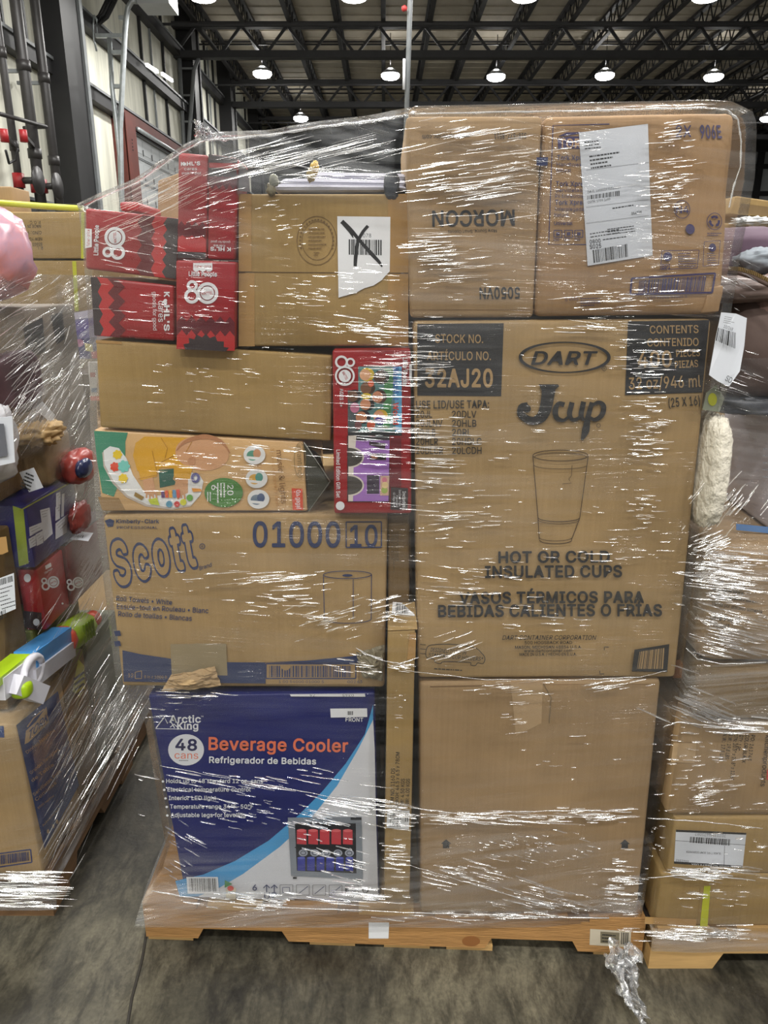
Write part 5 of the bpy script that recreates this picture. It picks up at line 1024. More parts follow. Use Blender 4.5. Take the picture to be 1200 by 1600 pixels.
crate('grey_carton', 'greenish grey carton near the orange tip of the water blaster', 'carton', -1.3, -0.846, 1.88, 2.12, 0.125, 0.548, mat('grey_green_board', (104, 108, 92), 0.5, var=0.08))
crate('filler_carton', 'dark brown carton at the far end of the neighbouring load, low down', 'carton', -1.3, -0.86, 2.13, 2.58, 0.125, 0.50, KRAFTD)
# middle layers
r_, AF, AR, AL0 = crate('labelled_side_carton', 'brown carton with a white shipping label, above the toy water blaster', 'carton', -1.30, -0.885, 1.52, 1.65, 0.565, 0.985, KRAFTD, r=0.006)
AF.quad('shipping_label', LB, [(-30, 914), (22, 895), (25, 951), (-28, 974)], 4); AF.bars('shipping_label', BLK, [(-4, 906), (20, 899), (21, 908), (-4, 916)], 16, 3); AF.bars('shipping_label', BLK, [(-12, 962), (10, 951), (11, 963), (-10, 974)], 12, 5); AF.lines_of_text('shipping_label', BLK, (-6, 922), (20, 914), 6, 6, 1.4, 2)
AF.poly('tape', TAPE, [(-20, 842), (10, 838), (13, 862), (4, 866), (-20, 868)]); AF.done()
r_, AF, AR, AL0 = crate('gift_carton', 'small red gift carton standing between the labelled carton and the darker red one', 'carton', -0.895, -0.845, 1.672, 1.815, 0.70, 0.862, REDB, r=0.003)
AF.disc('logo', WHT, 43, 903, 5.5, 6.5); AR.poly('logo', WHT, [(70, 884), (79, 879), (80, 885), (71, 890)]); AR.text('logo', WHT, 'Little People', (70, 897), (82, 889), 3, 0.02)
rings80(AR, 'logo', 78, 911, 16, -18, REDL)
AF.quad('black_base', CHAR, [(36, 954), (65, 957), (66, 985), (38, 980)], 1); AF.disc('black_base', WHT, 57, 972, 5, 5.5); AR.disc('logo', WHT, 97, 943, 1.6); AR.done(); AF.done()
r_, AF, AR, AL0 = crate('gift_carton', 'dark red gift carton with a black top, just behind the small red one', 'carton', -1.2, -0.838, 1.822, 2.12, 0.70, 0.868, mat('deep_red_carton', (112, 18, 26), 0.34), r=0.003)
rings80(AR, 'logo', 117, 912, 15, -22, REDL); AR.done()
b = MB(); b.box2((-1.2, 1.822, 0.8685), (-0.838, 2.12, 0.8715), CHAR); b.build('black_lid', r_)
AT = Art(r_, (0, 0, 0.872), (0, 0, 1)); AT.quad('lid_label', LB, [(110, 829), (146, 833), (138, 846), (96, 841)], 2); AT.bars('lid_label', BLK, [(116, 835), (132, 837), (130, 841), (114, 839)], 10, 2); AT.done()
crate('green_carton', 'low red and green carton under the small red gift carton', 'carton', -1.25, -0.88, 1.668, 1.95, 0.57, 0.698, ink(96, 104, 44, 0.35))
r_, AF, AR, AL0 = crate('game_carton', 'dark blue carton with white notes and a lime edge, over the small red one', 'carton', -1.05, -0.842, 1.655, 1.93, 0.874, 1.03, mat('game_blue', (38, 40, 104), 0.3), r=0.002)
for q in ([(45, 824), (65, 816), (66, 827), (46, 838)], [(62, 797), (77, 793), (82, 834), (68, 846)], [(44, 842), (55, 836), (56, 852), (46, 857)], [(55, 835), (66, 829), (67, 848), (57, 853)], [(87, 771), (94, 768), (94, 788), (87, 792)], [(96, 772), (100, 771), (99, 806), (95, 808)], [(86, 792), (93, 789), (93, 810), (86, 814)], [(86, 818), (105, 803), (104, 832), (86, 843)]): AR.quad('note_panels', LB, q, 1); AR.lines_of_text('note_panels', GRY, (q[0][0] + 1.5, q[0][1] + 3), (q[1][0] - 1.5, q[1][1] + 3), 3, 4, 0.8, int(q[0][0]))
AF.quad('lime_edge', ink(150, 168, 60), [(20, 790), (37, 796), (45, 880), (30, 885)], 1); AR.line('lime_edge', ink(160, 172, 70), [(30, 798), (111, 753)], 2); AR.done(); AF.done()
crate('split_carton', 'brown carton above the dark blue one, white tag on its front', 'carton', -1.10, -0.905, 1.66, 1.80, 1.035, 1.165, KRAFTD, r=0.008)
r_, AF, AR, AL0 = crate('paper_bag_carton', 'crumpled brown carton beside the grey bag, right over the dark blue carton', 'carton', -1.0, -0.85, 1.81, 1.965, 1.035, 1.155, KRAFTD, r=0.012, disp=wob(0.008, 14, 4)); AR.done()
o = blob(PX(62, 676, -0.86), (0.05, 0.06, 0.028), mat('kraft_paper', (172, 144, 100), 0.7, var=0.1), 2.4, 0.35, 4, 3).build('crumpled_kraft_paper'); tag(o, 'crumpled kraft paper wad on the brown carton by the grey bag', 'paper')
p = PY(49, 750, 1.652); b = MB(); M_ = Matrix.Rotation(math.radians(-18), 3, 'Y'); b.box(p, (0.036, 0.0016, 0.05), LB, M_)
o = b.build('paper_tag'); tag(o, 'small printed white tag tilted on the brown carton below the grey bag', 'tag')
AG = Art(o, p + Vector((0, -0.001, 0)), (0, -1, 0)); o_loc = o.location.copy()
AG.lines_of_text('tag_print', BLK, (41, 738), (60, 746), 5, 5.4, 2.4, 8); AG.done()
# grey mailing bag
root = thing('mailing_bag', 'stuffed pale grey plastic mailing bag with a printed label at the picture edge', 'bag', (-1.0, 1.56, 1.12))
blob((-0.955, 1.56, 1.20), (0.15, 0.085, 0.105), mat('grey_poly', (176, 178, 184), 0.25, var=0.05, bump=0.004, bscale=14), 3.2, 0.10, 2.4, 6).build('bag', root)
b = MB(); q = [PY(-30, 655, 1.462), PY(20, 650, 1.472), PY(24, 722, 1.472), PY(-30, 734, 1.462)]; b.prism(q, (0, -0.002, 0), LB); b.build('label', root)
b = MB(); q = [PY(-20, 662, 1.461), PY(6, 662, 1.464), PY(12, 712, 1.464), PY(-20, 718, 1.461)]; b.prism(q, (0, -0.001, 0), ink(96, 98, 106)); b.build('label_print', root)
# taupe upper carton with dark panels
TAU = carton_mat('taupe_board', (126, 116, 104))
r_, AF, AR, AL0 = crate('taupe_carton', 'tall taupe carton with black panels, upper back of the neighbouring load under taut wrap', 'carton', -1.35, -0.852, 1.80, 2.10, 1.16, 1.475, TAU, r=0.006)
AR.quad('black_panel', ink(44, 44, 46, 0.3), [(36, 512), (66, 496), (71, 548), (42, 562)], 2); AR.quad('black_panel', ink(44, 44, 46, 0.3), [(79, 494), (97, 486), (101, 530), (88, 538)], 2); AR.text('black_panel', ink(150, 148, 146), 'TOLEDO', (46, 546), (68, 536), 6, 0.01)
AR.done()
o = blob((-0.985, 1.78, 1.60), (0.175, 0.12, 0.125), mat('lilac_bag', (188, 164, 190), 0.22, var=0.18, vscale=7, col2=(206, 138, 134)), 2.2, 0.10, 2.2, 9).build('lilac_bag'); tag(o, 'glossy lilac and pink stuffed bag on top of the neighbouring load', 'bag')
o = blob(PX(18, 600, -0.839) + Vector((0, 0.03, 0)), (0.010, 0.12, 0.07), mat('dark_red_textile', (62, 38, 46), 0.6, var=0.3, vscale=14), 3, 0.08, 3, 2).build('dark_garment'); tag(o, 'dark red folded garment under wrap below the black panels', 'clothing')
b = MB(); q = [PX(54, 638, -0.846), PX(66, 628, -0.846), PX(85, 648, -0.846), PX(80, 662, -0.846)]; b.prism(q, (0.0015, 0, 0), LB); o = b.build('torn_label'); tag(o, 'crumpled pale paper label stuck to the taupe carton, above the kraft wad', 'label')
# red toy with navy window, red foot below
root = thing('helmet_toy', 'glossy red and navy rounded toy hanging in the loose wrap', 'toy', PX(126, 745, -0.80))
blob(PX(124, 728, -0.815), (0.035, 0.07, 0.045), mat('toy_red', (146, 58, 52), 0.3), 2.4, 0.08, 2, 4).build('shell', root); blob(PX(131, 731, -0.79), (0.016, 0.042, 0.025), ink(34, 44, 76, 0.15), 2.2, 0.05, 2, 1).build('navy_window', root)
o = blob(PX(125, 808, -0.82), (0.016, 0.06, 0.04), mat('toy_dull_red', (120, 50, 46), 0.4), 2.4, 0.15, 3, 8).build('red_toy'); tag(o, 'dull red toy lump in the wrap above the black lid', 'toy')

# toy water blaster lying along the edge
BW = ink(206, 206, 214, 0.3); LIME = mat('lime_plastic', (162, 196, 30), 0.32); SKY = mat('sky_blue_plastic', (64, 142, 206), 0.3); ORA = mat('orange_plastic', (214, 74, 50), 0.35)
root = thing('water_blaster', 'toy water blaster with lime pump and orange tip, lying along the neighbouring load', 'toy', (-0.83, 1.75, 0.56))
def LPT(px, py, X=-0.835): return PX(px, py, X)
a, e = LPT(146, 966), LPT(2, 1070)
def along(t, dx=0, dz=0): return a * (1 - t) + e * t + Vector((dx, 0, dz))
b = MB(); b.tube([along(0.0), along(0.10)], 0.024, ORA, 16); b.build('muzzle', root); b = MB(); b.tube([along(-0.002), along(0.0)], 0.014, ink(120, 40, 30), 12); b.build('nozzle', root)
b = MB(); b.tube([along(0.10), along(0.14), along(0.33), along(0.37), along(0.38)], [0.030, 0.040, 0.042, 0.036, 0.03], LIME, 8)
b.build('pump_grip', root)
for k in range(4):
    b = MB(); b.box(along(0.20 + k * 0.035, 0.040, 0.005), (0.006, 0.007, 0.05), ink(110, 140, 16)); b.build('grip_rib', root)
b = MB(); b.tube([along(0.38), along(0.41)], 0.038, ORA, 10); b.build('collar', root)
b = MB(); b.bar(along(0.40, 0, 0.012), along(0.78, 0, 0.012), 0.052, 0.05, SKY); b.build('water_tank', root)
b = MB(); b.bar(along(0.40, 0.004, -0.022), along(0.82, 0.004, -0.022), 0.054, 0.04, BW); b.build('barrel_body', root)
b = MB(); b.bar(along(0.72, 0, 0.006), along(1.05, -0.004, 0.0), 0.05, 0.05, BW); b.build('receiver', root)
b = MB(); b.bar(along(0.80, -0.004, 0.028), along(1.10, -0.004, 0.02), 0.045, 0.018, LIME); b.build('top_rail', root)
c_ = LPT(50, 1050, -0.81); b = MB(); pts = [c_ + Vector((0, 0.045 * math.cos(t), 0.032 * math.sin(t))) for t in [k * math.pi / 8 for k in range(17)]]; b.tube(pts, 0.010, BW, 8); b.build('trigger_guard', root)
b = MB(); g0, g1 = LPT(20, 1068, -0.81), LPT(62, 1084, -0.79); b.bar(g0, g1, 0.04, 0.042, BW); b.build('handle', root)
o = blob((g0 + g1) / 2 + Vector((0.0, -0.02, 0.012)), (0.022, 0.02, 0.02), LIME, 3, 0.02, 2, 1, 20, 12).build('handle_pad', root)

# stack behind the left pallet
BY = 2.85
pallet('wooden_pallet', 'wooden pallet under the strapped cartons further back, hidden low behind the red cartons', -2.35, -1.05, BY + 0.02, BY + 1.1, DWOOD, DWOOD)
r_, AF, AR, AL0 = crate('dark_bale', 'dark wrapped bale low in the stack behind, beside the long plain carton', 'carton', -2.3, -1.06, BY + 0.03, BY + 1.0, 0.123, 1.18, mat('dark_wrapped', (70, 58, 48), 0.3, var=0.25, vscale=10, stretch=(0.4, 0.4, 4)))
r_, A = carton('toy_carton', 'purple printed toy carton wedged between the loads under strapped cartons', 'carton', [(-60, 500), (152, 490), (152, 561), (-60, 561)], BY, 0.5, ink(120, 112, 160, 0.3))
A.poly('print', ink(56, 52, 110, 0.3), [(108, 532), (152, 526), (152, 560), (112, 560)]); A.poly('print', ink(84, 60, 150, 0.3), [(104, 505), (152, 496), (152, 502), (112, 530)]); A.poly('print', ink(206, 196, 120, 0.3), [(132, 536), (144, 538), (146, 550), (134, 548)]); A.poly('print', ink(190, 60, 70, 0.3), [(142, 550), (152, 548), (152, 560), (144, 560)]); A.disc('print', ink(190, 130, 160, 0.3), 124, 536, 7, 6); A.poly('print', ink(206, 200, 220, 0.3), [(110, 490), (150, 482), (144, 496), (112, 500)])
A.done()
r_, A = carton('long_box', 'brown carton second from the top behind, with an upright lime strap', 'carton', [(-200, 407), (146, 407), (146, 487), (-200, 487)], BY + 0.02, 0.7, KRAFT3)
LIMS = mat('lime_strap', (186, 190, 50), 0.4)
A.quad('strap', LIMS, [(113, 408), (119, 408), (123, 486), (117, 486)], 2); A.done()
r_, A = carton('long_box', 'brown carton with inverted black stencilling, top of the stack behind', 'carton', [(-200, 331), (150, 331), (150, 404), (-200, 404)], BY + 0.02, 0.7, KRAFT3)
for t, x1, x0, y in (('P. O. C.', 63, 46, 345), ('MADE IN TAIWAN', 64, 21, 351), ('C/NO.: 90NC', 65, 31, 361), ('NEW YORK', 66, 39, 371), ('B3803', 66, 51, 379), ('R. L.', 67, 57, 385)): A.text('stencil', ink(70, 56, 40), t, (x1, y), (x0, y + 0.4), 5, 0.008)
A.quad('strap', LIMS, [(127, 332), (132, 332), (132, 404), (127, 404)], 2); A.done()
z_ = PY(0, 331, BY + 0.02).z
b = MB(); b.tube([(-2.0, BY + 0.06, z_ + 0.035), (-1.5, BY + 0.05, z_ + 0.04), (-1.25, BY + 0.05, z_ + 0.022), (-1.1, BY + 0.05, z_ + 0.013)], 0.012, LIMS, 6); o = b.build('loose_strap'); tag(o, 'loose lime strap lying over the top carton behind', 'strap')
r_, AF, AR, AL0 = crate('small_carton', 'small open brown carton, left one on top of the stack behind', 'carton', -1.68, -1.535, BY + 0.15, BY + 0.35, z_ + 0.002, z_ + 0.065, KRAFT2)
r_, AF, AR, AL0 = crate('small_carton', 'taller brown carton in clear wrap, right one on top of the stack behind', 'carton', -1.53, -1.40, BY + 0.15, BY + 0.3, z_ + 0.002, z_ + 0.10, KRAFT2)
crate('red_white_carton', 'narrow white and red pack in the gap beside the long plain carton', 'carton', -1.16, -1.02, 2.66, 2.82, 0.0, 1.22, mat('dark_wrapped', (70, 58, 48)))
r_, A = carton('thin_pack', 'small white and red printed pack showing in the gap by the long plain carton', 'carton', [(136, 565), (160, 565), (164, 626), (142, 626)], 2.64, 0.012, ink(176, 172, 168, 0.35))
A.poly('print', ink(176, 48, 52), [(141, 619), (164, 619), (164, 626), (142, 626)]); A.poly('print', ink(150, 44, 50), [(141, 582), (149, 582), (149, 589), (141, 589)]); A.poly('print', ink(60, 100, 140), [(143, 606), (152, 606), (152, 613), (143, 613)]); A.done()
crate('grey_stack', 'tall grey wrapped stack far down the aisle, behind the red cartons', 'carton', -1.9, -0.9, 4.3, 5.2, 0, 1.6, KRAFT3)

# right pallet
RX, RY = 0.625, 1.33
def RP(px, py): return PY(px, py, RY)
pallet('wooden_pallet', 'pale wooden pallet under the load at the right picture edge', RX - 0.008, 1.85, RY - 0.005, 2.5, WOOD2, WOOD2, True)
r_, AF, AR, AL0 = crate('strapped_carton', 'low yellowish carton with a lime strap, bottom of the right neighbouring load', 'carton', RX - 0.005, 1.5, RY, 1.95, 0.122, 0.268, KRAFT3, r=0.006)
AF.quad('strap', LIMS, [(1100, 1384), (1110, 1384), (1105, 1450), (1093, 1450)], 4); AF.line('flap_seam', ink(140, 112, 70), [(1094, 1386), (1090, 1446)], 1); AF.quad('tape', TAPE, [(1008, 1432), (1088, 1436), (1087, 1447), (1007, 1443)], 2); AF.done()
r_, AF, AR, AL0 = crate('label_carton', 'yellowish carton with a black-barred white label, second from the bottom', 'carton', 0.632, 1.5, RY, 1.9, 0.270, 0.42, KRAFT3, r=0.006)
AF.quad('shipping_label', LB, [(1056, 1296), (1166, 1301), (1160, 1356), (1053, 1349)], 3); AF.quad('label_print', BLK, [(1056, 1296), (1166, 1301), (1165.5, 1304), (1056, 1299.5)], 2); AF.quad('label_print', BLK, [(1053, 1345.5), (1160, 1352.5), (1160, 1356), (1053, 1349)], 2)
AF.bars('label_print', BLK, [(1078, 1307), (1142, 1311), (1141, 1321), (1077, 1316)], 28, 3); AF.line('label_print', BLK, [(1055, 1313), (1165, 1320)], 0.6); AF.line('label_print', BLK, [(1132, 1321), (1131, 1352)], 0.6); AF.text('label_print', GRY, '707332/4471097', (1134, 1303), (1086, 1300), 5); AF.text('label_print', BLK, 'GLASS TYPE SOAP DISPENSER', (1126, 1332), (1072, 1329), 3); AF.text('label_print', WHT, 'Secaucus NJ 08873 USA', (1150, 1353.5), (1080, 1348.5), 2.4); AF.text('label_print', BLK, '0362352', (1076, 1344), (1056, 1342), 3)
AF.done()
r_, AF, AR, AL0 = crate('spec_carton', 'large wrapped brown carton with sideways black specification print, third from the bottom', 'carton', RX - 0.012, 1.5, RY, 1.9, 0.424, 0.66, KRAFT2, r=0.014, disp=wob(0.003, 5, 7))
for t, x, y0, y1 in (('PO: 161743', 1182, 1148, 1188), ('COLOR: BLACK', 1173, 1148, 1192), ('QTY: 1 PC', 1164, 1148, 1172), ('CTN: 20.5" x 20.8" x 12.6"', 1155, 1146, 1218), ('G.W.: 19.8 LBS', 1147, 1146, 1186), ('N.W.: 17.5 LBS', 1138, 1146, 1188)): AF.text('specification', BLK, t, (x - 8, y0), (x - 14, y1), 6, 0.006)
AF.text('specification', ink(60, 50, 46), 'kitchenproducts', (1196, 1148), (1188, 1228), 8, 0.004); AF.poly('specification', ink(190, 70, 60), [(1198, 1202), (1212, 1202), (1210, 1218), (1197, 1218)]); AF.quad('tape', mat('film_tape', (176, 150, 116), 0.16), [(1052, 1160), (1088, 1161), (1085, 1192), (1048, 1190)], 2); AF.done()
r_, AF, AR, AL0 = crate('crumpled_carton', 'crumpled brown carton sloping under creased film, over the specification carton', 'carton', RX + 0.03, 1.10, RY - 0.01, 1.85, 0.665, 0.785, KRAFTD, r=0.02, rot=math.radians(-3), disp=wob(0.014, 9, 3))
r_, AF, AR, AL0 = crate('corner_carton', 'brown carton corner beside the crumpled carton at the right picture edge', 'carton', 1.115, 1.6, RY + 0.01, 1.8, 0.665, 0.76, KRAFT2, r=0.01)
b = MB(); b.prism([PY(1052, 1060, 1.42), PY(1075, 1058, 1.42), PY(1076, 1036, 1.42), PY(1056, 1040, 1.42)], (0, 0.02, 0), mat('orange_wood', (196, 112, 40), 0.5, var=0.2, vscale=12)); o = b.build('orange_board'); tag(o, 'bit of orange wood showing in the gap right of the cup carton', 'board')
r_, AF, AR, AL0 = crate('wrapped_carton', 'rounded carton under many layers of wrinkled wrap, right of the cup carton', 'carton', RX + 0.012, 1.45, RY, 1.8, 0.79, 1.05, KRAFT2, r=0.035, disp=wob(0.008, 6, 13))
for t, a, e, h in (('Venda por atacado somente', (1112, 946), (1190, 958), 6), ('One Piece', (1110, 968), (1156, 974), 8), ('Product', (1110, 979), (1140, 983), 8)): AF.text('print', ink(70, 56, 44), t, a, e, h, 0.01)
AF.lines_of_text('print', ink(96, 80, 60), (1112, 908), (1190, 920), 3, 10, 3, 3); AF.done()
r_, AF, AR, AL0 = crate('white_carton', 'pale lilac white carton tilted under wrap, top right', 'carton', 0.785, 1.3, RY + 0.04, 1.7, 1.054, 1.285, mat('lilac_white_board', (206, 202, 214), 0.4, var=0.04), r=0.008, rot=math.radians(-4))
AF.lines_of_text('print', GRY, (1192, 700), (1216, 700), 5, 11, 2, 4); AF.quad('print', ink(92, 132, 186), [(1150, 818), (1230, 826), (1230, 836), (1150, 828)], 2); AF.done()
# knitted white cushion
KN = mat('white_knit', (214, 208, 194), 0.9, bump=0.012, bscale=55, stretch=(1, 1, 0.8))
o = blob(PY(1101, 732, RY + 0.05), (0.021, 0.08, 0.108), KN, 3.4, 0.06, 7, 2, 40, 40).build('knit_cushion'); tag(o, 'white chunky knit roll squeezed between the cup carton and the pale carton', 'cushion')
o = blob(PY(1160, 622, RY + 0.22), (0.11, 0.12, 0.024), mat('dark_grey_mesh', (58, 60, 66), 0.5, var=0.3, vscale=20), 2.8, 0.16, 3, 5).build('dark_bundle'); tag(o, 'dark grey soft bundle above the pale lilac carton', 'bundle')
b = MB(); b.prism([PY(1098, 640, 1.345), PY(1104, 614, 1.345), PY(1120, 602, 1.345), PY(1132, 622, 1.345), PY(1124, 644, 1.345)], (0, 0.003, 0), mat('clear_tag', (120, 124, 110), 0.25)); AH = None
o = b.build('plastic_tag'); tag(o, 'clear grey tag with a yellow-green blot below the white swing tag', 'tag')
AG = Art(o, (0, 1.345, 0), (0, -1, 0)); AG.disc('blot', ink(150, 152, 50), 1113, 624, 7, 10); AG.done({'blot': 'yellow-green blot'})
# soft goods: brown fleece bag with zip, mauve fabric, grey cloth
FL = mat('brown_fleece', (118, 94, 88), 0.95, var=0.15, vscale=30, bump=0.006, bscale=90); FL2 = mat('taupe_cloth', (86, 70, 64), 0.8, var=0.1, vscale=6)
root = thing('zipped_bag', 'brown fleece and cloth bag with a brass zip, behind the white swing tag', 'bag', (0.95, 1.75, 1.33))
blob(PY(1200, 530, RY + 0.22), (0.17, 0.15, 0.12), FL2, 3, 0.08, 2.5, 4).build('body', root); blob(PY(1205, 500, RY + 0.13), (0.055, 0.05, 0.085), FL, 3, 0.07, 6, 7).build('fleece_panel', root)
b = MB(); zp = [PY(1138, 425, 1.40), PY(1155, 426, 1.39), PY(1175, 432, 1.38), PY(1196, 442, 1.37), PY(1215, 452, 1.36)]
b.tube(zp, 0.0045, FL2, 8); b.build('zip_tape', root)
ZB = mat('brass_zip', (176, 150, 104), 0.3, metal=0.8)
for i in range(30):
    t = i / 29 * (len(zp) - 1.001); k = int(t); p = zp[k].lerp(zp[k + 1], t - k)
    b = MB(); b.box(p + Vector((0, -0.002, 0.006)), (0.0018, 0.006, 0.007), ZB); b.build('zip_tooth', root)
blob(PY(1175, 452, RY + 0.12), (0.13, 0.06, 0.025), mat('taupe_satin', (108, 92, 86), 0.4), 2.6, 0.15, 3, 6).build('collar', root)
o = blob(PY(1165, 408, RY + 0.34), (0.17, 0.12, 0.065), mat('mauve_fabric', (86, 66, 82), 0.8, var=0.08, vscale=8), 3, 0.08, 2, 11).build('mauve_fabric'); tag(o, 'dull mauve folded fabric above the brass zip', 'fabric')
o = blob(PY(1195, 408, RY + 0.20), (0.055, 0.04, 0.024), mat('grey_cloth', (134, 142, 150), 0.85, var=0.08, vscale=8), 2.4, 0.2, 3, 12).build('grey_cloth'); tag(o, 'pale blue-grey cloth lying on the mauve fabric', 'cloth')
b = MB(); q = [(1127, 488), (1150, 490), (1167, 497), (1163, 540), (1156, 580), (1139, 604), (1122, 596), (1108, 586), (1118, 530)]
b.prism([PY(x, y, 1.318 + 0.004 * math.sin(y / 25)) for x, y in q], (0, 0.0012, 0), LB); o = b.build('swing_tag'); tag(o, 'curled white swing tag with barcode hanging right of the cup carton', 'tag')
AG = Art(o, (0, 1.3115, 0), (0, -1, 0)); AG.bars('tag_print', BLK, [(1122, 512), (1150, 520), (1149, 545), (1118, 532)], 14, 5); AG.text('tag_print', BLK, '10/268', (1130, 512), (1144, 517), 5); AG.text('tag_print', BLK, 'SD', (1132, 594), (1141, 599), 9); AG.lines_of_text('tag_print', GRY, (1132, 494), (1150, 498), 4, 3, 1, 4); AG.done()
# boards and cartons behind on the right
QY = 2.9
r_, A = carton('open_carton', 'pale brown carton tilted on the boards in the right distance', 'carton', [(1150, 306), (1260, 322), (1260, 345), (1140, 334)], QY, 0.3, KRAFT3)
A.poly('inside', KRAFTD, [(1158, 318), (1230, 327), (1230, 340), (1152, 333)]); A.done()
for k, (y0, y1, lab) in enumerate(((349, 364, 'pale flat carton under the tilted one in the right distance'), (369, 384, 'dark brown flat carton below the pale flat one in the right distance'))):
    carton('flat_carton', lab, 'carton', [(1128, y0), (1280, y0 - 2), (1280, y1), (1128, y1 + 2)], QY + 0.02 * k, 0.6, KRAFT3 if k == 0 else KRAFTD)
b = MB(); o = blob(PY(1176, 346, QY - 0.02), (0.07, 0.03, 0.015), mat('white_film_wad', (220, 222, 224), 0.3), 2.2, 0.4, 4, 3).build('film_wad'); tag(o, 'crumpled white film on the pale flat carton in the right distance', 'film')
crate('distant_carton', 'large brown carton stack in the right distance, mostly behind the load', 'carton', 1.2, 2.6, QY, QY + 0.8, 0.0, PY(1150, 386, QY).z - 0.005, KRAFTD)
# ---------------------------------------------------------------- stretch wrap
def film_mat(name, fine=1.0, rough=0.13, tint=(1, 1, 1), gain=1.0, bump=0.0022):
    """clear stretch film: transparent sheet with a glossy coat, drawn into ridges along its length (UV in metres)"""
    m = bpy.data.materials.new(name); m.use_nodes = True; nt = m.node_tree
    for n in list(nt.nodes): nt.nodes.remove(n)
    N = nt.nodes.new; L = nt.links.new
    out = N('ShaderNodeOutputMaterial'); uv = N('ShaderNodeUVMap'); uv.uv_map = 'UVMap'
    def noise_(sx, sy, det, dist=0.0):
        mp = N('ShaderNodeMapping'); mp.inputs['Scale'].default_value = (sx, sy, 1); L(uv.outputs[0], mp.inputs[0])
        n = N('ShaderNodeTexNoise'); n.inputs['Scale'].default_value = 1; n.inputs['Detail'].default_value = det; n.inputs['Distortion'].default_value = dist; n.inputs['Roughness'].default_value = 0.6
        L(mp.outputs[0], n.inputs['Vector']); return n.outputs['Fac']
    def math_(op, a, b=None):
        x = N('ShaderNodeMath'); x.operation = op
        for i, v in enumerate((a, b)):
            if v is None: continue
            if isinstance(v, (int, float)): x.inputs[i].default_value = v
            else: L(v, x.inputs[i])
        return x.outputs[0]
    def rmp(src, a, b):
        r = N('ShaderNodeMapRange'); r.inputs['From Min'].default_value = a; r.inputs['From Max'].default_value = b; L(src, r.inputs[0]); return r.outputs[0]
    n1 = noise_(5, 150 * fine, 3, 0.3); n2 = noise_(2.2, 42 * fine, 3, 0.4); n3 = noise_(9, 9, 2)
    gate = rmp(n3, 0.46, 0.62); big = rmp(noise_(2.6, 3.4, 2), 0.42, 0.60)
    h = math_('ADD', math_('MULTIPLY', rmp(n1, 0.50, 0.72), math_('ADD', math_('MULTIPLY', math_('MULTIPLY', gate, big), 1.0), 0.06)), math_('MULTIPLY', n2, math_('ADD', math_('MULTIPLY', big, 0.7), 0.25)))
    bp = N('ShaderNodeBump'); bp.inputs['Strength'].default_value = 1.0; bp.inputs['Distance'].default_value = bump; L(h, bp.inputs['Height'])
    gl = N('ShaderNodeBsdfGlossy'); gl.inputs['Roughness'].default_value = rough; gl.inputs['Color'].default_value = (1, 1, 1, 1); L(bp.outputs[0], gl.inputs['Normal'])
    tr = N('ShaderNodeBsdfTransparent'); tr.inputs[0].default_value = tint + (1,)
    df = N('ShaderNodeBsdfDiffuse'); df.inputs[0].default_value = (0.82, 0.84, 0.88, 1)
    at = N('ShaderNodeAttribute'); at.attribute_name = 'haze'
    lw = N('ShaderNodeFresnel'); lw.inputs[0].default_value = 1.45
    fac = math_('MINIMUM', math_('MULTIPLY', lw.outputs[0], math_('MULTIPLY', math_('MULTIPLY', math_('ADD', at.outputs['Fac'], 0.25), 4.2 * gain), math_('ADD', math_('MULTIPLY', big, 0.7), 0.3))), 0.4)
    hz = math_('MINIMUM', math_('MULTIPLY', math_('ADD', math_('MULTIPLY', rmp(n2, 0.40, 0.66), 0.7), 0.10), math_('MULTIPLY', math_('MAXIMUM', math_('SUBTRACT', at.outputs['Fac'], 0.2), 0.02), 0.30)), 0.85)
    m1 = N('ShaderNodeMixShader'); L(hz, m1.inputs[0]); L(tr.outputs[0], m1.inputs[1]); L(df.outputs[0], m1.inputs[2])
    m2 = N('ShaderNodeMixShader'); L(fac, m2.inputs[0]); L(m1.outputs[0], m2.inputs[1]); L(gl.outputs[0], m2.inputs[2])
    L(m2.outputs[0], out.inputs[0])
    return m
FILM = film_mat('stretch_film')
FILMW = film_mat('stretch_film_bunched', 0.6, 0.18, (0.94, 0.95, 0.96), 1.4, 0.004)
def simple_film(name, mix, rough, dif):
    m = bpy.data.materials.new(name); m.use_nodes = True; nt = m.node_tree
    for n in list(nt.nodes): nt.nodes.remove(n)
    N = nt.nodes.new; L = nt.links.new
    out = N('ShaderNodeOutputMaterial'); gl = N('ShaderNodeBsdfGlossy'); gl.inputs['Roughness'].default_value = rough; gl.inputs['Color'].default_value = (1, 1, 1, 1)
    tr = N('ShaderNodeBsdfTransparent'); df = N('ShaderNodeBsdfDiffuse'); df.inputs[0].default_value = (0.85, 0.87, 0.9, 1)
    a = N('ShaderNodeMixShader'); a.inputs[0].default_value = dif; L(tr.outputs[0], a.inputs[1]); L(df.outputs[0], a.inputs[2])
    b_ = N('ShaderNodeMixShader'); b_.inputs[0].default_value = mix; L(a.outputs[0], b_.inputs[1]); L(gl.outputs[0], b_.inputs[2]); L(b_.outputs[0], out.inputs[0])
    return m
CREASE = simple_film('film_crease', 0.42, 0.2, 0.10)

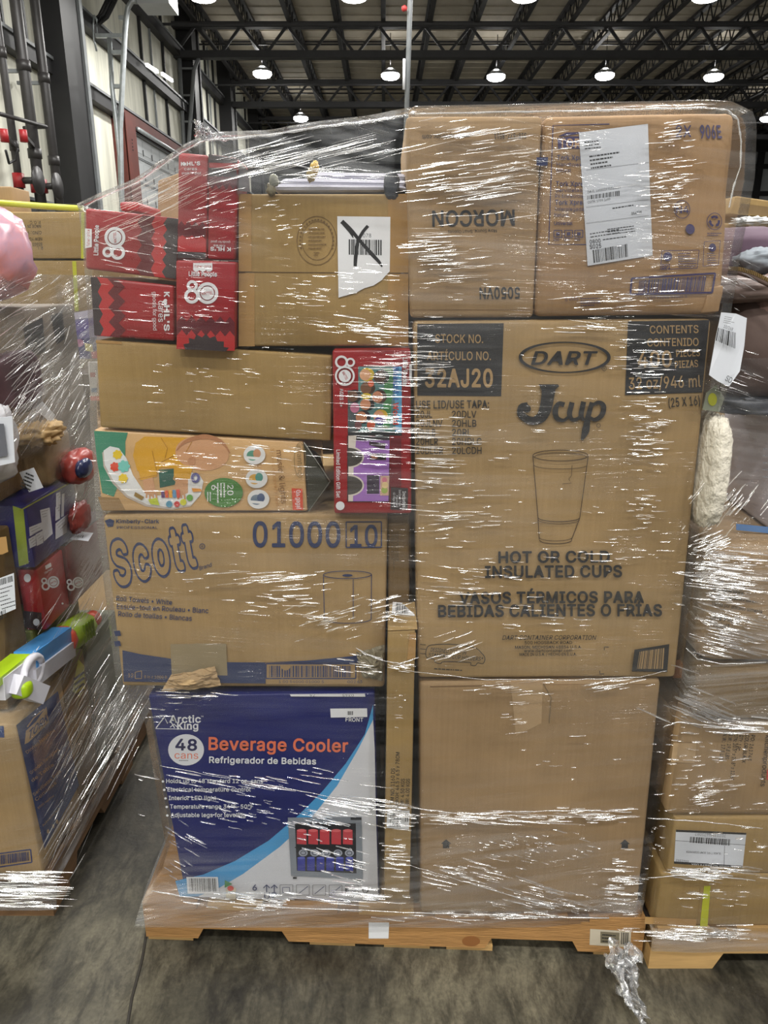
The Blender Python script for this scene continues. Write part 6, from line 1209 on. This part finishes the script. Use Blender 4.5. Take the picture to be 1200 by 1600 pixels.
def sheet(name, label, P, uv, haze, m=None, root=None, cat='wrap'):
    """grid of world points P[row][col] with uv in metres and a film thickness value per vertex"""
    nr, nc = len(P), len(P[0]); b = MB()
    b.add([p for r in P for p in r], [(j * nc + i, j * nc + i + 1, (j + 1) * nc + i + 1, (j + 1) * nc + i) for j in range(nr - 1) for i in range(nc - 1)], m or FILM, True)
    o = b.build(name, root, uv=[q for r in uv for q in r])
    at = o.data.attributes.new('haze', 'FLOAT', 'POINT'); at.data.foreach_set('value', [h for r in haze for h in r])
    if label: tag(o, label, cat)
    return o

# front faces of the main load: x0, x1, z0, z1, y
FACES = []
for q, Y in ((((231, 1087), (586, 1082), (593, 1409), (290, 1403)), 1.40), (((160, 806), (606, 802), (601, 1075), (191, 1073)), 1.40), (((146, 671), (474, 690), (481, 799), (159, 799)), 1.405),
             (((149, 531), (519, 556), (517, 690), (156, 668)), 1.40), (((133, 325), (279, 341), (275, 437), (133, 420)), 1.40), (((141, 432), (272, 446), (272, 533), (148, 524)), 1.40),
             (((278, 238), (372, 242), (366, 405), (277, 404)), 1.385), (((274, 406), (370, 409), (367, 547), (275, 541)), 1.38), (((377, 303), (631, 303), (632, 541), (377, 541)), 1.40),
             (((519, 547), (642, 545), (643, 803), (522, 803)), 1.37), (((606, 987), (649, 985), (640, 1407), (600, 1407)), 1.345), (((655, 1066), (1034, 1063), (996, 1428), (657, 1428)), 1.36),
             (((646, 501), (1113, 498), (1056, 1060), (653, 1060)), 1.36), (((634, 181), (848, 181), (834, 496), (641, 497)), 1.36), (((851, 181), (1152, 174), (1126, 491), (836, 495)), 1.355)):
    w = [PY(*p, Y) for p in q]
    FACES.append((w[0], w[1], w[2], w[3], Y))
def edges_at(z):
    out = []
    for tl, tr, br, bl, Y in FACES:
        z1 = max(tl.z, tr.z); z0 = min(bl.z, br.z)
        if z0 - 0.004 <= z <= z1 + 0.004:
            t = (z - z0) / (z1 - z0); out.append((bl.x + (tl.x - bl.x) * t, br.x + (tr.x - br.x) * t, Y))
    if z < 0.13: out.append((-0.6, 0.6, 1.37))
    return out
def film_y(x, z):
    """taut sheet: the nearest hull of the box corners at this height"""
    tot = 0.0; n = 0
    for dz in (-0.03, 0.0, 0.03):
        E_ = edges_at(min(max(z + dz, 0.1), 1.79))
        if not E_: continue
        pts = sorted([(a, Y) for a, b_, Y in E_] + [(b_, Y) for a, b_, Y in E_])
        hull = []
        for p in pts:
            while len(hull) >= 2 and (hull[-1][0] - hull[-2][0]) * (p[1] - hull[-2][1]) - (hull[-1][1] - hull[-2][1]) * (p[0] - hull[-2][0]) <= 0: hull.pop()
            hull.append(p)
        if x <= hull[0][0]: y = hull[0][1]
        elif x >= hull[-1][0]: y = hull[-1][1]
        else:
            for a, b_ in zip(hull, hull[1:]):
                if a[0] <= x <= b_[0] and b_[0] > a[0]: y = a[1] + (b_[1] - a[1]) * (x - a[0]) / (b_[0] - a[0]); break
        tot += y; n += 1
    return tot / max(n, 1) - 0.009
def lerp_tab(tab, v):
    if v <= tab[0][0]: return tab[0][1]
    for a, b_ in zip(tab, tab[1:]):
        if v <= b_[0]: return a[1] + (b_[1] - a[1]) * (v - a[0]) / (b_[0] - a[0])
    return tab[-1][1]
XL = [(0.09, -0.586), (0.14, -0.57), (0.20, -0.525), (0.27, -0.502), (0.62, -0.518), (0.70, -0.570), (1.09, -0.572), (1.26, -0.562), (1.43, -0.542), (1.53, -0.538), (1.66, -0.533), (1.80, -0.52)]
XR = [(0.09, 0.60), (0.2, 0.598), (0.72, 0.614), (1.10, 0.610), (1.47, 0.612), (1.60, 0.616), (1.70, 0.622), (1.78, 0.612), (1.82, 0.59)]
TOPPX = [(134, 322), (170, 304), (215, 286), (250, 262), (285, 238), (318, 222), (350, 214), (420, 212), (500, 199), (580, 190), (640, 178), (800, 176), (1000, 172), (1100, 169), (1135, 172), (1154, 186)]
ZT = [(p.x, p.z + 0.004) for p in (PY(x, y, 1.38) for x, y in TOPPX)]
NC, NR, NS = 90, 120, 10
P = []; U = []; Hz = []
def haze_at(x, z):
    h = 0.32 + 0.22 * noise.noise(Vector((x * 2.3, z * 3.1, 4)))
    if z < 0.34: h += 0.30 * min(1, (0.34 - z) / 0.10)
    if z < 0.18: h += 0.5
    if x < 0.02 and z > 1.66: h += 0.8 * min(1, (z - 1.66) / 0.05)
    if x < -0.2 and 1.58 < z: h += 0.15
    if x > 0.03 and z > 1.5: h += 0.12
    if abs(z - 0.33) < 0.03 and x > 0.02: h += 0.2
    return max(0.05, h)
for j in range(NR + 1):
    t = j / NR; rp = []; ru = []; rh = []
    for i in range(-NS, NC + NS + 1):
        s_ = min(max(i / NC, 0), 1); xt = ZT[0][0] + (ZT[-1][0] - ZT[0][0]) * s_
        zt = lerp_tab(ZT, xt); z = 0.085 + (zt - 0.085) * t
        xl, xr = lerp_tab(XL, z), lerp_tab(XR, z); x = xl + (xr - xl) * s_
        y = film_y(x, z); back = 0
        if i < 0: back = (-i / NS) * 0.50; y += back + 0.004; x -= 0.004
        if i > NC: back = ((i - NC) / NS) * 0.52; y += back + 0.004; x += 0.004
        k = noise.noise(Vector((x * 5, z * 16, 2.5)))
        y += -0.002 + 0.0022 * k
        # fan the pull direction: rising to the right at the top, falling to the right low down
        sl = lerp_tab([(0.1, 0.16), (0.5, 0.10), (0.9, -0.05), (1.2, 0.03), (1.45, -0.02), (1.7, -0.14), (1.8, -0.20)], z)
        if x < 0: sl += -0.10 * max(0, (z - 1.45) / 0.3)
        u_ = x - back if i < 0 else x + back
        rp.append(Vector((x, y, z))); ru.append((u_, z - sl * x)); rh.append(haze_at(x, z))
    P.append(rp); U.append(ru); Hz.append(rh)
top = P[-1]; utop = U[-1]
for k, (dy, dz) in enumerate(((0.012, 0.004), (0.05, 0.006), (0.14, 0.006), (0.26, 0.006))):
    rp = []; ru = []; rh = []
    for p, u_ in zip(top, utop):
        f = 1.0 if p.x > 0.04 else 0.05
        rp.append(Vector((p.x, p.y + dy * f, p.z + dz * (1 if p.x > 0.04 else -1.0)))); ru.append((u_[0], u_[1] + dy * f)); rh.append(0.6 if p.x > 0.04 else 0.95)
    P.append(rp); U.append(ru); Hz.append(rh)
wrap = thing('stretch_wrap', 'clear stretch wrap pulled tight around the tall middle load', 'wrap', (0, 1.4, 0.08))
sheet('film', None, P, U, Hz, FILM, wrap)

LAMPS = [Vector((x, y, z)) for (y, z) in NEAR_ROWS[:2] for x in (-3.6, -0.6, 2.8)]
def crease(b, c, L, slope, w, rnd, yf, jit=0.09, nrm=None):
    """one drawn-out ridge in the film, c is its photo position, L its length in pixels"""
    n = 4; a = math.radians(slope); pts = []
    for i in range(n + 1):
        t = i / n - 0.5
        x, y = c[0] + L * t * math.cos(a), c[1] + L * t * math.sin(a) + rnd.uniform(-0.5, 0.5)
        Y = 1.37
        for _ in range(2):
            p = PY(x, y, Y); Y = yf(p.x, p.z)
        p = PY(x, y, Y - 0.0035); pts.append(p)
    d = (pts[-1] - pts[0]).normalized()
    mid = pts[n // 2]; v = (Vector((0, 0, CAMH)) - mid).normalized()
    lp = LAMPS[rnd.choice((0, 1, 1, 1, 2, 3, 4, 4, 4, 5))]; l = (lp - mid).normalized(); hn = (v + l).normalized()  # highlight put into the shape: faces aimed to mirror a lamp at the camera
    vs = []
    for i, p in enumerate(pts):
        nn = (hn + Vector((rnd.gauss(0, jit), rnd.gauss(0, jit), rnd.gauss(0, jit)))).normalized()
        ac = d.cross(nn).normalized()
        ww = w * (0.15 + 0.85 * math.sin(math.pi * (i / n * 0.86 + 0.07)))
        vs += [p + ac * ww, p - ac * ww * 0.2, p - ac * ww]
        vs[-1] = p - ac * ww + Vector((0, 0.002, 0))
    fs = []
    for i in range(n):
        fs += [(3 * i, 3 * i + 1, 3 * i + 4, 3 * i + 3), (3 * i + 1, 3 * i + 2, 3 * i + 5, 3 * i + 4)]
    b.add(vs, fs, CREASE, False)
def cluster(b, cs, yf, seed=5):
    rnd = random.Random(seed)
    for cx, cy, sx, sy, n, l0, l1, sl, w in cs:
        for _ in range(n):
            c = (rnd.gauss(cx, sx * 0.55), rnd.gauss(cy, sy * 0.55))
            crease(b, c, rnd.uniform(l0, l1) * rnd.choice((0.5, 1, 1)), sl + rnd.gauss(0, 2.0), rnd.choice((0.0005, 0.0007, 0.0009, 0.0014)) * w, rnd, yf)
CL1 = [(740, 285, 75, 45, 70, 25, 90, -8, 1.1), (725, 205, 70, 14, 24, 20, 80, -9, 1.2), (690, 400, 50, 50, 55, 20, 70, -3, 1), (810, 250, 40, 40, 22, 15, 60, -8, 1), (740, 440, 80, 40, 16, 10, 40, 2, 0.8),
       (1045, 285, 40, 55, 70, 10, 45, -6, 1), (1060, 205, 30, 14, 14, 10, 40, -8, 1), (960, 470, 80, 16, 26, 15, 60, -2, 1), (895, 225, 30, 30, 8, 10, 40, -8, 0.8), (1010, 420, 80, 40, 26, 8, 30, -3, 0.8),
       (668, 555, 26, 45, 34, 15, 60, 1, 1), (682, 715, 42, 60, 50, 15, 70, 2, 1), (730, 800, 60, 40, 26, 15, 60, -2, 0.9), (1010, 555, 50, 35, 46, 15, 50, 1, 1), (1015, 665, 32, 60, 60, 10, 42, 1, 1.1), (1005, 790, 18, 60, 30, 10, 26, 1, 0.9), (930, 510, 60, 10, 14, 15, 60, 3, 1),
       (850, 760, 170, 200, 70, 6, 24, 2, 0.6), (715, 910, 70, 40, 40, 10, 46, 4, 1), (830, 955, 90, 30, 16, 10, 40, 2, 0.7), (720, 1010, 30, 20, 12, 20, 60, -18, 1), (960, 860, 60, 30, 14, 10, 40, 0, 0.8),
       (560, 515, 55, 14, 34, 15, 60, 5, 1.1), (470, 455, 80, 30, 34, 8, 36, 2, 0.9), (560, 430, 60, 20, 18, 10, 40, 4, 0.9), (440, 350, 60, 40, 30, 6, 24, -6, 0.8), (600, 480, 30, 30, 18, 10, 40, 3, 0.9),
       (560, 232, 60, 16, 30, 30, 130, -13, 1.0), (430, 246, 80, 26, 50, 30, 140, -14, 1.0), (260, 300, 60, 25, 40, 30, 110, -27, 1.0), (520, 272, 80, 14, 18, 20, 90, 3, 0.8), (200, 345, 40, 30, 24, 20, 70, -20, 0.9),
       (330, 330, 40, 50, 34, 10, 40, -12, 0.8), (200, 400, 40, 24, 12, 15, 60, 12, 0.8), (320, 470, 40, 50, 24, 8, 30, 4, 0.8), (210, 480, 40, 40, 14, 8, 40, 4, 0.7),
       (330, 600, 150, 50, 40, 5, 26, 5, 0.6), (310, 735, 140, 40, 40, 8, 40, 3, 0.7), (460, 700, 60, 30, 16, 10, 50, 6, 0.8), (590, 660, 40, 90, 60, 15, 90, 3, 0.9), (620, 580, 30, 50, 26, 20, 60, 1, 1),
       (450, 905, 80, 16, 28, 15, 70, -5, 1), (440, 945, 80, 18, 22, 15, 60, 3, 1), (530, 965, 50, 26, 40, 8, 36, -16, 1.0), (600, 950, 30, 20, 20, 10, 40, -14, 1), (350, 880, 120, 70, 14, 6, 26, 2, 0.6), (560, 1040, 40, 14, 14, 10, 40, 8, 0.9), (300, 1085, 60, 6, 8, 20, 60, 2, 1),
       (400, 1222, 130, 20, 38, 14, 60, 10, 0.8), (350, 1268, 90, 18, 34, 6, 24, 12, 0.7), (500, 1285, 60, 26, 44, 8, 36, 14, 0.8), (560, 1260, 60, 10, 26, 20, 80, 9, 1), (540, 1350, 45, 40, 26, 8, 40, 14, 0.8), (280, 1340, 40, 50, 18, 10, 40, 30, 0.7), (420, 1405, 120, 12, 40, 15, 70, 6, 1), (570, 1400, 40, 20, 34, 15, 60, 5, 1), (255, 1120, 30, 30, 8, 10, 30, 4, 0.8),
       (620, 1330, 20, 60, 40, 10, 40, 4, 0.9), (620, 1270, 25, 14, 16, 15, 50, 6, 1.2), (625, 1040, 25, 6, 12, 10, 40, 10, 1), (620, 955, 22, 14, 14, 6, 30, 6, 0.9), (620, 1100, 15, 60, 6, 5, 14, 4, 0.7),
       (780, 1278, 140, 10, 70, 14, 70, 3, 1.0), (940, 1272, 60, 10, 34, 10, 50, -1, 1), (830, 1320, 110, 24, 60, 6, 24, 13, 0.9), (730, 1365, 60, 22, 40, 12, 50, 13, 1), (860, 1405, 80, 20, 60, 12, 50, 14, 1), (970, 1380, 28, 50, 60, 8, 40, 3, 1), (800, 1085, 60, 20, 16, 10, 50, -4, 0.9), (800, 1120, 50, 40, 12, 8, 40, -3, 0.8), (960, 1070, 50, 8, 20, 12, 50, -8, 1), (760, 1432, 120, 6, 30, 20, 70, 3, 1.1), (900, 1200, 60, 80, 10, 6, 26, 0, 0.6)]
b = MB(); cluster(b, CL1, film_y); b.build('creases', wrap)['kind'] = 'stuff'
# rope-like bunched edges of single turns
ROPE = simple_film('film_rope', 0.30, 0.2, 0.30)
def rope(root, pts, r, Yf, nm='bunched_edge', lift=0.006, seed=1):
    b = MB(); rnd = random.Random(seed); W = []
    for i in range(len(pts) - 1):
        for k in range(6):
            t = k / 6; x = pts[i][0] * (1 - t) + pts[i + 1][0] * t; y = pts[i][1] * (1 - t) + pts[i + 1][1] * t
            Y = 1.37
            for _ in range(2):
                p = PY(x, y, Y); Y = Yf(p.x, p.z)
            W.append(PY(x, y + rnd.uniform(-0.7, 0.7), Y - lift))
    b.tube(W, [r * (0.5 + abs(noise.noise(Vector((i * 0.37, seed, 1)))) * 1.6) for i in range(len(W))], ROPE, 6); return b.build(nm, root)
rope(wrap, [(134, 322), (170, 304), (215, 286), (250, 262), (285, 238), (318, 220), (420, 211), (500, 198), (580, 189), (640, 178)], 0.0016, film_y, seed=2)
rope(wrap, [(640, 178), (800, 175), (950, 172), (1100, 168), (1136, 172), (1153, 186), (1158, 220), (1157, 260), (1146, 292), (1138, 330)], 0.0018, film_y, seed=3)
rope(wrap, [(598, 1030), (570, 1022), (556, 1012)], 0.001, film_y, seed=4)
rope(wrap, [(556, 1012), (590, 1030), (625, 1037), (660, 1026)], 0.001, film_y, seed=5)
rope(wrap, [(250, 1196), (330, 1212), (420, 1226), (520, 1246), (600, 1258), (650, 1268)], 0.0007, film_y, seed=6)
rope(wrap, [(640, 1262), (720, 1272), (820, 1268), (920, 1266), (1000, 1270)], 0.0009, film_y, seed=7)
rope(wrap, [(640, 1352), (720, 1376), (800, 1400), (880, 1424)], 0.0009, film_y, seed=8)
rope(wrap, [(236, 1392), (330, 1408), (440, 1418), (600, 1424), (760, 1430), (990, 1436)], 0.0013, film_y, seed=9)
rope(wrap, [(652, 1050), (760, 1062), (900, 1062), (1000, 1058), (1050, 1046)], 0.0008, film_y, seed=10)
rope(wrap, [(376, 262), (460, 258), (540, 272), (640, 276)], 0.0007, film_y, seed=11)
# torn upright shred over the red cartons and the film tail by the pallet corner
def shred(name, path, widths, m, seed, amp, label=None, cat=None, root=None, haze=1.4):
    """crumpled band of film along a world path"""
    rows = []; uvs = []; hz = []; n = len(path) - 1; NN = 44; NW = 16; acc = 0
    for i in range(NN + 1):
        t = i / NN * n; k = min(int(t), n - 1); f = t - k
        p = path[k].lerp(path[k + 1], f); w = widths[k] * (1 - f) + widths[k + 1] * f
        r = []; u_ = []; h = []
        for j in range(NW + 1):
            s_ = j / NW - 0.5
            q = Vector((i * 0.21, j * 0.55, seed))
            r.append(p + Vector((w * s_ + amp * noise.noise(q), amp * 1.6 * noise.noise(q * 1.3 + Vector((5, 0, 0))) + amp * math.sin(s_ * 9), amp * noise.noise(q * 1.1 + Vector((0, 9, 0))))))
            u_.append((i / NN * 0.3, s_ * w * 3)); h.append(haze + 0.6 * noise.noise(q * 2))
        rows.append(r); uvs.append(u_); hz.append(h)
    return sheet(name, label, rows, uvs, hz, m, root, cat or 'film')
shred('torn_peak', [PY(335, 218, 1.36), PY(318, 205, 1.355), PY(309, 192, 1.35)], [0.07, 0.03, 0.006], FILMW, 3, 0.008, root=wrap, haze=0.5)
tail = shred('film_tail', [PY(982, 1478, 1.30), PY(968, 1500, 1.28), PY(978, 1530, 1.25), PY(985, 1560, 1.225), PY(1006, 1592, 1.18)], [0.05, 0.07, 0.045, 0.04, 0.02], FILMW, 11, 0.016,
      'crumpled clear film tail hanging to the floor at the right pallet corner', 'film', None, 2.2)
b_ = None

# left neighbour: side sheet and short front sheet
P = []; U = []; Hz = []
LTAB = [(0.03, -0.828), (0.11, -0.826), (0.2, -0.836), (0.5, -0.832), (0.57, -0.785), (0.63, -0.79), (0.72, -0.822), (1.0, -0.832), (1.15, -0.835), (1.48, -0.842), (1.62, -0.86)]
for j in range(71):
    z = 0.03 + j / 70 * 1.52; rp = []; ru = []; rh = []
    for i in range(-14, 46):
        if i < 0: x = lerp_tab(LTAB, z) + i * 0.035; y = 1.462 + (0.05 if z > 0.57 else 0) + (0.0 if z < 0.6 else min(0.10, (z - 0.6) * 0.3))
        else:
            y = 1.465 + (0.05 if z > 0.57 else 0) + (0.0 if z < 0.6 else min(0.10, (z - 0.6) * 0.3)) + i * 0.0245; x = lerp_tab(LTAB, z) + 0.006
        q = Vector((x * 3, y * 3, z * 7)); k = noise.noise(q)
        x += 0.006 * k; sl = -0.22 if z > 0.15 else 0
        s_ = y - 1.46 + (0 if i >= 0 else 0); s_ = s_ if i >= 0 else i * 0.035
        if i >= 1: z = max(z, 0.098)
        rp.append(Vector((x, y, z))); ru.append((s_, z + sl * s_))
        h = 0.34 + 0.3 * k + (1.3 if z < 0.13 else 0.0) + (0.6 * max(0, (y - 1.75) / 0.5) if 0.1 < z < 0.45 else 0) + (0.35 if z > 1.15 else 0) + (0.4 if y > 1.98 and z > 0.55 else 0)
        rh.append(max(0.05, h))
    P.append(rp); U.append(ru); Hz.append(rh)
lw = thing('stretch_wrap', 'clear stretch wrap around the load with the toy water blaster', 'wrap', (-0.83, 1.9, 0.03))
sheet('film', None, P, U, Hz, FILM, lw)
def crease_on(b, p, d, L, w, rnd, jit=0.1):
    """ridge at world point p along the unit direction d"""
    n = 4; v = (Vector((0, 0, CAMH)) - p).normalized(); lp = LAMPS[rnd.randrange(len(LAMPS))]; hn = (v + (lp - p).normalized()).normalized(); vs = []  # ridge turned between camera and lamp, shaped to glint
    for i in range(n + 1):
        q = p + d * L * (i / n - 0.5) + Vector((rnd.uniform(-1, 1), rnd.uniform(-1, 1), rnd.uniform(-1, 1))) * 0.0004
        nn = (hn + Vector((rnd.gauss(0, jit), rnd.gauss(0, jit), rnd.gauss(0, jit)))).normalized(); ac = d.cross(nn).normalized(); ww = w * (0.15 + 0.85 * math.sin(math.pi * (i / n * 0.86 + 0.07)))
        vs += [q + ac * ww, q - ac * ww]
    b.add(vs, [(2 * i, 2 * i + 1, 2 * i + 3, 2 * i + 2) for i in range(n)], CREASE, False)
def side_creases(b, boxes, plane_x, seed):
    rnd = random.Random(seed)
    for px, py, sx, sy, n, L, el in boxes:
        for _ in range(n):
            x, y = rnd.gauss(px, sx * 0.55), rnd.gauss(py, sy * 0.55); p = PX(x, y, plane_x)
            if not 1.45 < p.y < 2.6: continue
            a = math.radians(el + rnd.gauss(0, 5)); crease_on(b, p, Vector((0, math.cos(a), math.sin(a))), L * rnd.uniform(0.4, 1.4), rnd.choice((0.0006, 0.0009, 0.0014)), rnd)
b = MB()
side_creases(b, [(60, 560, 40, 60, 80, 0.16, 14), (50, 640, 40, 40, 50, 0.14, 20), (40, 470, 40, 40, 24, 0.1, 10), (110, 600, 20, 80, 20, 0.08, 30), (130, 980, 50, 50, 50, 0.14, 12), (60, 1030, 60, 40, 20, 0.1, 12), (130, 1130, 40, 60, 60, 0.14, 10), (180, 1130, 25, 60, 60, 0.2, 4), (110, 1180, 30, 40, 40, 0.08, 10), (100, 1300, 30, 60, 20, 0.1, 6), (130, 780, 16, 40, 16, 0.06, 40)], -0.812, 4)
rnd = random.Random(8)
for _ in range(110):
    p = PY(rnd.uniform(-10, 84), rnd.uniform(1362, 1418), 1.45); crease_on(b, p, Vector((1, 0, rnd.gauss(-0.02, 0.04))).normalized(), rnd.uniform(0.03, 0.14), rnd.choice((0.0006, 0.001, 0.0016)), rnd)
for k in range(26):   # the band drawn down to the pallet edge
    t = rnd.random(); y = 1.5 + t * 0.8; p = Vector((-0.818, y, 0.14 + 0.10 * rnd.random())); crease_on(b, p, Vector((0, 1, rnd.gauss(0.0, 0.03))).normalized(), rnd.uniform(0.1, 0.3), rnd.choice((0.001, 0.002)), rnd)
b.build('creases', lw)['kind'] = 'stuff'

# right neighbour
P = []; U = []; Hz = []
def right_y(x, z):
    y = RY - 0.014
    if z > 1.05: y += (z - 1.05) * 0.10
    return y + 0.006 * noise.noise(Vector((x * 9, z * 12, 7)))
for j in range(81):
    z = 0.06 + j / 80 * 1.34; rp = []; ru = []; rh = []
    for i in range(-6, 40):
        xl = RX - 0.012 + (0.004 if z < 0.7 else 0.0)
        x = xl + max(i, 0) * 0.024; y = right_y(x, z) + (-i * 0.06 if i < 0 else 0)
        k = noise.noise(Vector((x * 6, z * 6, 3))); sl = lerp_tab([(0.1, 0.05), (0.5, -0.05), (0.68, 0.3), (0.8, 0.12), (1.0, 0.05), (1.3, -0.5)], z)
        rp.append(Vector((x, y, z))); ru.append((x + (i * 0.06 if i < 0 else 0), z - sl * x))
        h = 0.34 + 0.3 * k + (0.5 if 0.66 < z < 1.06 else 0) + (0.05 if z > 1.06 else 0) + (0.9 if z < 0.115 else 0)
        rh.append(max(0.05, h))
    P.append(rp); U.append(ru); Hz.append(rh)
rw = thing('stretch_wrap', 'wrinkled clear stretch wrap around the load at the right picture edge', 'wrap', (1.1, RY, 0.06))
sheet('film', None, P, U, Hz, FILM, rw)
CL2 = [(1135, 900, 50, 40, 170, 12, 60, 6, 1.2), (1140, 990, 50, 40, 110, 12, 60, 14, 1.2), (1110, 850, 30, 14, 40, 8, 30, -20, 1), (1140, 790, 40, 30, 60, 8, 34, -50, 0.9), (1100, 1110, 40, 22, 60, 15, 70, 22, 1.2), (1150, 1135, 50, 12, 30, 20, 80, 4, 1.2), (1100, 1230, 70, 40, 60, 6, 30, -6, 0.8), (1100, 1170, 70, 30, 20, 6, 30, 4, 0.8), (1110, 1365, 70, 10, 50, 15, 60, 6, 1.1), (1110, 1400, 70, 20, 16, 8, 40, 2, 0.9), (1090, 1460, 80, 12, 70, 12, 60, 4, 1.2), (1160, 1320, 40, 30, 10, 6, 30, 0, 0.8), (1150, 440, 30, 30, 20, 8, 30, 30, 0.9), (1160, 590, 40, 40, 24, 10, 50, 20, 0.8), (1030, 1300, 14, 40, 12, 5, 12, 10, 1)]
b = MB(); cluster(b, CL2, right_y, 9); b.build('creases', rw)['kind'] = 'stuff'
rope(rw, [(1012, 1372), (1080, 1366), (1200, 1378)], 0.0014, right_y, seed=21); rope(rw, [(1036, 1136), (1060, 1128), (1110, 1134), (1210, 1144)], 0.0014, right_y, seed=22); rope(rw, [(1072, 1012), (1090, 1030), (1130, 1038), (1210, 1034)], 0.0016, right_y, seed=23); rope(rw, [(1012, 1278), (1100, 1284), (1210, 1296)], 0.001, right_y, seed=24)
# wrap on the stack behind
P = []; U = []; Hz = []
for j in range(31):
    z = 0.9 + j / 30 * 0.9; rp = []; ru = []; rh = []
    for i in range(40):
        x = -2.2 + i * 0.029 * 1.02; y = BY - 0.02 + 0.01 * noise.noise(Vector((x * 4, z * 8, 1)))
        rp.append(Vector((x, y, z))); ru.append((x, z)); rh.append(0.3 + 0.3 * noise.noise(Vector((x * 3, z * 4, 8))))
    P.append(rp); U.append(ru); Hz.append(rh)
sheet('stretch_wrap', 'clear wrap over the strapped cartons in the stack behind', P, U, Hz, FILM)
